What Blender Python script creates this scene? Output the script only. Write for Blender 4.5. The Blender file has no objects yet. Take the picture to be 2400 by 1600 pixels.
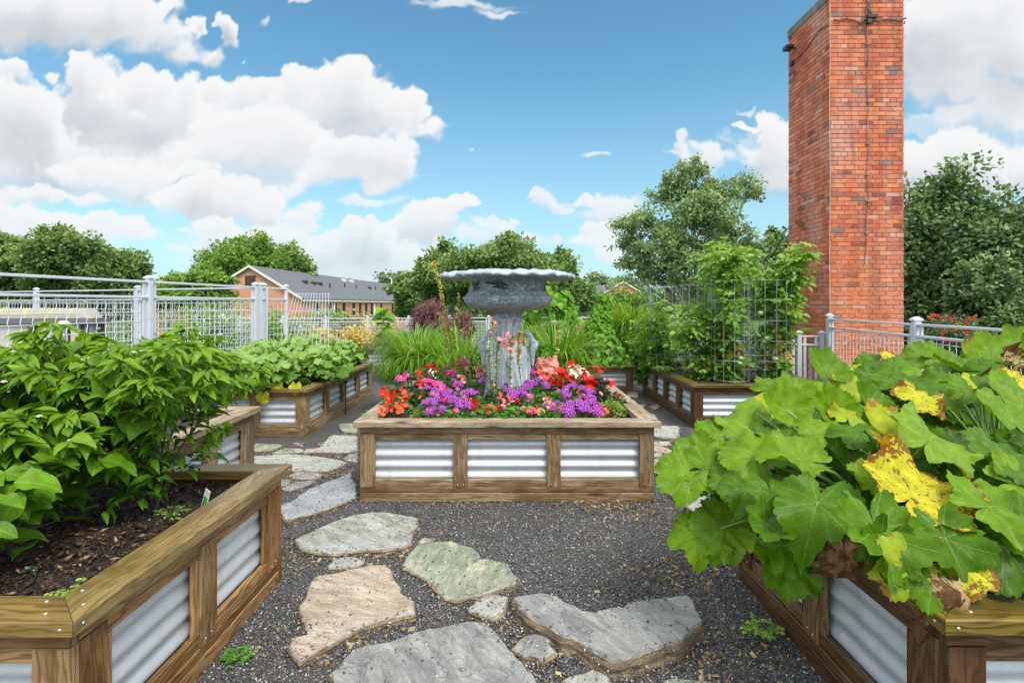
import bpy, bmesh, math, random
import numpy as np
from mathutils import Vector, Matrix
R = math.radians
scene = bpy.context.scene
# ------------------------------------------------------------------ camera
EYE = 1.6
FPX = 1275.5            # focal length in pixels of the 2400 px wide photograph
U0, V0 = 1200.0, 714.0  # principal column, horizon row
cam_d = bpy.data.cameras.new("camera")
cam = bpy.data.objects.new("camera", cam_d)
scene.collection.objects.link(cam)
cam.location = (0, 0, EYE)
cam.rotation_euler = (R(90), 0, 0)
cam_d.sensor_width = 36.0
cam_d.lens = 36.0 * FPX / 2400.0
cam_d.shift_y = -(800 - V0) / 2400.0
cam_d.clip_start = 0.05
cam_d.clip_end = 3000
scene.camera = cam
# ------------------------------------------------------------------ view
scene.view_settings.view_transform = 'Standard'
scene.view_settings.look = 'None'
scene.view_settings.exposure = 0.60
scene.view_settings.gamma = 1.0
# ------------------------------------------------------------------ sun
SUN_EL, SUN_AZ = R(56), R(150)      # azimuth from +Y towards +X: behind the camera, right
sd = bpy.data.lights.new("sun", 'SUN')
sd.energy = 2.2
sd.angle = R(20)
sd.color = (1.0, 0.95, 0.87)
sun = bpy.data.objects.new("sun", sd)
scene.collection.objects.link(sun)
sv = Vector((math.sin(SUN_AZ) * math.cos(SUN_EL), math.cos(SUN_AZ) * math.cos(SUN_EL), math.sin(SUN_EL)))
sun.rotation_euler = sv.to_track_quat('Z', 'Y').to_euler()
# ------------------------------------------------------------------ node helper
class NT:
    def __init__(self, tree):
        self.t = tree; self.n = tree.nodes; self.l = tree.links
    def link(self, a, b):
        self.l.new(a, b)
    def put(self, sock, v):
        if isinstance(v, bpy.types.NodeSocket): self.l.new(v, sock)
        elif v is not None: sock.default_value = v
    def node(self, typ, **kw):
        nd = self.n.new(typ)
        for k, v in kw.items(): setattr(nd, k, v)
        return nd
    def math(self, op, a, b=None, c=None, clamp=False):
        nd = self.n.new('ShaderNodeMath'); nd.operation = op; nd.use_clamp = clamp
        self.put(nd.inputs[0], a); self.put(nd.inputs[1], b); self.put(nd.inputs[2], c)
        return nd.outputs[0]
    def vmath(self, op, a, b=None):
        nd = self.n.new('ShaderNodeVectorMath'); nd.operation = op
        self.put(nd.inputs[0], a); self.put(nd.inputs[1], b)
        return nd.outputs['Value'] if op in ('LENGTH', 'DOT_PRODUCT', 'DISTANCE') else nd.outputs[0]
    def scale(self, v, s):
        nd = self.n.new('ShaderNodeVectorMath'); nd.operation = 'SCALE'
        self.put(nd.inputs[0], v); self.put(nd.inputs['Scale'], s); return nd.outputs[0]
    def noise(self, vec, scale=5, detail=2, rough=.5, lac=2.0, dim='3D', out='Fac', dist=0.0):
        nd = self.n.new('ShaderNodeTexNoise'); nd.noise_dimensions = dim
        if vec is not None: self.l.new(vec, nd.inputs['Vector'])
        nd.inputs['Scale'].default_value = scale; nd.inputs['Detail'].default_value = detail
        nd.inputs['Roughness'].default_value = rough; nd.inputs['Lacunarity'].default_value = lac
        nd.inputs['Distortion'].default_value = dist
        return nd.outputs[out]
    def voro(self, vec, scale=5, feature='F1', out='Distance', dim='3D', rnd=1.0, smooth=.5):
        nd = self.n.new('ShaderNodeTexVoronoi'); nd.voronoi_dimensions = dim; nd.feature = feature
        if vec is not None: self.l.new(vec, nd.inputs['Vector'])
        nd.inputs['Scale'].default_value = scale; nd.inputs['Randomness'].default_value = rnd
        if feature == 'SMOOTH_F1': nd.inputs['Smoothness'].default_value = smooth
        return nd.outputs[out]
    def ramp(self, fac, stops, interp='LINEAR'):
        nd = self.n.new('ShaderNodeValToRGB'); cr = nd.color_ramp; cr.interpolation = interp
        while len(cr.elements) < len(stops): cr.elements.new(0.5)
        for e, (p, c) in zip(cr.elements, stops):
            e.position = p; e.color = (c, c, c, 1) if isinstance(c, (int, float)) else (*c, 1)
        self.put(nd.inputs[0], fac); return nd.outputs[0]
    def mix(self, fac, a, b, mode='MIX'):
        nd = self.n.new('ShaderNodeMix'); nd.data_type = 'RGBA'; nd.blend_type = mode; nd.clamp_factor = True
        self.put(nd.inputs[0], fac)
        for i, v in ((6, a), (7, b)):
            if isinstance(v, tuple) and len(v) == 3: v = (*v, 1)
            self.put(nd.inputs[i], v)
        return nd.outputs[2]
    def maprange(self, v, a, b, c=0.0, d=1.0, smooth=False):
        nd = self.n.new('ShaderNodeMapRange'); nd.clamp = True
        if smooth: nd.interpolation_type = 'SMOOTHSTEP'
        self.put(nd.inputs[0], v); self.put(nd.inputs[1], a); self.put(nd.inputs[2], b); self.put(nd.inputs[3], c); self.put(nd.inputs[4], d)
        return nd.outputs[0]
    def xyz(self, x, y, z=0.0):
        nd = self.n.new('ShaderNodeCombineXYZ'); self.put(nd.inputs[0], x); self.put(nd.inputs[1], y); self.put(nd.inputs[2], z); return nd.outputs[0]
    def sep(self, v):
        nd = self.n.new('ShaderNodeSeparateXYZ'); self.l.new(v, nd.inputs[0]); return nd.outputs
    def attr(self, name, out='Fac'):
        nd = self.n.new('ShaderNodeAttribute'); nd.attribute_name = name; return nd.outputs[out]
    def bump(self, h, strength=.5, dist=.01, normal=None):
        nd = self.n.new('ShaderNodeBump'); nd.inputs['Strength'].default_value = strength; nd.inputs['Distance'].default_value = dist
        self.l.new(h, nd.inputs['Height'])
        if normal is not None: self.l.new(normal, nd.inputs['Normal'])
        return nd.outputs[0]
CLOUDS = [  # (reach of self-shade, puffs): each puff is centre column, centre row, half width, half height, turned into sky directions
 (1.0, [(100,330,330,110),(350,340,200,90),(600,370,180,60),(100,430,330,36),(380,440,150,40),(60,570,250,60),(620,590,260,70),(880,620,220,50)], .72),
 (1.0, [(1810,330,90,60),(1850,420,110,70),(1640,380,60,26),(2300,300,120,60),(2200,300,80,40),(1440,540,70,70),(1200,570,90,30)], .45),
 (.9, [(1090,2,110,14),(1170,18,46,10)]), (.5, [(700,8,32,12),(590,40,14,8)]), (.4, [(490,140,22,26),(505,70,22,40),(440,60,20,30)]),
 (.4, [(1090,345,8,4)]), (.4, [(560,130,12,5)]), (.5, [(20,175,45,28),(130,185,30,14)]),
 (1.2, [(2300,40,150,110),(2200,80,110,120),(2390,110,80,130),(2230,190,110,80),(2340,230,110,85),(2240,265,75,38),(2170,200,60,50),(2400,280,60,60)]),
 (1.3, [(2140,375,60,40),(2230,350,80,42),(2270,400,110,60),(2330,420,70,40),(2390,400,50,45),(2150,430,90,70),(2200,460,90,60)]),
 (1.0, [(-260,40,120,60),(-150,80,140,80),(-40,60,120,80),(60,30,190,80),(170,60,150,72),(270,60,120,70),(350,100,90,50),(420,130,60,34),(300,20,90,40)]),
 (1.2, [(150,300,140,90),(215,160,34,34),(228,205,48,62),(255,250,70,66),(300,320,180,70),(210,360,200,45)]),
 (1.1, [(-330,330,110,60),(-200,310,120,80),(-30,270,90,90),(50,260,90,75),(95,300,80,75),(30,340,150,80),(130,350,80,50),(-40,340,120,80),(110,385,170,28)]),
 (1.0, [(510,208,40,28),(560,225,70,50),(615,200,42,30),(640,240,70,40),(545,260,110,42)]),
 (1.1, [(330,225,66,46),(380,250,80,52),(450,220,42,40),(430,280,110,60),(480,310,120,55),(380,340,120,52),(520,330,120,42)]),
 (1.35, [(690,185,42,36),(745,195,60,44),(800,195,58,44),(850,230,72,44),(905,240,58,36),(760,250,140,56),(880,285,110,44),(960,232,30,30),(970,270,34,30),(1015,305,45,22),(950,310,90,26),(700,290,110,50),(800,310,110,44)]),
 (1.1, [(560,300,90,40),(640,300,80,40),(690,330,100,40),(600,350,170,44),(470,365,140,36),(740,360,90,34)]),
 (1.0, [(800,345,70,32),(860,350,70,34),(905,370,60,40),(930,400,46,34),(840,385,110,38),(900,420,60,24),(760,400,80,20)]),
 (1.0, [(250,395,160,28),(420,400,90,20),(330,415,90,24)]),
 (.8, [(50,445,80,24),(110,450,60,20)]), (.8, [(200,450,52,18),(235,460,36,12)]),
 (.8, [(880,470,84,14),(840,472,50,10)]), (.6, [(680,425,44,16)]), (.4, [(522,400,16,6)]),
 (1.0, [(220,515,60,28),(280,530,62,32),(320,548,40,28),(200,550,130,28),(110,520,90,34),(20,510,80,40),(60,560,160,40)]),
 (.7, [(385,585,28,13)]), (.6, [(422,545,15,9)]),
 (1.1, [(400,455,60,34),(450,450,60,36),(520,440,56,30),(570,450,60,34),(620,460,48,36),(600,490,80,40),(480,490,120,40),(700,490,50,26),(725,520,44,24),(650,520,90,30)]),
 (.9, [(500,540,56,22),(560,560,80,30),(480,570,50,26),(640,550,100,34),(720,560,80,30)]),
 (1.1, [(1070,468,30,20),(1092,478,20,12),(1045,490,42,28),(1000,515,50,34),(960,545,60,36),(1020,545,60,40),(1050,570,40,36),(940,580,80,36)]),
 (1.0, [(850,520,26,18),(895,510,18,12),(880,545,60,34),(810,560,70,34),(760,590,110,34),(860,600,110,44),(960,610,110,40),(700,620,160,40),(600,610,110,34),(1040,605,70,30),(800,640,200,30)]),
 (.9, [(1175,508,26,12),(1150,528,34,20),(1135,555,38,20),(1190,552,60,18),(1220,565,40,12)]),
 (.7, [(1240,452,22,12),(1270,470,34,14),(1305,488,30,16),(1325,500,20,10)]), (.7, [(1378,364,34,11)]),
 (.9, [(1372,478,28,16),(1410,490,50,22),(1460,492,46,18),(1400,515,50,16)]), (.9, [(1400,552,44,26),(1440,570,40,28),(1390,585,50,20),(1470,590,50,20),(1440,600,60,20)]),
 (.5, [(1311,572,18,12)]), (.9, [(1625,340,20,16),(1600,358,26,14),(1580,372,24,10),(1665,375,36,20),(1640,385,30,14)]),
 (.5, [(1746,254,20,6)]), (1.1, [(1795,275,32,24),(1820,300,36,34),(1780,310,28,16),(1740,288,26,8),(1815,345,50,40),(1850,380,60,50),(1770,370,60,34),(1820,420,70,36)]),
]
def _vnoise(x, y, seed):
    rs = np.random.RandomState(seed); T = rs.rand(256, 256)
    xi = np.floor(x).astype(int); yi = np.floor(y).astype(int); fx = x - xi; fy = y - yi
    fx = fx * fx * (3 - 2 * fx); fy = fy * fy * (3 - 2 * fy)
    a = T[xi & 255, yi & 255]; b = T[(xi + 1) & 255, yi & 255]; c = T[xi & 255, (yi + 1) & 255]; d = T[(xi + 1) & 255, (yi + 1) & 255]
    return (a * (1 - fx) + b * fx) * (1 - fy) + (c * (1 - fx) + d * fx) * fy
def fbm2(x, y, octv=5, seed=1, gain=.5):
    s = 0; a = 1; t = 0
    for o in range(octv):
        s = s + a * _vnoise(x * 2 ** o + 17.3 * o, y * 2 ** o + 5.1 * o, seed + o); t += a; a *= gain
    return s / t
def worley2(x, y, seed):
    rs = np.random.RandomState(seed); J = rs.rand(128, 128, 2)
    xi = np.floor(x).astype(int); yi = np.floor(y).astype(int); best = np.full(x.shape, 9.0)
    for dx in (-1, 0, 1):
        for dy in (-1, 0, 1):
            cx = xi + dx; cy = yi + dy; j = J[cx & 127, cy & 127]
            best = np.minimum(best, (cx + j[..., 0] - x) ** 2 + (cy + j[..., 1] - y) ** 2)
    return np.sqrt(best)
def cloud_fields(nu=1590, nv=390, u0=-1.335, u1=1.335, v0=-0.01, v1=0.63):
    u, v = np.meshgrid(np.linspace(u0, u1, nu), np.linspace(v0, v1, nv))
    du = (u1 - u0) / (nu - 1); dv = (v1 - v0) / (nv - 1)
    wx0 = u + (fbm2(u * 9, v * 9, 5, 11) - .5) * .085 + (fbm2(u * 34, v * 34, 4, 21) - .5) * .030
    wy0 = v + (fbm2(u * 9 + 50, v * 9, 5, 31) - .5) * .065 + (fbm2(u * 34 + 50, v * 34, 4, 41) - .5) * .026
    A = np.zeros_like(u); S = np.zeros_like(u)
    soft = fbm2(u * 7, v * 10, 4, 71)
    bil = .30 * (.5 - worley2(wx0 * 15, wy0 * 17, 5)) + .19 * (.5 - worley2(wx0 * 33 + 3, wy0 * 36, 6)) + .10 * (.5 - worley2(wx0 * 75 + 3, wy0 * 78, 7))
    fb = fbm2(u * 26, v * 26, 6, 61, .6) - .5
    for reach, puffs, *op in CLOUDS:
        xs = [(p[0] - U0) / FPX for p in puffs]; rx = [p[2] / FPX for p in puffs]; ys = [(V0 - p[1]) / FPX for p in puffs]; ry = [p[3] / FPX for p in puffs]
        a0 = min(a - 1.6 * b for a, b in zip(xs, rx)) - .09; a1 = max(a + 1.6 * b for a, b in zip(xs, rx)) + .09
        b0 = min(a - 1.6 * b for a, b in zip(ys, ry)) - .07; b1 = max(a + 1.6 * b for a, b in zip(ys, ry)) + .07
        i0 = int(np.clip((a0 - u0) / du, 0, nu - 1)); i1 = int(np.clip((a1 - u0) / du, 1, nu)); j0 = int(np.clip((b0 - v0) / dv, 0, nv - 1)); j1 = int(np.clip((b1 - v0) / dv, 1, nv))
        sl = (slice(j0, j1), slice(i0, i1)); wx = wx0[sl]; wy = wy0[sl]
        D = np.full(wx.shape, -1.5); small = min(1.0, max(ry) / .028)
        for x_, y_, p_, q_ in zip(xs, ys, rx, ry):
            a = (wx - x_) / (p_ * 1.2); b = (wy - y_) / (q_ * 1.2)
            d = 1 - np.sqrt(a * a + b * b); kk = .16; h = np.clip(kk - np.abs(D - d), 0, None) / kk
            D = np.maximum(D, d) + h * h * kk * .25
        detail = bil[sl] * .8 + .52 * fb[sl]
        H = D + detail
        # crisp crown above, torn soft base below
        med = (min(ys) + max(ys)) / 2; lowf = np.clip((med + .02 - v[sl]) / .05, 0, 1)
        x0 = np.clip((H - .03) / (.26 + .40 * lowf + .25 * (1 - small)), 0, 1); alpha = x0 * x0 * (3 - 2 * x0)
        alpha = alpha * (op[0] if op else 1) * ((.62 + .38 * small) if max(ry) < .02 else 1)
        dens = np.clip(H, 0, .75) + .15 * alpha
        m, w = dens.shape; occ = np.zeros_like(dens); n = 18
        L = reach * .085
        for i in range(1, n + 1):
            st = L * i / n; r_ = int(round(st / dv)); c_ = int(round(.2 * st / du))
            if r_ >= m or c_ >= w: continue
            t = np.zeros_like(dens); t[:m - r_, :w - c_] = dens[r_:, c_:]; occ += t
        occ /= n
        f_ = detail + .45 * D; gx = np.gradient(f_, axis=1); gy = np.gradient(f_, axis=0)
        rel = np.clip(-(gy * .8 + gx * .4) * 5.0, -1, 1)
        o_ = np.clip(occ * 1.7 - .12, 0, None); sh = np.clip((1 - np.exp(-1.5 * o_)) * (.18 + 1.15 * soft[sl]) * (1 - .55 * np.clip((med - .03 - v[sl]) / .1, 0, 1)) - rel * .12 + (.12 if op else 0), 0, 1)
        S[sl] = S[sl] * (1 - alpha) + sh * alpha; A[sl] = A[sl] + alpha - A[sl] * alpha
    sel = A > 1e-4; 
    haze = np.clip(1 - v / .20, 0, 1)
    A = A * np.clip((1.32 - np.abs(u)) / .3, 0, 1)
    return u, v, A * (1 - .35 * haze), np.where(sel, S / np.maximum(A, .05), 0).clip(0, 1)
world = bpy.data.worlds.new("World"); scene.world = world; world.use_nodes = True
W = NT(world.node_tree)
for n_ in list(W.n): W.n.remove(n_)
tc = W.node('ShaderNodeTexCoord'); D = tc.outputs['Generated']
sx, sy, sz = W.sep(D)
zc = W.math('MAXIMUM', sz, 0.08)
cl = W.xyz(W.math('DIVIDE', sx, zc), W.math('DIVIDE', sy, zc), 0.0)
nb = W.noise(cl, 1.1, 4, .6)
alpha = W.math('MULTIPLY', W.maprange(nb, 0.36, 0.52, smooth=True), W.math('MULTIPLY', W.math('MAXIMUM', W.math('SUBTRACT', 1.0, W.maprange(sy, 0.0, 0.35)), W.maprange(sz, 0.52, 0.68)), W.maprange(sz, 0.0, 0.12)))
STR = 0.10
k = 1.0 / STR
sky = W.node('ShaderNodeTexSky', sky_type='NISHITA'); sky.sun_disc = False
sky.sun_elevation = SUN_EL; sky.sun_rotation = SUN_AZ; sky.air_density = 1.0; sky.dust_density = 0.4; sky.ozone_density = 2.0
skc = W.mix(1.0, sky.outputs[0], (0.80, 1.25, 1.18), 'MULTIPLY')
hz = W.math('POWER', W.math('SUBTRACT', 1.0, W.maprange(sz, 0.0, 0.42)), 1.6)
skc = W.mix(W.math('MULTIPLY', hz, 0.85), skc, (0.385*k, 0.495*k, 0.56*k))
col = W.mix(alpha, skc, (1.12*k, 1.13*k, 1.15*k))  # unseen clouds overhead and behind the camera, added bright to raise ambient light
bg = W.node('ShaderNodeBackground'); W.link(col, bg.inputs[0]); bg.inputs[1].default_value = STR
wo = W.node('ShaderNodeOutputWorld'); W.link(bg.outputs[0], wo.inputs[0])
world.cycles.sampling_method = 'MANUAL'; world.cycles.sample_map_resolution = 512

# ================================================================== helpers
rng = np.random.RandomState(7); random.seed(7)
def P(u, v, Y):
    return Vector(((u - U0) / FPX * Y, Y, EYE - (v - V0) / FPX * Y))
def GP(u, v, z=0.0):
    Y = (EYE - z) * FPX / (v - V0); return Vector(((u - U0) / FPX * Y, Y, z))
def link(o, parent=None):
    scene.collection.objects.link(o)
    if parent is not None: o.parent = parent
    return o
def tag(o, label=None, cat=None, group=None, kind=None):
    if label: o['label'] = label
    if cat: o['category'] = cat
    if group: o['group'] = group
    if kind: o['kind'] = kind
    return o
def empty(name, label, cat, loc=(0, 0, 0), group=None):
    o = bpy.data.objects.new(name, None); o.empty_display_size = .1; link(o); o.location = loc
    return tag(o, label, cat, group)
def copy_tree(o, parent=None):
    c = o.copy(); scene.collection.objects.link(c); c.parent = parent
    for ch in list(o.children): copy_tree(ch, c)
    return c
def arr_mesh(name, V, F, mat, parent=None, uv=None, var=None, smooth=True, loc=None):
    """V (n,3), F (m,k) uniform polygons; uv (n,2) and var (n,) per vertex; V in world space"""
    V = np.asarray(V, dtype=np.float32); F = np.asarray(F, dtype=np.int32)
    if parent is not None and loc is None: V = V - np.array(world_loc(parent), dtype=np.float32)
    me = bpy.data.meshes.new(name); me.vertices.add(len(V)); me.vertices.foreach_set('co', V.ravel())
    k_ = F.shape[1]; me.loops.add(F.size); me.loops.foreach_set('vertex_index', F.ravel())
    me.polygons.add(len(F)); me.polygons.foreach_set('loop_start', np.arange(0, F.size, k_, dtype=np.int32))
    try: me.polygons.foreach_set('loop_total', np.full(len(F), k_, dtype=np.int32))
    except Exception: pass
    if uv is not None:
        l = me.uv_layers.new(name='UVMap'); l.data.foreach_set('uv', np.asarray(uv, dtype=np.float32)[F.ravel()].ravel())
    if var is not None:
        a = me.attributes.new('var', 'FLOAT', 'POINT'); a.data.foreach_set('value', np.asarray(var, dtype=np.float32))
    me.update(calc_edges=True); me.validate()
    if smooth: me.polygons.foreach_set('use_smooth', np.ones(len(me.polygons), dtype=bool))
    o = bpy.data.objects.new(name, me); link(o, parent)
    for m_ in (mat if isinstance(mat, (list, tuple)) else [mat]): me.materials.append(m_)
    return o
def world_loc(o):
    v = Vector((0, 0, 0))
    while o is not None: v += o.location; o = o.parent
    return v
class MB:
    """collects boards, tubes, lathes... and links them as ONE mesh"""
    def __init__(s): s.v = []; s.f = []; s.uv = []; s.var = []; s.sm = []
    def add(s, verts, faces, uvs=None, var=0.5, smooth=False):
        b = len(s.v); s.v += [tuple(p) for p in verts]; s.var += [var] * len(verts)
        for i, f in enumerate(faces):
            s.f.append([b + j for j in f]); s.uv.append(uvs[i] if uvs else [(0, 0)] * len(f)); s.sm.append(smooth)
    def board(s, o, a, b, c, L, Wd, T, sk0=0.0, sk1=0.0, ch=.004, var=None):
        """box from corner o along unit axes a (length), b (width), c (thickness), ends skewed along b"""
        o, a, b, c = Vector(o), Vector(a), Vector(b), Vector(c)
        prof = [(ch, 0), (Wd - ch, 0), (Wd, ch), (Wd, T - ch), (Wd - ch, T), (ch, T), (0, T - ch), (0, ch)]
        ru, rv = random.random() * 20, random.random() * 20
        vs = []
        for t_, skw in ((0, sk0), (L, sk1)):
            for (pb, pc) in prof: vs.append(o + a * (t_ + skw * pb) + b * pb + c * pc)
        fs = []; uvs = []; per = 0
        for i in range(8):
            j = (i + 1) % 8; d = math.dist(prof[i], prof[j])
            fs.append([i, j, 8 + j, 8 + i]); uvs.append([(ru, rv + per), (ru, rv + per + d), (ru + L, rv + per + d), (ru + L, rv + per)]); per += d
        fs.append(list(range(7, -1, -1))); uvs.append([(ru + prof[i][0] * .15, rv + 3 + prof[i][1]) for i in range(7, -1, -1)])
        fs.append(list(range(8, 16))); uvs.append([(ru + prof[i][0] * .15, rv + 3 + prof[i][1]) for i in range(8)])
        if a.cross(b).dot(c) > 0: fs = [f[::-1] for f in fs]; uvs = [u_[::-1] for u_ in uvs]
        s.add(vs, fs, uvs, random.random() if var is None else var)
        return s
    def box(s, x0, x1, y0, y1, z0, z1, ch=.003, var=None):
        return s.board((x0, y0, z0), (1, 0, 0), (0, 1, 0), (0, 0, 1), x1 - x0, y1 - y0, z1 - z0, ch=ch, var=var)
    def tube(s, pts, r, n=6, var=.5, cap=True, smooth=True):
        pts = [Vector(p) for p in pts]; m = len(pts); rr = r if isinstance(r, (list, tuple)) else [r] * m
        t0 = (pts[1] - pts[0]).normalized(); up = Vector((0, 0, 1)) if abs(t0.z) < .9 else Vector((1, 0, 0)); x = t0.cross(up).normalized()
        vs = []; Ls = 0
        for i in range(m):
            t_ = (pts[min(i + 1, m - 1)] - pts[max(i - 1, 0)]).normalized()
            x = (x - t_ * x.dot(t_)); x = x.normalized() if x.length > 1e-6 else t_.orthogonal().normalized(); y = t_.cross(x)
            for j in range(n):
                an = 2 * math.pi * j / n; vs.append(pts[i] + (x * math.cos(an) + y * math.sin(an)) * rr[i])
        fs = []; uvs = []
        for i in range(m - 1):
            l2 = Ls + (pts[i + 1] - pts[i]).length
            for j in range(n):
                k_ = (j + 1) % n; fs.append([i * n + j, i * n + k_, (i + 1) * n + k_, (i + 1) * n + j])
                c = 2 * math.pi * max(rr[i], 1e-4) / n; uvs.append([(Ls, j * c), (Ls, (j + 1) * c), (l2, (j + 1) * c), (l2, j * c)])
            Ls = l2
        if cap: fs += [list(range(n))[::-1], [(m - 1) * n + j for j in range(n)]]; uvs += [[(0, 0)] * n, [(0, 0)] * n]
        s.add(vs, fs, uvs, var, smooth); return s
    def lathe(s, prof, cx=0, cy=0, n=48, var=.5, smooth=True, fn=None):
        vs = []; m = len(prof)
        for (r, z) in prof:
            for j in range(n):
                an = 2 * math.pi * j / n; rr, zz = (r, z) if fn is None else fn(r, z, an); vs.append((cx + rr * math.cos(an), cy + rr * math.sin(an), zz))
        fs = [[i * n + j, i * n + (j + 1) % n, (i + 1) * n + (j + 1) % n, (i + 1) * n + j] for i in range(m - 1) for j in range(n)]
        uvs = [[(j / n, i / m), ((j + 1) / n, i / m), ((j + 1) / n, (i + 1) / m), (j / n, (i + 1) / m)] for i in range(m - 1) for j in range(n)]
        s.add(vs, fs, uvs, var, smooth); return s
    def build(s, name, mat, parent=None, origin=None):
        off = Vector(origin) if origin is not None else (world_loc(parent) if parent is not None else Vector((0, 0, 0)))
        me = bpy.data.meshes.new(name); me.from_pydata([(v[0] - off.x, v[1] - off.y, v[2] - off.z) for v in s.v], [], s.f)
        l = me.uv_layers.new(name='UVMap'); l.data.foreach_set('uv', [c for f in s.uv for p in f for c in p])
        a = me.attributes.new('var', 'FLOAT', 'POINT'); a.data.foreach_set('value', s.var)
        me.polygons.foreach_set('use_smooth', s.sm); me.materials.append(mat); me.update()
        o = bpy.data.objects.new(name, me); link(o, parent)
        if origin is not None: o.location = off - (world_loc(parent) if parent is not None else Vector((0, 0, 0)))
        return o
# ------------------------------------------------------------------ materials
def mat(name):
    m = bpy.data.materials.new(name); m.use_nodes = True; t = NT(m.node_tree)
    for n_ in list(t.n): t.n.remove(n_)
    b = t.node('ShaderNodeBsdfPrincipled'); o = t.node('ShaderNodeOutputMaterial'); t.link(b.outputs[0], o.inputs[0])
    return m, t, b, o
def plain(name, col, rough=.6, metal=0.0, nscale=30, namt=.25, bump=.0, coat=0):
    m, t, b, o = mat(name); tc_ = t.node('ShaderNodeTexCoord').outputs['Object']
    n1 = t.noise(tc_, nscale, 4, .6); c2 = tuple(c * (1 - namt) for c in col); c3 = tuple(min(1, c * (1 + namt)) for c in col)
    t.link(t.ramp(n1, [(.3, c2), (.7, c3)]), b.inputs['Base Color']); b.inputs['Roughness'].default_value = rough; b.inputs['Metallic'].default_value = metal
    if bump: t.link(t.bump(n1, bump, .01), b.inputs['Normal'])
    return m
def wood(name, tones, wet=.55, dark=.35, green=0.0, gr=.5):
    m, t, b, o = mat(name)
    uv = t.node('ShaderNodeUVMap').outputs[0]; var = t.attr('var'); u, v, _ = t.sep(uv)
    warp = t.noise(t.xyz(t.math('MULTIPLY', u, 1.7), t.math('MULTIPLY', v, 9.0), 0.0), 1.0, 3, .6)
    kn = t.voro(t.xyz(t.math('MULTIPLY', u, 1.5), t.math('MULTIPLY', v, 7.0), 0.0), 1.0)
    knot = t.maprange(kn, .0, .16, 1.0, 0.0, smooth=True)
    ph = t.math('ADD', t.math('ADD', t.math('MULTIPLY', v, 190.0), t.math('MULTIPLY', warp, 40.0)), t.math('MULTIPLY', t.math('SUBTRACT', 1.0, t.maprange(kn, 0, .5)), 6.0))
    ring = t.math('ADD', t.math('MULTIPLY', t.math('SINE', ph), 0.5), .5)
    fine = t.noise(t.xyz(t.math('MULTIPLY', u, 8.0), t.math('MULTIPLY', v, 320.0), 0.0), 1.0, 3, .6)
    blot = t.noise(t.xyz(t.math('MULTIPLY', u, 3.0), t.math('MULTIPLY', v, 14.0), 3.0), 1.0, 4, .6)
    base = t.ramp(t.math('ADD', t.math('MULTIPLY', var, .75), t.math('MULTIPLY', blot, .3)), [(i / (len(tones) - 1), c) for i, c in enumerate(tones)])
    c1 = t.mix(t.math('MULTIPLY', t.maprange(ring, .5, .95), gr), base, t.mix(1.0, base, (.30, .24, .17), 'MULTIPLY'))
    c1 = t.mix(t.math('MULTIPLY', t.maprange(fine, .45, .75), .45), c1, t.mix(1.0, base, (.5, .42, .36), 'MULTIPLY'))
    c1 = t.mix(t.math('MULTIPLY', t.maprange(fine, .5, .25), .3), c1, t.mix(1.0, base, (1.5, 1.5, 1.5), 'MULTIPLY'))
    stain = t.maprange(t.noise(t.xyz(t.math('MULTIPLY', u, 2.2), t.math('MULTIPLY', v, 6.0), 9.0), 1.0, 5, .7), .46, .60, 0, dark)
    c1 = t.mix(stain, c1, t.mix(1.0, base, (.34, .27, .17), 'MULTIPLY'))
    if green: c1 = t.mix(t.maprange(t.noise(t.xyz(t.math('MULTIPLY', u, 1.6), t.math('MULTIPLY', v, 5.0), 5.0), 1.0, 4, .6), .42, .6, 0, green), c1, (.085, .085, .016))
    c1 = t.mix(knot, c1, (.035, .018, .009))
    t.link(c1, b.inputs['Base Color'])
    b.inputs['Roughness'].default_value = wet; b.inputs['Specular IOR Level'].default_value = .35
    hgt = t.math('ADD', t.math('MULTIPLY', ring, -.5), t.math('MULTIPLY', fine, -.6))
    t.link(t.bump(hgt, .35, .004), b.inputs['Normal'])
    return m
M = {}
M['rim'] = wood('rim_wood', [(.21, .13, .036), (.29, .185, .06), (.34, .235, .10), (.23, .15, .045)], .36, .6, .5, .6)
M['rim_olive'] = wood('olive_wood', [(.13, .088, .012), (.18, .12, .018), (.21, .145, .028)], .30, .7, .5, .8)
M['rim_pale'] = wood('pale_wood', [(.42, .33, .22), (.50, .40, .29), (.34, .255, .16)], .5, .55, .35)
M['post'] = wood('post_wood', [(.20, .125, .06), (.33, .22, .12), (.45, .33, .20), (.25, .16, .085), (.52, .42, .29)], .5, .8, .25, .65)
M['post_rich'] = wood('rich_post_wood', [(.17, .08, .026), (.32, .165, .062), (.44, .265, .12), (.22, .105, .034), (.52, .36, .19)], .42, .65, .12, .8)
M['post_dark'] = wood('dark_post_wood', [(.075, .036, .017), (.12, .062, .028), (.18, .105, .05), (.27, .18, .10)], .42, .6, .1, .8)
def metal_mat():
    m, t, b, o = mat('galvanised_steel'); tc_ = t.node('ShaderNodeTexCoord').outputs['Object']
    sp = t.sep(t.voro(tc_, 55, out='Color'))[0]; n1 = t.noise(tc_, 4, 4, .6)
    c = t.mix(t.math('MULTIPLY', n1, .6), (.70, .74, .78), (.46, .51, .56)); c = t.mix(.25, c, t.ramp(sp, [(0, .3), (1, .7)]), 'SOFT_LIGHT')
    t.link(c, b.inputs['Base Color']); c = t.mix(t.maprange(t.noise(t.vmath('MULTIPLY', tc_, (1, 1, .35)), 7, 5, .65), .52, .72, 0, .4), c, (.34, .33, .30)); t.link(c, b.inputs['Base Color']); b.inputs['Metallic'].default_value = .5; t.link(t.math('ADD', .42, t.math('MULTIPLY', n1, .25)), b.inputs['Roughness'])
    return m
M['metal'] = metal_mat()
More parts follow.
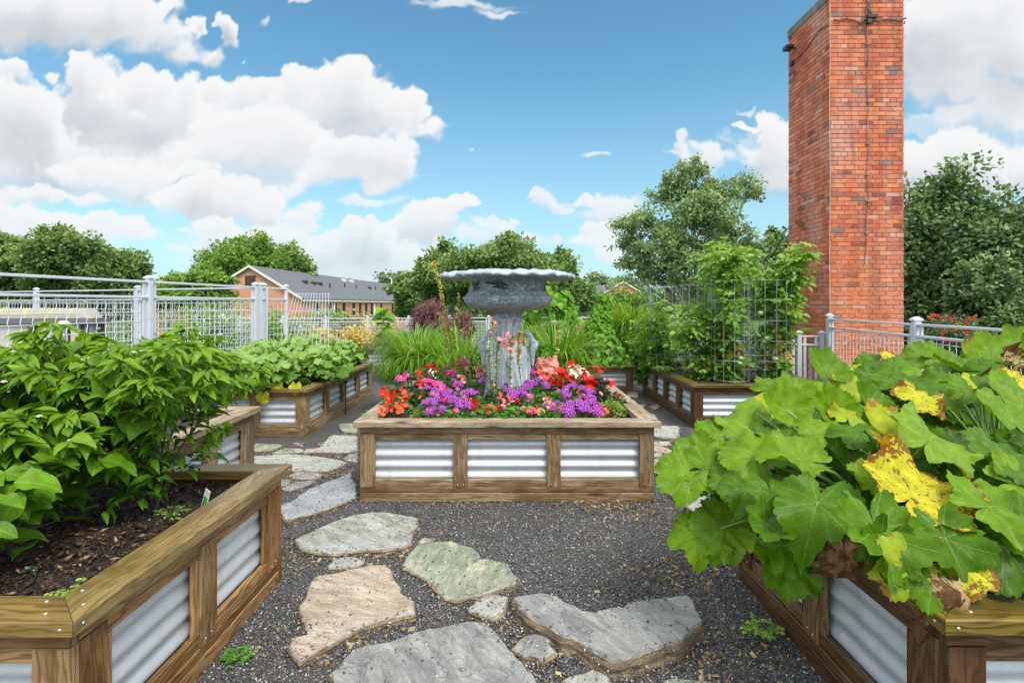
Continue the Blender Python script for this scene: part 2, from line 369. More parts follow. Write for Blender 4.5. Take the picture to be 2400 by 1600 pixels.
M['screw'] = plain('screw_steel', (.6, .6, .58), .35, .8)
M['white'] = plain('white_paint', (.60, .63, .69), .38, 0, 12, .06)
M['wire'] = plain('white_wire', (.64, .67, .72), .4, 0, 12, .05)
M['galvwire'] = plain('galvanised_wire', (.42, .46, .50), .4, .6, 12, .1)
M['black'] = plain('black_plastic', (.015, .015, .017), .4)
M['iron'] = plain('dark_iron', (.06, .055, .05), .6, .3)
def leaf_mat(name, stops, rough=.42, trans=.28, vein=None, vcol=(.30, .45, .16), spot=None, bumpy=.25):
    """stops: colours over the per-leaf attribute var"""
    m, t, b, o = mat(name); var = t.attr('var'); uv = t.node('ShaderNodeUVMap').outputs[0]; u, v, _ = t.sep(uv)
    tc_ = t.node('ShaderNodeTexCoord').outputs['Object']
    col = t.ramp(var, [(i / max(1, len(stops) - 1), c) for i, c in enumerate(stops)]); h = None
    if vein == 'pinnate':
        ax = t.math('ABSOLUTE', u); mid = t.maprange(ax, .012, .04, 1, 0)
        fr = t.math('FRACT', t.math('MULTIPLY', t.math('SUBTRACT', v, t.math('MULTIPLY', ax, .9)), 7.0)); sv_ = t.maprange(t.math('ABSOLUTE', t.math('SUBTRACT', fr, .5)), .0, .10, 1, 0)
        vv = t.math('MAXIMUM', t.math('MULTIPLY', mid, .8), t.math('MULTIPLY', sv_, .35)); h = t.math('ABSOLUTE', t.math('SUBTRACT', fr, .5))
        col = t.mix(t.math('MULTIPLY', vv, .5), col, vcol)
    elif vein == 'palmate':   # u = angle / pi, v = radius
        an = t.math('MULTIPLY', u, 3.46); tri = t.math('PINGPONG', t.math('ADD', an, 0.0), .5); dv_ = t.math('MULTIPLY', tri, t.math('MULTIPLY', v, 1.8))
        mv = t.maprange(dv_, .003, .015, 1, 0)
        fr = t.math('FRACT', t.math('MULTIPLY', t.math('SUBTRACT', v, t.math('MULTIPLY', tri, .9)), 6.5)); sv_ = t.maprange(t.math('ABSOLUTE', t.math('SUBTRACT', fr, .5)), .0, .06, 1, 0)
        vv = t.math('MAXIMUM', mv, t.math('MULTIPLY', sv_, .16)); h = t.math('ADD', t.math('MULTIPLY', t.math('ABSOLUTE', t.math('SUBTRACT', fr, .5)), .3), t.math('ADD', tri, t.math('MULTIPLY', t.noise(tc_, 60, 3), .8)))
        col = t.mix(t.math('MULTIPLY', vv, .42), col, vcol)
    mott = t.noise(tc_, 22, 3, .6); col = t.mix(1.0, col, t.ramp(mott, [(.3, .78), (.7, 1.18)]), 'MULTIPLY')
    if spot:
        n2 = t.noise(tc_, spot[1], 4, .7); edge_ = t.math('MULTIPLY', t.maprange(v, .6, 1.0), .16) if vein == 'palmate' else 0.0
        f = t.maprange(t.math('ADD', n2, edge_), spot[2], spot[2] + .05, smooth=True); col = t.mix(f, col, spot[0])
    geo = t.node('ShaderNodeNewGeometry')
    col = t.mix(t.math('MULTIPLY', geo.outputs['Backfacing'], .45), col, t.mix(1.0, col, (1.5, 1.35, 1.6), 'MULTIPLY'))
    t.link(col, b.inputs['Base Color']); b.inputs['Roughness'].default_value = rough; b.inputs['Specular IOR Level'].default_value = .18
    if h is not None and bumpy: t.link(t.bump(h, bumpy, .006), b.inputs['Normal'])
    tr = t.node('ShaderNodeBsdfTranslucent'); t.link(t.mix(1.0, col, (1.5, 1.3, .45), 'MULTIPLY'), tr.inputs[0])
    mx = t.node('ShaderNodeMixShader'); mx.inputs[0].default_value = trans; t.link(b.outputs[0], mx.inputs[1]); t.link(tr.outputs[0], mx.inputs[2]); t.link(mx.outputs[0], o.inputs[0])
    return m
# ================================================================== clouds
u_, v_, A_, S_ = cloud_fields()
nv_, nu_ = u_.shape
dirn = np.stack([u_, np.ones_like(u_), v_], -1); dirn /= np.linalg.norm(dirn, axis=-1, keepdims=True)
CV = (dirn * 1400 + np.array([0, 0, EYE])).reshape(-1, 3)
idx = np.arange(nu_ * nv_).reshape(nv_, nu_)
CF = np.stack([idx[:-1, :-1], idx[:-1, 1:], idx[1:, 1:], idx[1:, :-1]], -1).reshape(-1, 4)
Af = A_.ravel(); keep = Af[CF].max(1) > .003; CF = CF[keep]
used = np.unique(CF); remap = np.zeros(len(CV), int); remap[used] = np.arange(len(used))
m, t, b, o = mat('cloud_vapour'); t.n.remove(b)
em = t.node('ShaderNodeEmission'); tp = t.node('ShaderNodeBsdfTransparent'); mx = t.node('ShaderNodeMixShader')
t.link(t.ramp(t.attr('shade'), [(0, (.615, .62, .625)), (.32, (.575, .585, .60)), (.65, (.47, .49, .515)), (1, (.34, .375, .405))]), em.inputs[0])
t.link(t.attr('cover'), mx.inputs[0]); t.link(tp.outputs[0], mx.inputs[1]); t.link(em.outputs[0], mx.inputs[2]); t.link(mx.outputs[0], o.inputs[0])
clo = arr_mesh('sky', CV[used], remap[CF], m); tag(clo, kind='structure')
for nm, ar in (('cover', A_.ravel()[used]), ('shade', S_.ravel()[used])):
    a = clo.data.attributes.new(nm, 'FLOAT', 'POINT'); a.data.foreach_set('value', ar.astype(np.float32))
# ================================================================== ground
def gravel_mat():
    m, t, b, o = mat('dark_gravel'); tc_ = t.node('ShaderNodeTexCoord').outputs['Object']
    v1 = t.voro(tc_, 150, out='Color'); vd = t.voro(tc_, 150); v2 = t.voro(tc_, 210, out='Color'); big = t.noise(tc_, 1.6, 4, .6)
    s1 = t.sep(v1)[0]; s2 = t.sep(v2)[1]
    c = t.ramp(s1, [(0, (.05, .05, .052)), (.4, (.12, .12, .123)), (.75, (.20, .20, .202)), (.92, (.34, .33, .32)), (1, (.68, .65, .60))])
    c = t.mix(t.maprange(s2, .9, .96), c, (.14, .09, .05)); c = t.mix(t.maprange(big, .48, .7, 0, .5), c, (.17, .14, .105))
    c = t.mix(t.maprange(vd, .25, .6, 0, .65), c, (.012, .012, .013)); t.link(c, b.inputs['Base Color'])
    b.inputs['Roughness'].default_value = .55
    t.link(t.bump(t.math('ADD', t.math('MULTIPLY', vd, -1.2), t.math('MULTIPLY', t.noise(tc_, 30, 3), .5)), 1.0, .008), b.inputs['Normal']); return m
M['gravel'] = gravel_mat()
nx, ny = 120, 160
gx, gy = np.meshgrid(np.linspace(-13.5, 9.2, nx), np.linspace(-3, 21, ny)); gz = (fbm2(gx * 1.3 + 30, gy * 1.3 + 30, 4, 3) - .5) * .018
idx = np.arange(nx * ny).reshape(ny, nx); GF = np.stack([idx[:-1, :-1], idx[:-1, 1:], idx[1:, 1:], idx[1:, :-1]], -1).reshape(-1, 4)
tag(arr_mesh('gravel_ground', np.stack([gx, gy, gz], -1).reshape(-1, 3), GF, M['gravel']), kind='structure')
m, t, b, o = mat('lawn'); tc_ = t.node('ShaderNodeTexCoord').outputs['Object']
t.link(t.ramp(t.noise(tc_, .12, 6, .65), [(.3, (.045, .085, .02)), (.6, (.07, .13, .03)), (.8, (.12, .14, .06))]), b.inputs['Base Color']); b.inputs['Roughness'].default_value = .9
mb = MB(); n_ = 64; mb.add([(0, 0, -4.0)] + [(1350 * math.cos(2 * math.pi * i / n_), 1350 * math.sin(2 * math.pi * i / n_), -4.0) for i in range(n_)], [[0, 1 + i, 1 + (i + 1) % n_] for i in range(n_)]); tag(mb.build('ground', m), kind='structure')
wallm = plain('parapet_render', (.33, .31, .29), .8, 0, 6, .2, .2)
mb = MB(); mb.box(-13.6, 9.3, -3.1, 21.1, -4.0, -.05, var=.5); tag(mb.build('terrace', wallm), kind='structure')
# loose chips on the gravel, near the camera
N = 80000
yy = 1.7 + 5.6 * rng.rand(N) ** 1.35; xx = (rng.rand(N) * 2 - 1) * np.minimum(1.9, .35 + yy * .8); sc = .0024 + .0036 * rng.rand(N)
ico = np.array([(1, 0, 0), (-1, 0, 0), (0, 1, 0), (0, -1, 0), (0, 0, 1), (0, 0, -1)], float); icf = np.array([(0, 2, 4), (2, 1, 4), (1, 3, 4), (3, 0, 4), (2, 0, 5), (1, 2, 5), (3, 1, 5), (0, 3, 5)])
def rand_rot(N, tilt=1.0):
    q = rng.randn(N, 4); q[:, 1:3] *= tilt; q /= np.linalg.norm(q, axis=1, keepdims=True); w, x, y, z = q.T
    return np.stack([1 - 2 * (y * y + z * z), 2 * (x * y - z * w), 2 * (x * z + y * w), 2 * (x * y + z * w), 1 - 2 * (x * x + z * z), 2 * (y * z - x * w), 2 * (x * z - y * w), 2 * (y * z + x * w), 1 - 2 * (x * x + y * y)], -1).reshape(-1, 3, 3)
def inst(tv, tf, pos, rot, scl, tuv=None, var=None, off=0):
    """instances of one template -> V, F, UV, VAR arrays"""
    tv = np.asarray(tv, float); tf = np.asarray(tf, int); N = len(pos); scl = np.asarray(scl, float)
    if scl.ndim == 1: scl = scl[:, None]
    V = np.einsum('nij,nkj->nki', rot, tv[None] * scl[:, None, :]) + np.asarray(pos)[:, None, :]
    F = tf[None] + (np.arange(N) * len(tv))[:, None, None] + off
    return V.reshape(-1, 3), F.reshape(-1, tf.shape[1]), (np.tile(tuv, (N, 1)) if tuv is not None else np.zeros((N * len(tv), 2))), np.repeat(var if var is not None else np.full(N, .5), len(tv))
class Pile:
    def __init__(s): s.V = []; s.F = []; s.U = []; s.A = []; s.n = 0
    def add(s, tv, tf, pos, rot, scl, tuv=None, var=None):
        if len(pos) == 0: return s
        V, F, U, A = inst(tv, tf, pos, rot, scl, tuv, var, s.n); s.V.append(V); s.F.append(F); s.U.append(U); s.A.append(A); s.n += len(V); return s
    def raw(s, V, F, U, A): s.V.append(V); s.F.append(F + s.n); s.U.append(U); s.A.append(A); s.n += len(V)
    def build(s, name, mat_, parent=None, smooth=True): return arr_mesh(name, np.concatenate(s.V), np.concatenate(s.F), mat_, parent, np.concatenate(s.U), np.concatenate(s.A), smooth)
m, t, b, o = mat('gravel_chip'); t.link(t.ramp(t.attr('var'), [(0, (.045, .045, .048)), (.5, (.13, .13, .135)), (.82, (.25, .25, .255)), (.94, (.50, .49, .47)), (1, (.66, .56, .42))]), b.inputs['Base Color']); b.inputs['Roughness'].default_value = .42
Pile().add(ico, icf, np.stack([xx, yy, np.full(N, .006)], -1), rand_rot(N, .6), np.stack([sc * 1.7, sc * 1.1, sc * .6], -1), None, rng.rand(N)).build('gravel', m, None, False)
tag(bpy.data.objects['gravel'], 'loose dark grey stone chips covering the paths between the beds', 'gravel', kind='stuff')
# ------------------------------------------------------------------ flagstones
def stone_mat(name, c0, c1, c2, rough=.5):
    m, t, b, o = mat(name); tc_ = t.node('ShaderNodeTexCoord').outputs['Object']
    vr = t.node('ShaderNodeVectorRotate'); vr.rotation_type = 'Z_AXIS'; t.link(tc_, vr.inputs['Vector']); t.link(t.math('MULTIPLY', t.node('ShaderNodeObjectInfo').outputs['Random'], 3.1), vr.inputs['Angle']); st = t.vmath('MULTIPLY', vr.outputs[0], (1.0, 2.4, 5.0)); n1 = t.noise(st, 5.0, 7, .65, dist=.6); n2 = t.noise(st, 24, 5, .65); n3 = t.noise(tc_, 2.2, 3, .5)
    c = t.ramp(n1, [(.32, tuple(x * 1.0 for x in c0)), (.5, c1), (.66, c2)]); c = t.mix(t.maprange(n2, .55, .75, 0, .4), c, tuple(x * .55 for x in c0)); c = t.mix(1.0, c, (1.32, 1.30, 1.22), 'MULTIPLY'); c = t.mix(t.maprange(n3, .5, .7, 0, .5), c, c2)
    sp = t.voro(tc_, 34); c = t.mix(t.maprange(sp, .05, .08, .9, 0), c, (.03, .03, .033)); ck = t.voro(t.vmath('ADD', st, t.scale(t.noise(tc_, 3, 4, .6, out='Color'), .9)), 2.2, 'DISTANCE_TO_EDGE'); c = t.mix(t.maprange(ck, .0, .022, .55, 0), c, tuple(x * .35 for x in c0))
    t.link(c, b.inputs['Base Color']); b.inputs['Roughness'].default_value = rough
    wv = t.noise(st, 9, 8, .7, dist=1.5); t.link(t.bump(t.math('ADD', wv, t.math('MULTIPLY', n2, .35)), 1.0, .028), b.inputs['Normal']); return m
SM = {'grey': stone_mat('grey_slate', (.17, .175, .18), (.25, .26, .265), (.36, .36, .35)), 'blue': stone_mat('blue_slate', (.20, .22, .26), (.29, .31, .355), (.38, .40, .43)),
      'green': stone_mat('green_slate', (.17, .20, .14), (.25, .29, .21), (.44, .43, .33)), 'beige': stone_mat('beige_stone', (.30, .25, .19), (.44, .36, .28), (.55, .49, .41)),
      'pale': stone_mat('pale_slate', (.26, .27, .255), (.36, .37, .355), (.46, .46, .44)), 'two': stone_mat('streaked_slate', (.20, .20, .15), (.31, .32, .30), (.46, .47, .48))}
SM['chip'] = stone_mat('chipped_rim', (.22, .215, .20), (.32, .31, .29), (.46, .45, .42))
M['edge'] = stone_mat('split_edge', (.09, .065, .04), (.2, .15, .10), (.36, .28, .19))
EDGES = []
def stone(pts, cfg, matk, h, label):
    sx_, sy_, k_ = cfg; Pn = [GP(sx_ + x / k_, sy_ + y / k_, h) for x, y in pts]
    if sum(Pn[i].x * Pn[(i + 1) % len(Pn)].y - Pn[(i + 1) % len(Pn)].x * Pn[i].y for i in range(len(Pn))) < 0: Pn = Pn[::-1]
    out = []
    for i in range(len(Pn)):     # ragged outline
        a, b_ = Pn[i], Pn[(i + 1) % len(Pn)]; d = (b_ - a).length; n = max(1, int(d / .03)); nn = Vector((b_.y - a.y, a.x - b_.x, 0)).normalized()
        for j in range(n):
            p = a.lerp(b_, j / n); e = min(.006, d * .06); out.append(p + nn * (random.uniform(-1, 1) * e if j else 0))
    n = len(out); nr = []
    for i in range(n):
        d = (out[(i + 1) % n] - out[i - 1]); nr.append(Vector((d.y, -d.x, 0)).normalized())
    c = sum(out, Vector()) / n; c.z = 0
    bm = bmesh.new(); rings = []
    for (off, z, jz) in ((.012, -.01, 0), (.004, h * .35, .004), (.009, h * .6, .003), (0.0, h * .88, .002), (-.007, h + .001, .001)):
        rings.append([bm.verts.new(Vector((out[i].x + nr[i].x * (off + random.uniform(-.004, .004)), out[i].y + nr[i].y * (off + random.uniform(-.004, .004)), z + random.uniform(-jz, jz))) - c) for i in range(n)])
    for r0, r1 in zip(rings, rings[1:]):
        for i in range(n): bm.faces.new((r0[i], r0[(i + 1) % n], r1[(i + 1) % n], r1[i])).material_index = 1 if r1 is not rings[-1] else 2
    top = bm.faces.new(rings[-1]); bmesh.ops.triangulate(bm, faces=[top])
    me = bpy.data.meshes.new('flagstone'); bm.normal_update(); bm.to_mesh(me); bm.free(); me.materials.append(SM[matk]); me.materials.append(M['edge']); me.materials.append(SM['chip'])
    EDGES.append((np.array([tuple(p) for p in out]), np.array([tuple(p) for p in nr]), h)); ob = bpy.data.objects.new('flagstone', me); link(ob); ob.location = c; tag(ob, label, 'paving stone', 'flagstones set in the gravel'); return ob
R6, R7, L5, R4 = (660, 1150, 3.485), (1150, 1300, 3.92), (500, 980, 5.8075), (1450, 880, 4.2367)
stone([(745,172),(870,175),(985,195),(1110,220),(1108,285),(1055,330),(1068,345),(1065,430),(980,455),(850,475),(690,480),(560,495),(430,515),(280,500),(160,470),(130,430),(110,395),(290,310),(430,245),(590,195)], R6, 'two', .03, 'long pale flagstone with an olive stained right end just below the centre bed')
stone([(355,632),(430,560),(520,532),(600,540),(672,575),(630,610),(540,625)], R6, 'pale', .02, 'small oval flagstone above the beige one')
stone([(640,620),(760,600),(850,605),(890,640),(905,700),(970,770),(980,830),(1040,875),(1080,900),(1092,1000),(980,1015),(860,1045),(740,1080),(640,1120),(520,1180),(400,1245),(280,1320),(150,1390),(100,1340),(60,1280),(75,1200),(150,1180),(205,1170),(190,1080),(150,1000),(150,930),(200,860),(215,800),(235,740),(290,690),(440,670)], R6, 'beige', .035, 'large rough beige flagstone with a pointed lower left tail')
stone([(1240,415),(1380,405),(1460,435),(1560,460),(1615,520),(1630,555),(1720,555),(1850,600),(1885,665),(1945,715),(1900,760),(1780,800),(1650,840),(1430,890),(1340,870),(1270,800),(1200,730),(1100,670),(995,620),(1010,560),(1060,490),(1110,440)], R6, 'green', .03, 'mossy green flagstone with pale streaks')
stone([(1115,420),(1150,380),(1240,390),(1235,405),(1170,425)], R6, 'pale', .022, 'tiny pale flagstone touching the top of the green one')
stone([(1525,970),(1590,890),(1700,838),(1850,865),(1835,910),(1780,1010),(1730,1035),(1600,1000)], R6, 'pale', .035, 'small light grey diamond shaped flagstone speckled with grit')
stone([(380,1495),(480,1410),(560,1320),(580,1290),(700,1260),(870,1235),(1000,1180),(1200,1125),(1440,1080),(1560,1062),(1680,1070),(1740,1140),(1830,1250),(1920,1360),(2040,1480),(2110,1580),(2140,1700),(1500,1830),(700,1800),(480,1640)], R6, 'grey', .05, 'largest grey flagstone cut off by the bottom of the photo')
stone([(205,390),(330,360),(500,345),(620,380),(680,430),(770,455),(850,510),(960,525),(1100,480),(1230,480),(1300,430),(1480,405),(1650,385),(1800,365),(1840,380),(1880,470),(1950,600),(1870,660),(1830,720),(1760,780),(1720,800),(1600,820),(1480,870),(1300,930),(1200,960),(1110,970),(1000,900),(870,830),(800,770),(650,740),(560,670),(440,610),(330,540),(250,470)], R7, 'grey', .085, 'thick grey flagstone with a hollow back edge and a layered brown front edge')
stone([(195,855),(260,780),(320,735),(400,725),(500,735),(560,780),(550,830),(600,880),(570,910),(480,965),(400,930),(310,925),(240,880)], R7, 'grey', .03, 'small grey flagstone with a pale vein between the two largest ones')
stone([(665,1140),(750,1100),(850,1090),(940,1045),(1060,1090),(1110,1160),(1130,1230),(1100,1300),(740,1310)], R7, 'pale', .025, 'pale flagstone at the bottom edge left of centre of the thick one')
stone([(1590,1170),(1620,1140),(1780,1135),(2040,1160),(2100,1230),(2100,1310),(1650,1310)], R7, 'green', .02, 'thin greenish flagstone at the bottom edge right of the thick one')
stone([(1870,730),(1900,850),(1940,900),(1940,1070),(1700,1170),(1440,1260),(1100,1350),(1005,1395),(905,1290),(900,1190),(1040,1140),(1130,1090),(1170,1040),(1240,1000),(1300,960),(1500,880),(1700,810)], L5, 'blue', .04, 'large bluish flagstone against the left side of the centre bed')
stone([(930,945),(1100,870),(1390,835),(1300,900),(1000,985)], L5, 'grey', .02, 'narrow wedge flagstone above the bluish one')
stone([(860,830),(1000,830),(1060,850),(1040,885),(940,920),(860,920)], L5, 'grey', .02, 'small flagstone peeping out beside the pepper bed corner')
stone([(1030,780),(1120,730),(1330,725),(1430,740),(1470,770),(1400,815),(1100,815)], L5, 'grey', .025, 'flat grey flagstone under the long pale greenish one')
stone([(300,540),(740,495),(1030,485),(1250,500),(1500,530),(1740,570),(1840,600),(1700,660),(1540,715),(1350,720),(1100,705),(900,700),(400,700)], L5, 'pale', .035, 'long pale greenish flagstone behind the pepper bed corner')
stone([(300,355),(600,340),(740,350),(900,350),(935,365),(870,410),(740,440),(300,450)], L5, 'green', .025, 'dull green flagstone before the cucumber bed, left one')
stone([(790,470),(900,430),(960,405),(1180,410),(1230,430),(1210,460),(900,475)], L5, 'green', .02, 'slim green grey flagstone left of the round whitish one')
stone([(1090,340),(1150,320),(1230,370),(1150,365)], L5, 'grey', .02, 'tiny sliver of flagstone in the gravel before the cucumber bed')
stone([(1460,370),(1520,310),(1560,260),(1620,225),(1850,235),(1960,240),(1960,430),(1860,460),(1560,460),(1230,455),(1250,420),(1440,400)], L5, 'pale', .04, 'round whitish flagstone behind the left end of the centre bed')
stone([(1770,540),(1830,500),(1960,460),(1960,590),(1840,565)], L5, 'grey', .03, 'grey flagstone partly hidden by the left post of the centre bed')
stone([(1705,85),(1800,65),(1950,70),(1950,190),(1780,180),(1740,150)], L5, 'green', .03, 'dark green flagstone tucked under the left rim overhang of the centre bed')
stone([(250,510),(460,495),(600,500),(600,560),(590,615),(480,620),(250,580)], R4, 'pale', .035, 'square pale flagstone right of the centre bed rim')
stone([(260,380),(350,378),(385,430),(430,465),(380,472),(300,450)], R4, 'grey', .03, 'grey flagstone beside the right rim of the centre bed')
stone([(300,310),(340,290),(420,300),(370,330)], R4, 'grey', .025, 'small diamond flagstone near the tomato bed')
stone([(160,285),(265,290),(230,320)], R4, 'pale', .025, 'farthest small pale flagstone on the right path')
stone([(250,650),(500,650),(510,680),(400,690),(250,690)], R4, 'pale', .03, 'thin pale flagstone below the square one on the right path')
stone([(300,690),(430,700),(610,770),(500,770),(300,735)], R4, 'beige', .025, 'narrow beige flagstone on the right path')
stone([(560,700),(700,655),(830,680),(900,750),(720,790),(640,750)], R4, 'grey', .03, 'diamond grey flagstone half under the squash leaves')
stone([(250,760),(420,760),(430,800),(250,805)], R4, 'pale', .025, 'small white flagstone touching the right post of the centre bed')
stone([(250,815),(480,820),(600,830),(640,860),(600,890),(440,900),(250,900)], R4, 'pale', .03, 'gritty whitish flagstone on the right path')
stone([(340,950),(400,920),(560,885),(700,910),(640,970),(490,1000),(430,970)], R4, 'blue', .03, 'bluish flagstone peeping out under the squash leaf tip')
stone([(500,1150),(600,1180),(820,1170),(900,1210),(935,1280),(820,1370),(760,1360),(660,1280),(590,1230)], R4, 'pale', .04, 'wide ribbed pale flagstone under the overhanging squash leaves')
stone([(120,20),(180,15),(185,70),(130,75)], R4, 'pale', .03, 'flat pale flagstone near the bean bed corner')
stone([(90,160),(190,165),(190,210),(80,205)], R4, 'beige', .03, 'sandy flagstone between the bean bed and the tomato bed')
# grit piled against the stone edges and spilled on them
P_ = []
for O_, N_, h_ in EDGES:
    if O_[:, 1].min() > 6.5: continue
    q = np.repeat(O_, 7, 0); w = np.repeat(N_, 7, 0); k_ = len(q); off = rng.randn(k_) * .012 + .008; z = np.where(off > -.002, h_ * np.clip(1 - off / .035, 0, .9) * rng.rand(k_), h_ + .003); q = q + w * off[:, None] + rng.randn(k_, 3) * [.01, .01, 0]; q[:, 2] = np.maximum(z, .005); keep = (off > -.002) | (rng.rand(k_) < .5); P_.append(q[keep])
    c_ = O_.mean(0); k_ = int(len(O_) * .8); t_ = rng.rand(k_, 1) ** .5; q = O_[rng.randint(0, len(O_), k_)] * t_ + c_ * (1 - t_); q[:, 2] = h_ + .004; P_.append(q)
P_ = np.concatenate(P_); k_ = len(P_); s_ = .0028 + .0038 * rng.rand(k_)
Pile().add(ico, icf, P_, rand_rot(k_, .6), np.stack([s_ * 1.7, s_ * 1.1, s_ * .7], -1), None, rng.rand(k_)).build('grit', bpy.data.materials['gravel_chip'], None, False)
tag(bpy.data.objects['grit'], 'loose grit gathered along the flagstone edges and scattered on their tops', 'grit', kind='stuff')
# ------------------------------------------------------------------ litter
m, t, b, o = mat('dry_litter'); t.link(t.ramp(t.attr('var'), [(0, (.10, .05, .02)), (.5, (.28, .17, .07)), (1, (.45, .36, .18))]), b.inputs['Base Color']); b.inputs['Roughness'].default_value = .8
fl = np.array([(-.5, -1, 0), (.5, -1, .1), (.6, 1, .3), (-.4, 1, 0)]); N = 3200
c0 = [GP(1480, 1190), GP(1350, 1170), GP(1050, 1160), GP(700, 1290), GP(830, 1500), GP(1330, 1500), GP(960, 1290), GP(1600, 1050), GP(1530, 1120), GP(800, 1050), GP(760, 1120), GP(1660, 1540), GP(1580, 1350), GP(1500, 950)]
ci = rng.randint(0, len(c0), N); base = np.array([tuple(c) for c in c0])[ci] + rng.randn(N, 3) * np.array([.24, .16, 0]); base[:, 2] = .008 + .035 * rng.rand(N) * 0
Pile().add(fl, [(0, 1, 2, 3)], base, rand_rot(N, .5), .005 + .011 * rng.rand(N), None, rng.rand(N)).build('leaf_litter', m, None, False)
tag(bpy.data.objects['leaf_litter'], 'dry brown and straw coloured leaf bits scattered over the gravel', 'leaf litter', kind='stuff')
# ================================================================== raised beds
def corr_panel(o, a, n, L, z0, z1, parent, amp=.0085, pitch=.088):
    nz = max(24, int((z1 - z0) / pitch * 12)); vs = []; fs = []
    for i in range(nz + 1):
        z = z0 + (z1 - z0) * i / nz; d = amp * math.sin(2 * math.pi * (z - z0) / pitch)
        for t_ in (0, L): vs.append(Vector(o) + Vector(a) * t_ + Vector(n) * d + Vector((0, 0, z - o[2])))
    for i in range(nz): fs.append([2 * i, 2 * i + 1, 2 * i + 3, 2 * i + 2])
    mb = MB(); mb.add(vs, fs, None, .5, True); return mb.build('corrugated_panel', M['metal'], parent)
def screw(p, nrm, parent, r=.006):
    mb = MB(); n = Vector(nrm); mb.tube([Vector(p) - n * .002, Vector(p) + n * .0015, Vector(p) + n * .003], [r, r, r * .55], 10); return mb.build('screw', M['screw'], parent)
soil_m, t, b, o = mat('bark_soil'); tc_ = t.node('ShaderNodeTexCoord').outputs['Object']
vc = t.voro(t.vmath('MULTIPLY', tc_, (1, 1.6, 1)), 60, out='Color'); vd = t.voro(t.vmath('MULTIPLY', tc_, (1, 1.6, 1)), 60)
c = t.ramp(t.sep(vc)[0], [(0, (.012, .007, .005)), (.5, (.04, .022, .014)), (.85, (.09, .05, .03)), (1, (.2, .13, .08))]); t.link(t.mix(t.maprange(vd, .3, .7, 0, .7), c, (.008, .005, .004)), b.inputs['Base Color'])
b.inputs['Roughness'].default_value = .7; t.link(t.bump(t.math('ADD', t.math('MULTIPLY', vd, -1), t.noise(tc_, 25, 5, .7)), 1.0, .02), b.inputs['Normal'])
chip_m, t, b, o = mat('bark_chip'); t.link(t.ramp(t.attr('var'), [(0, (.015, .008, .006)), (.6, (.05, .028, .018)), (.88, (.13, .07, .04)), (1, (.38, .27, .15))]), b.inputs['Base Color']); b.inputs['Roughness'].default_value = .6
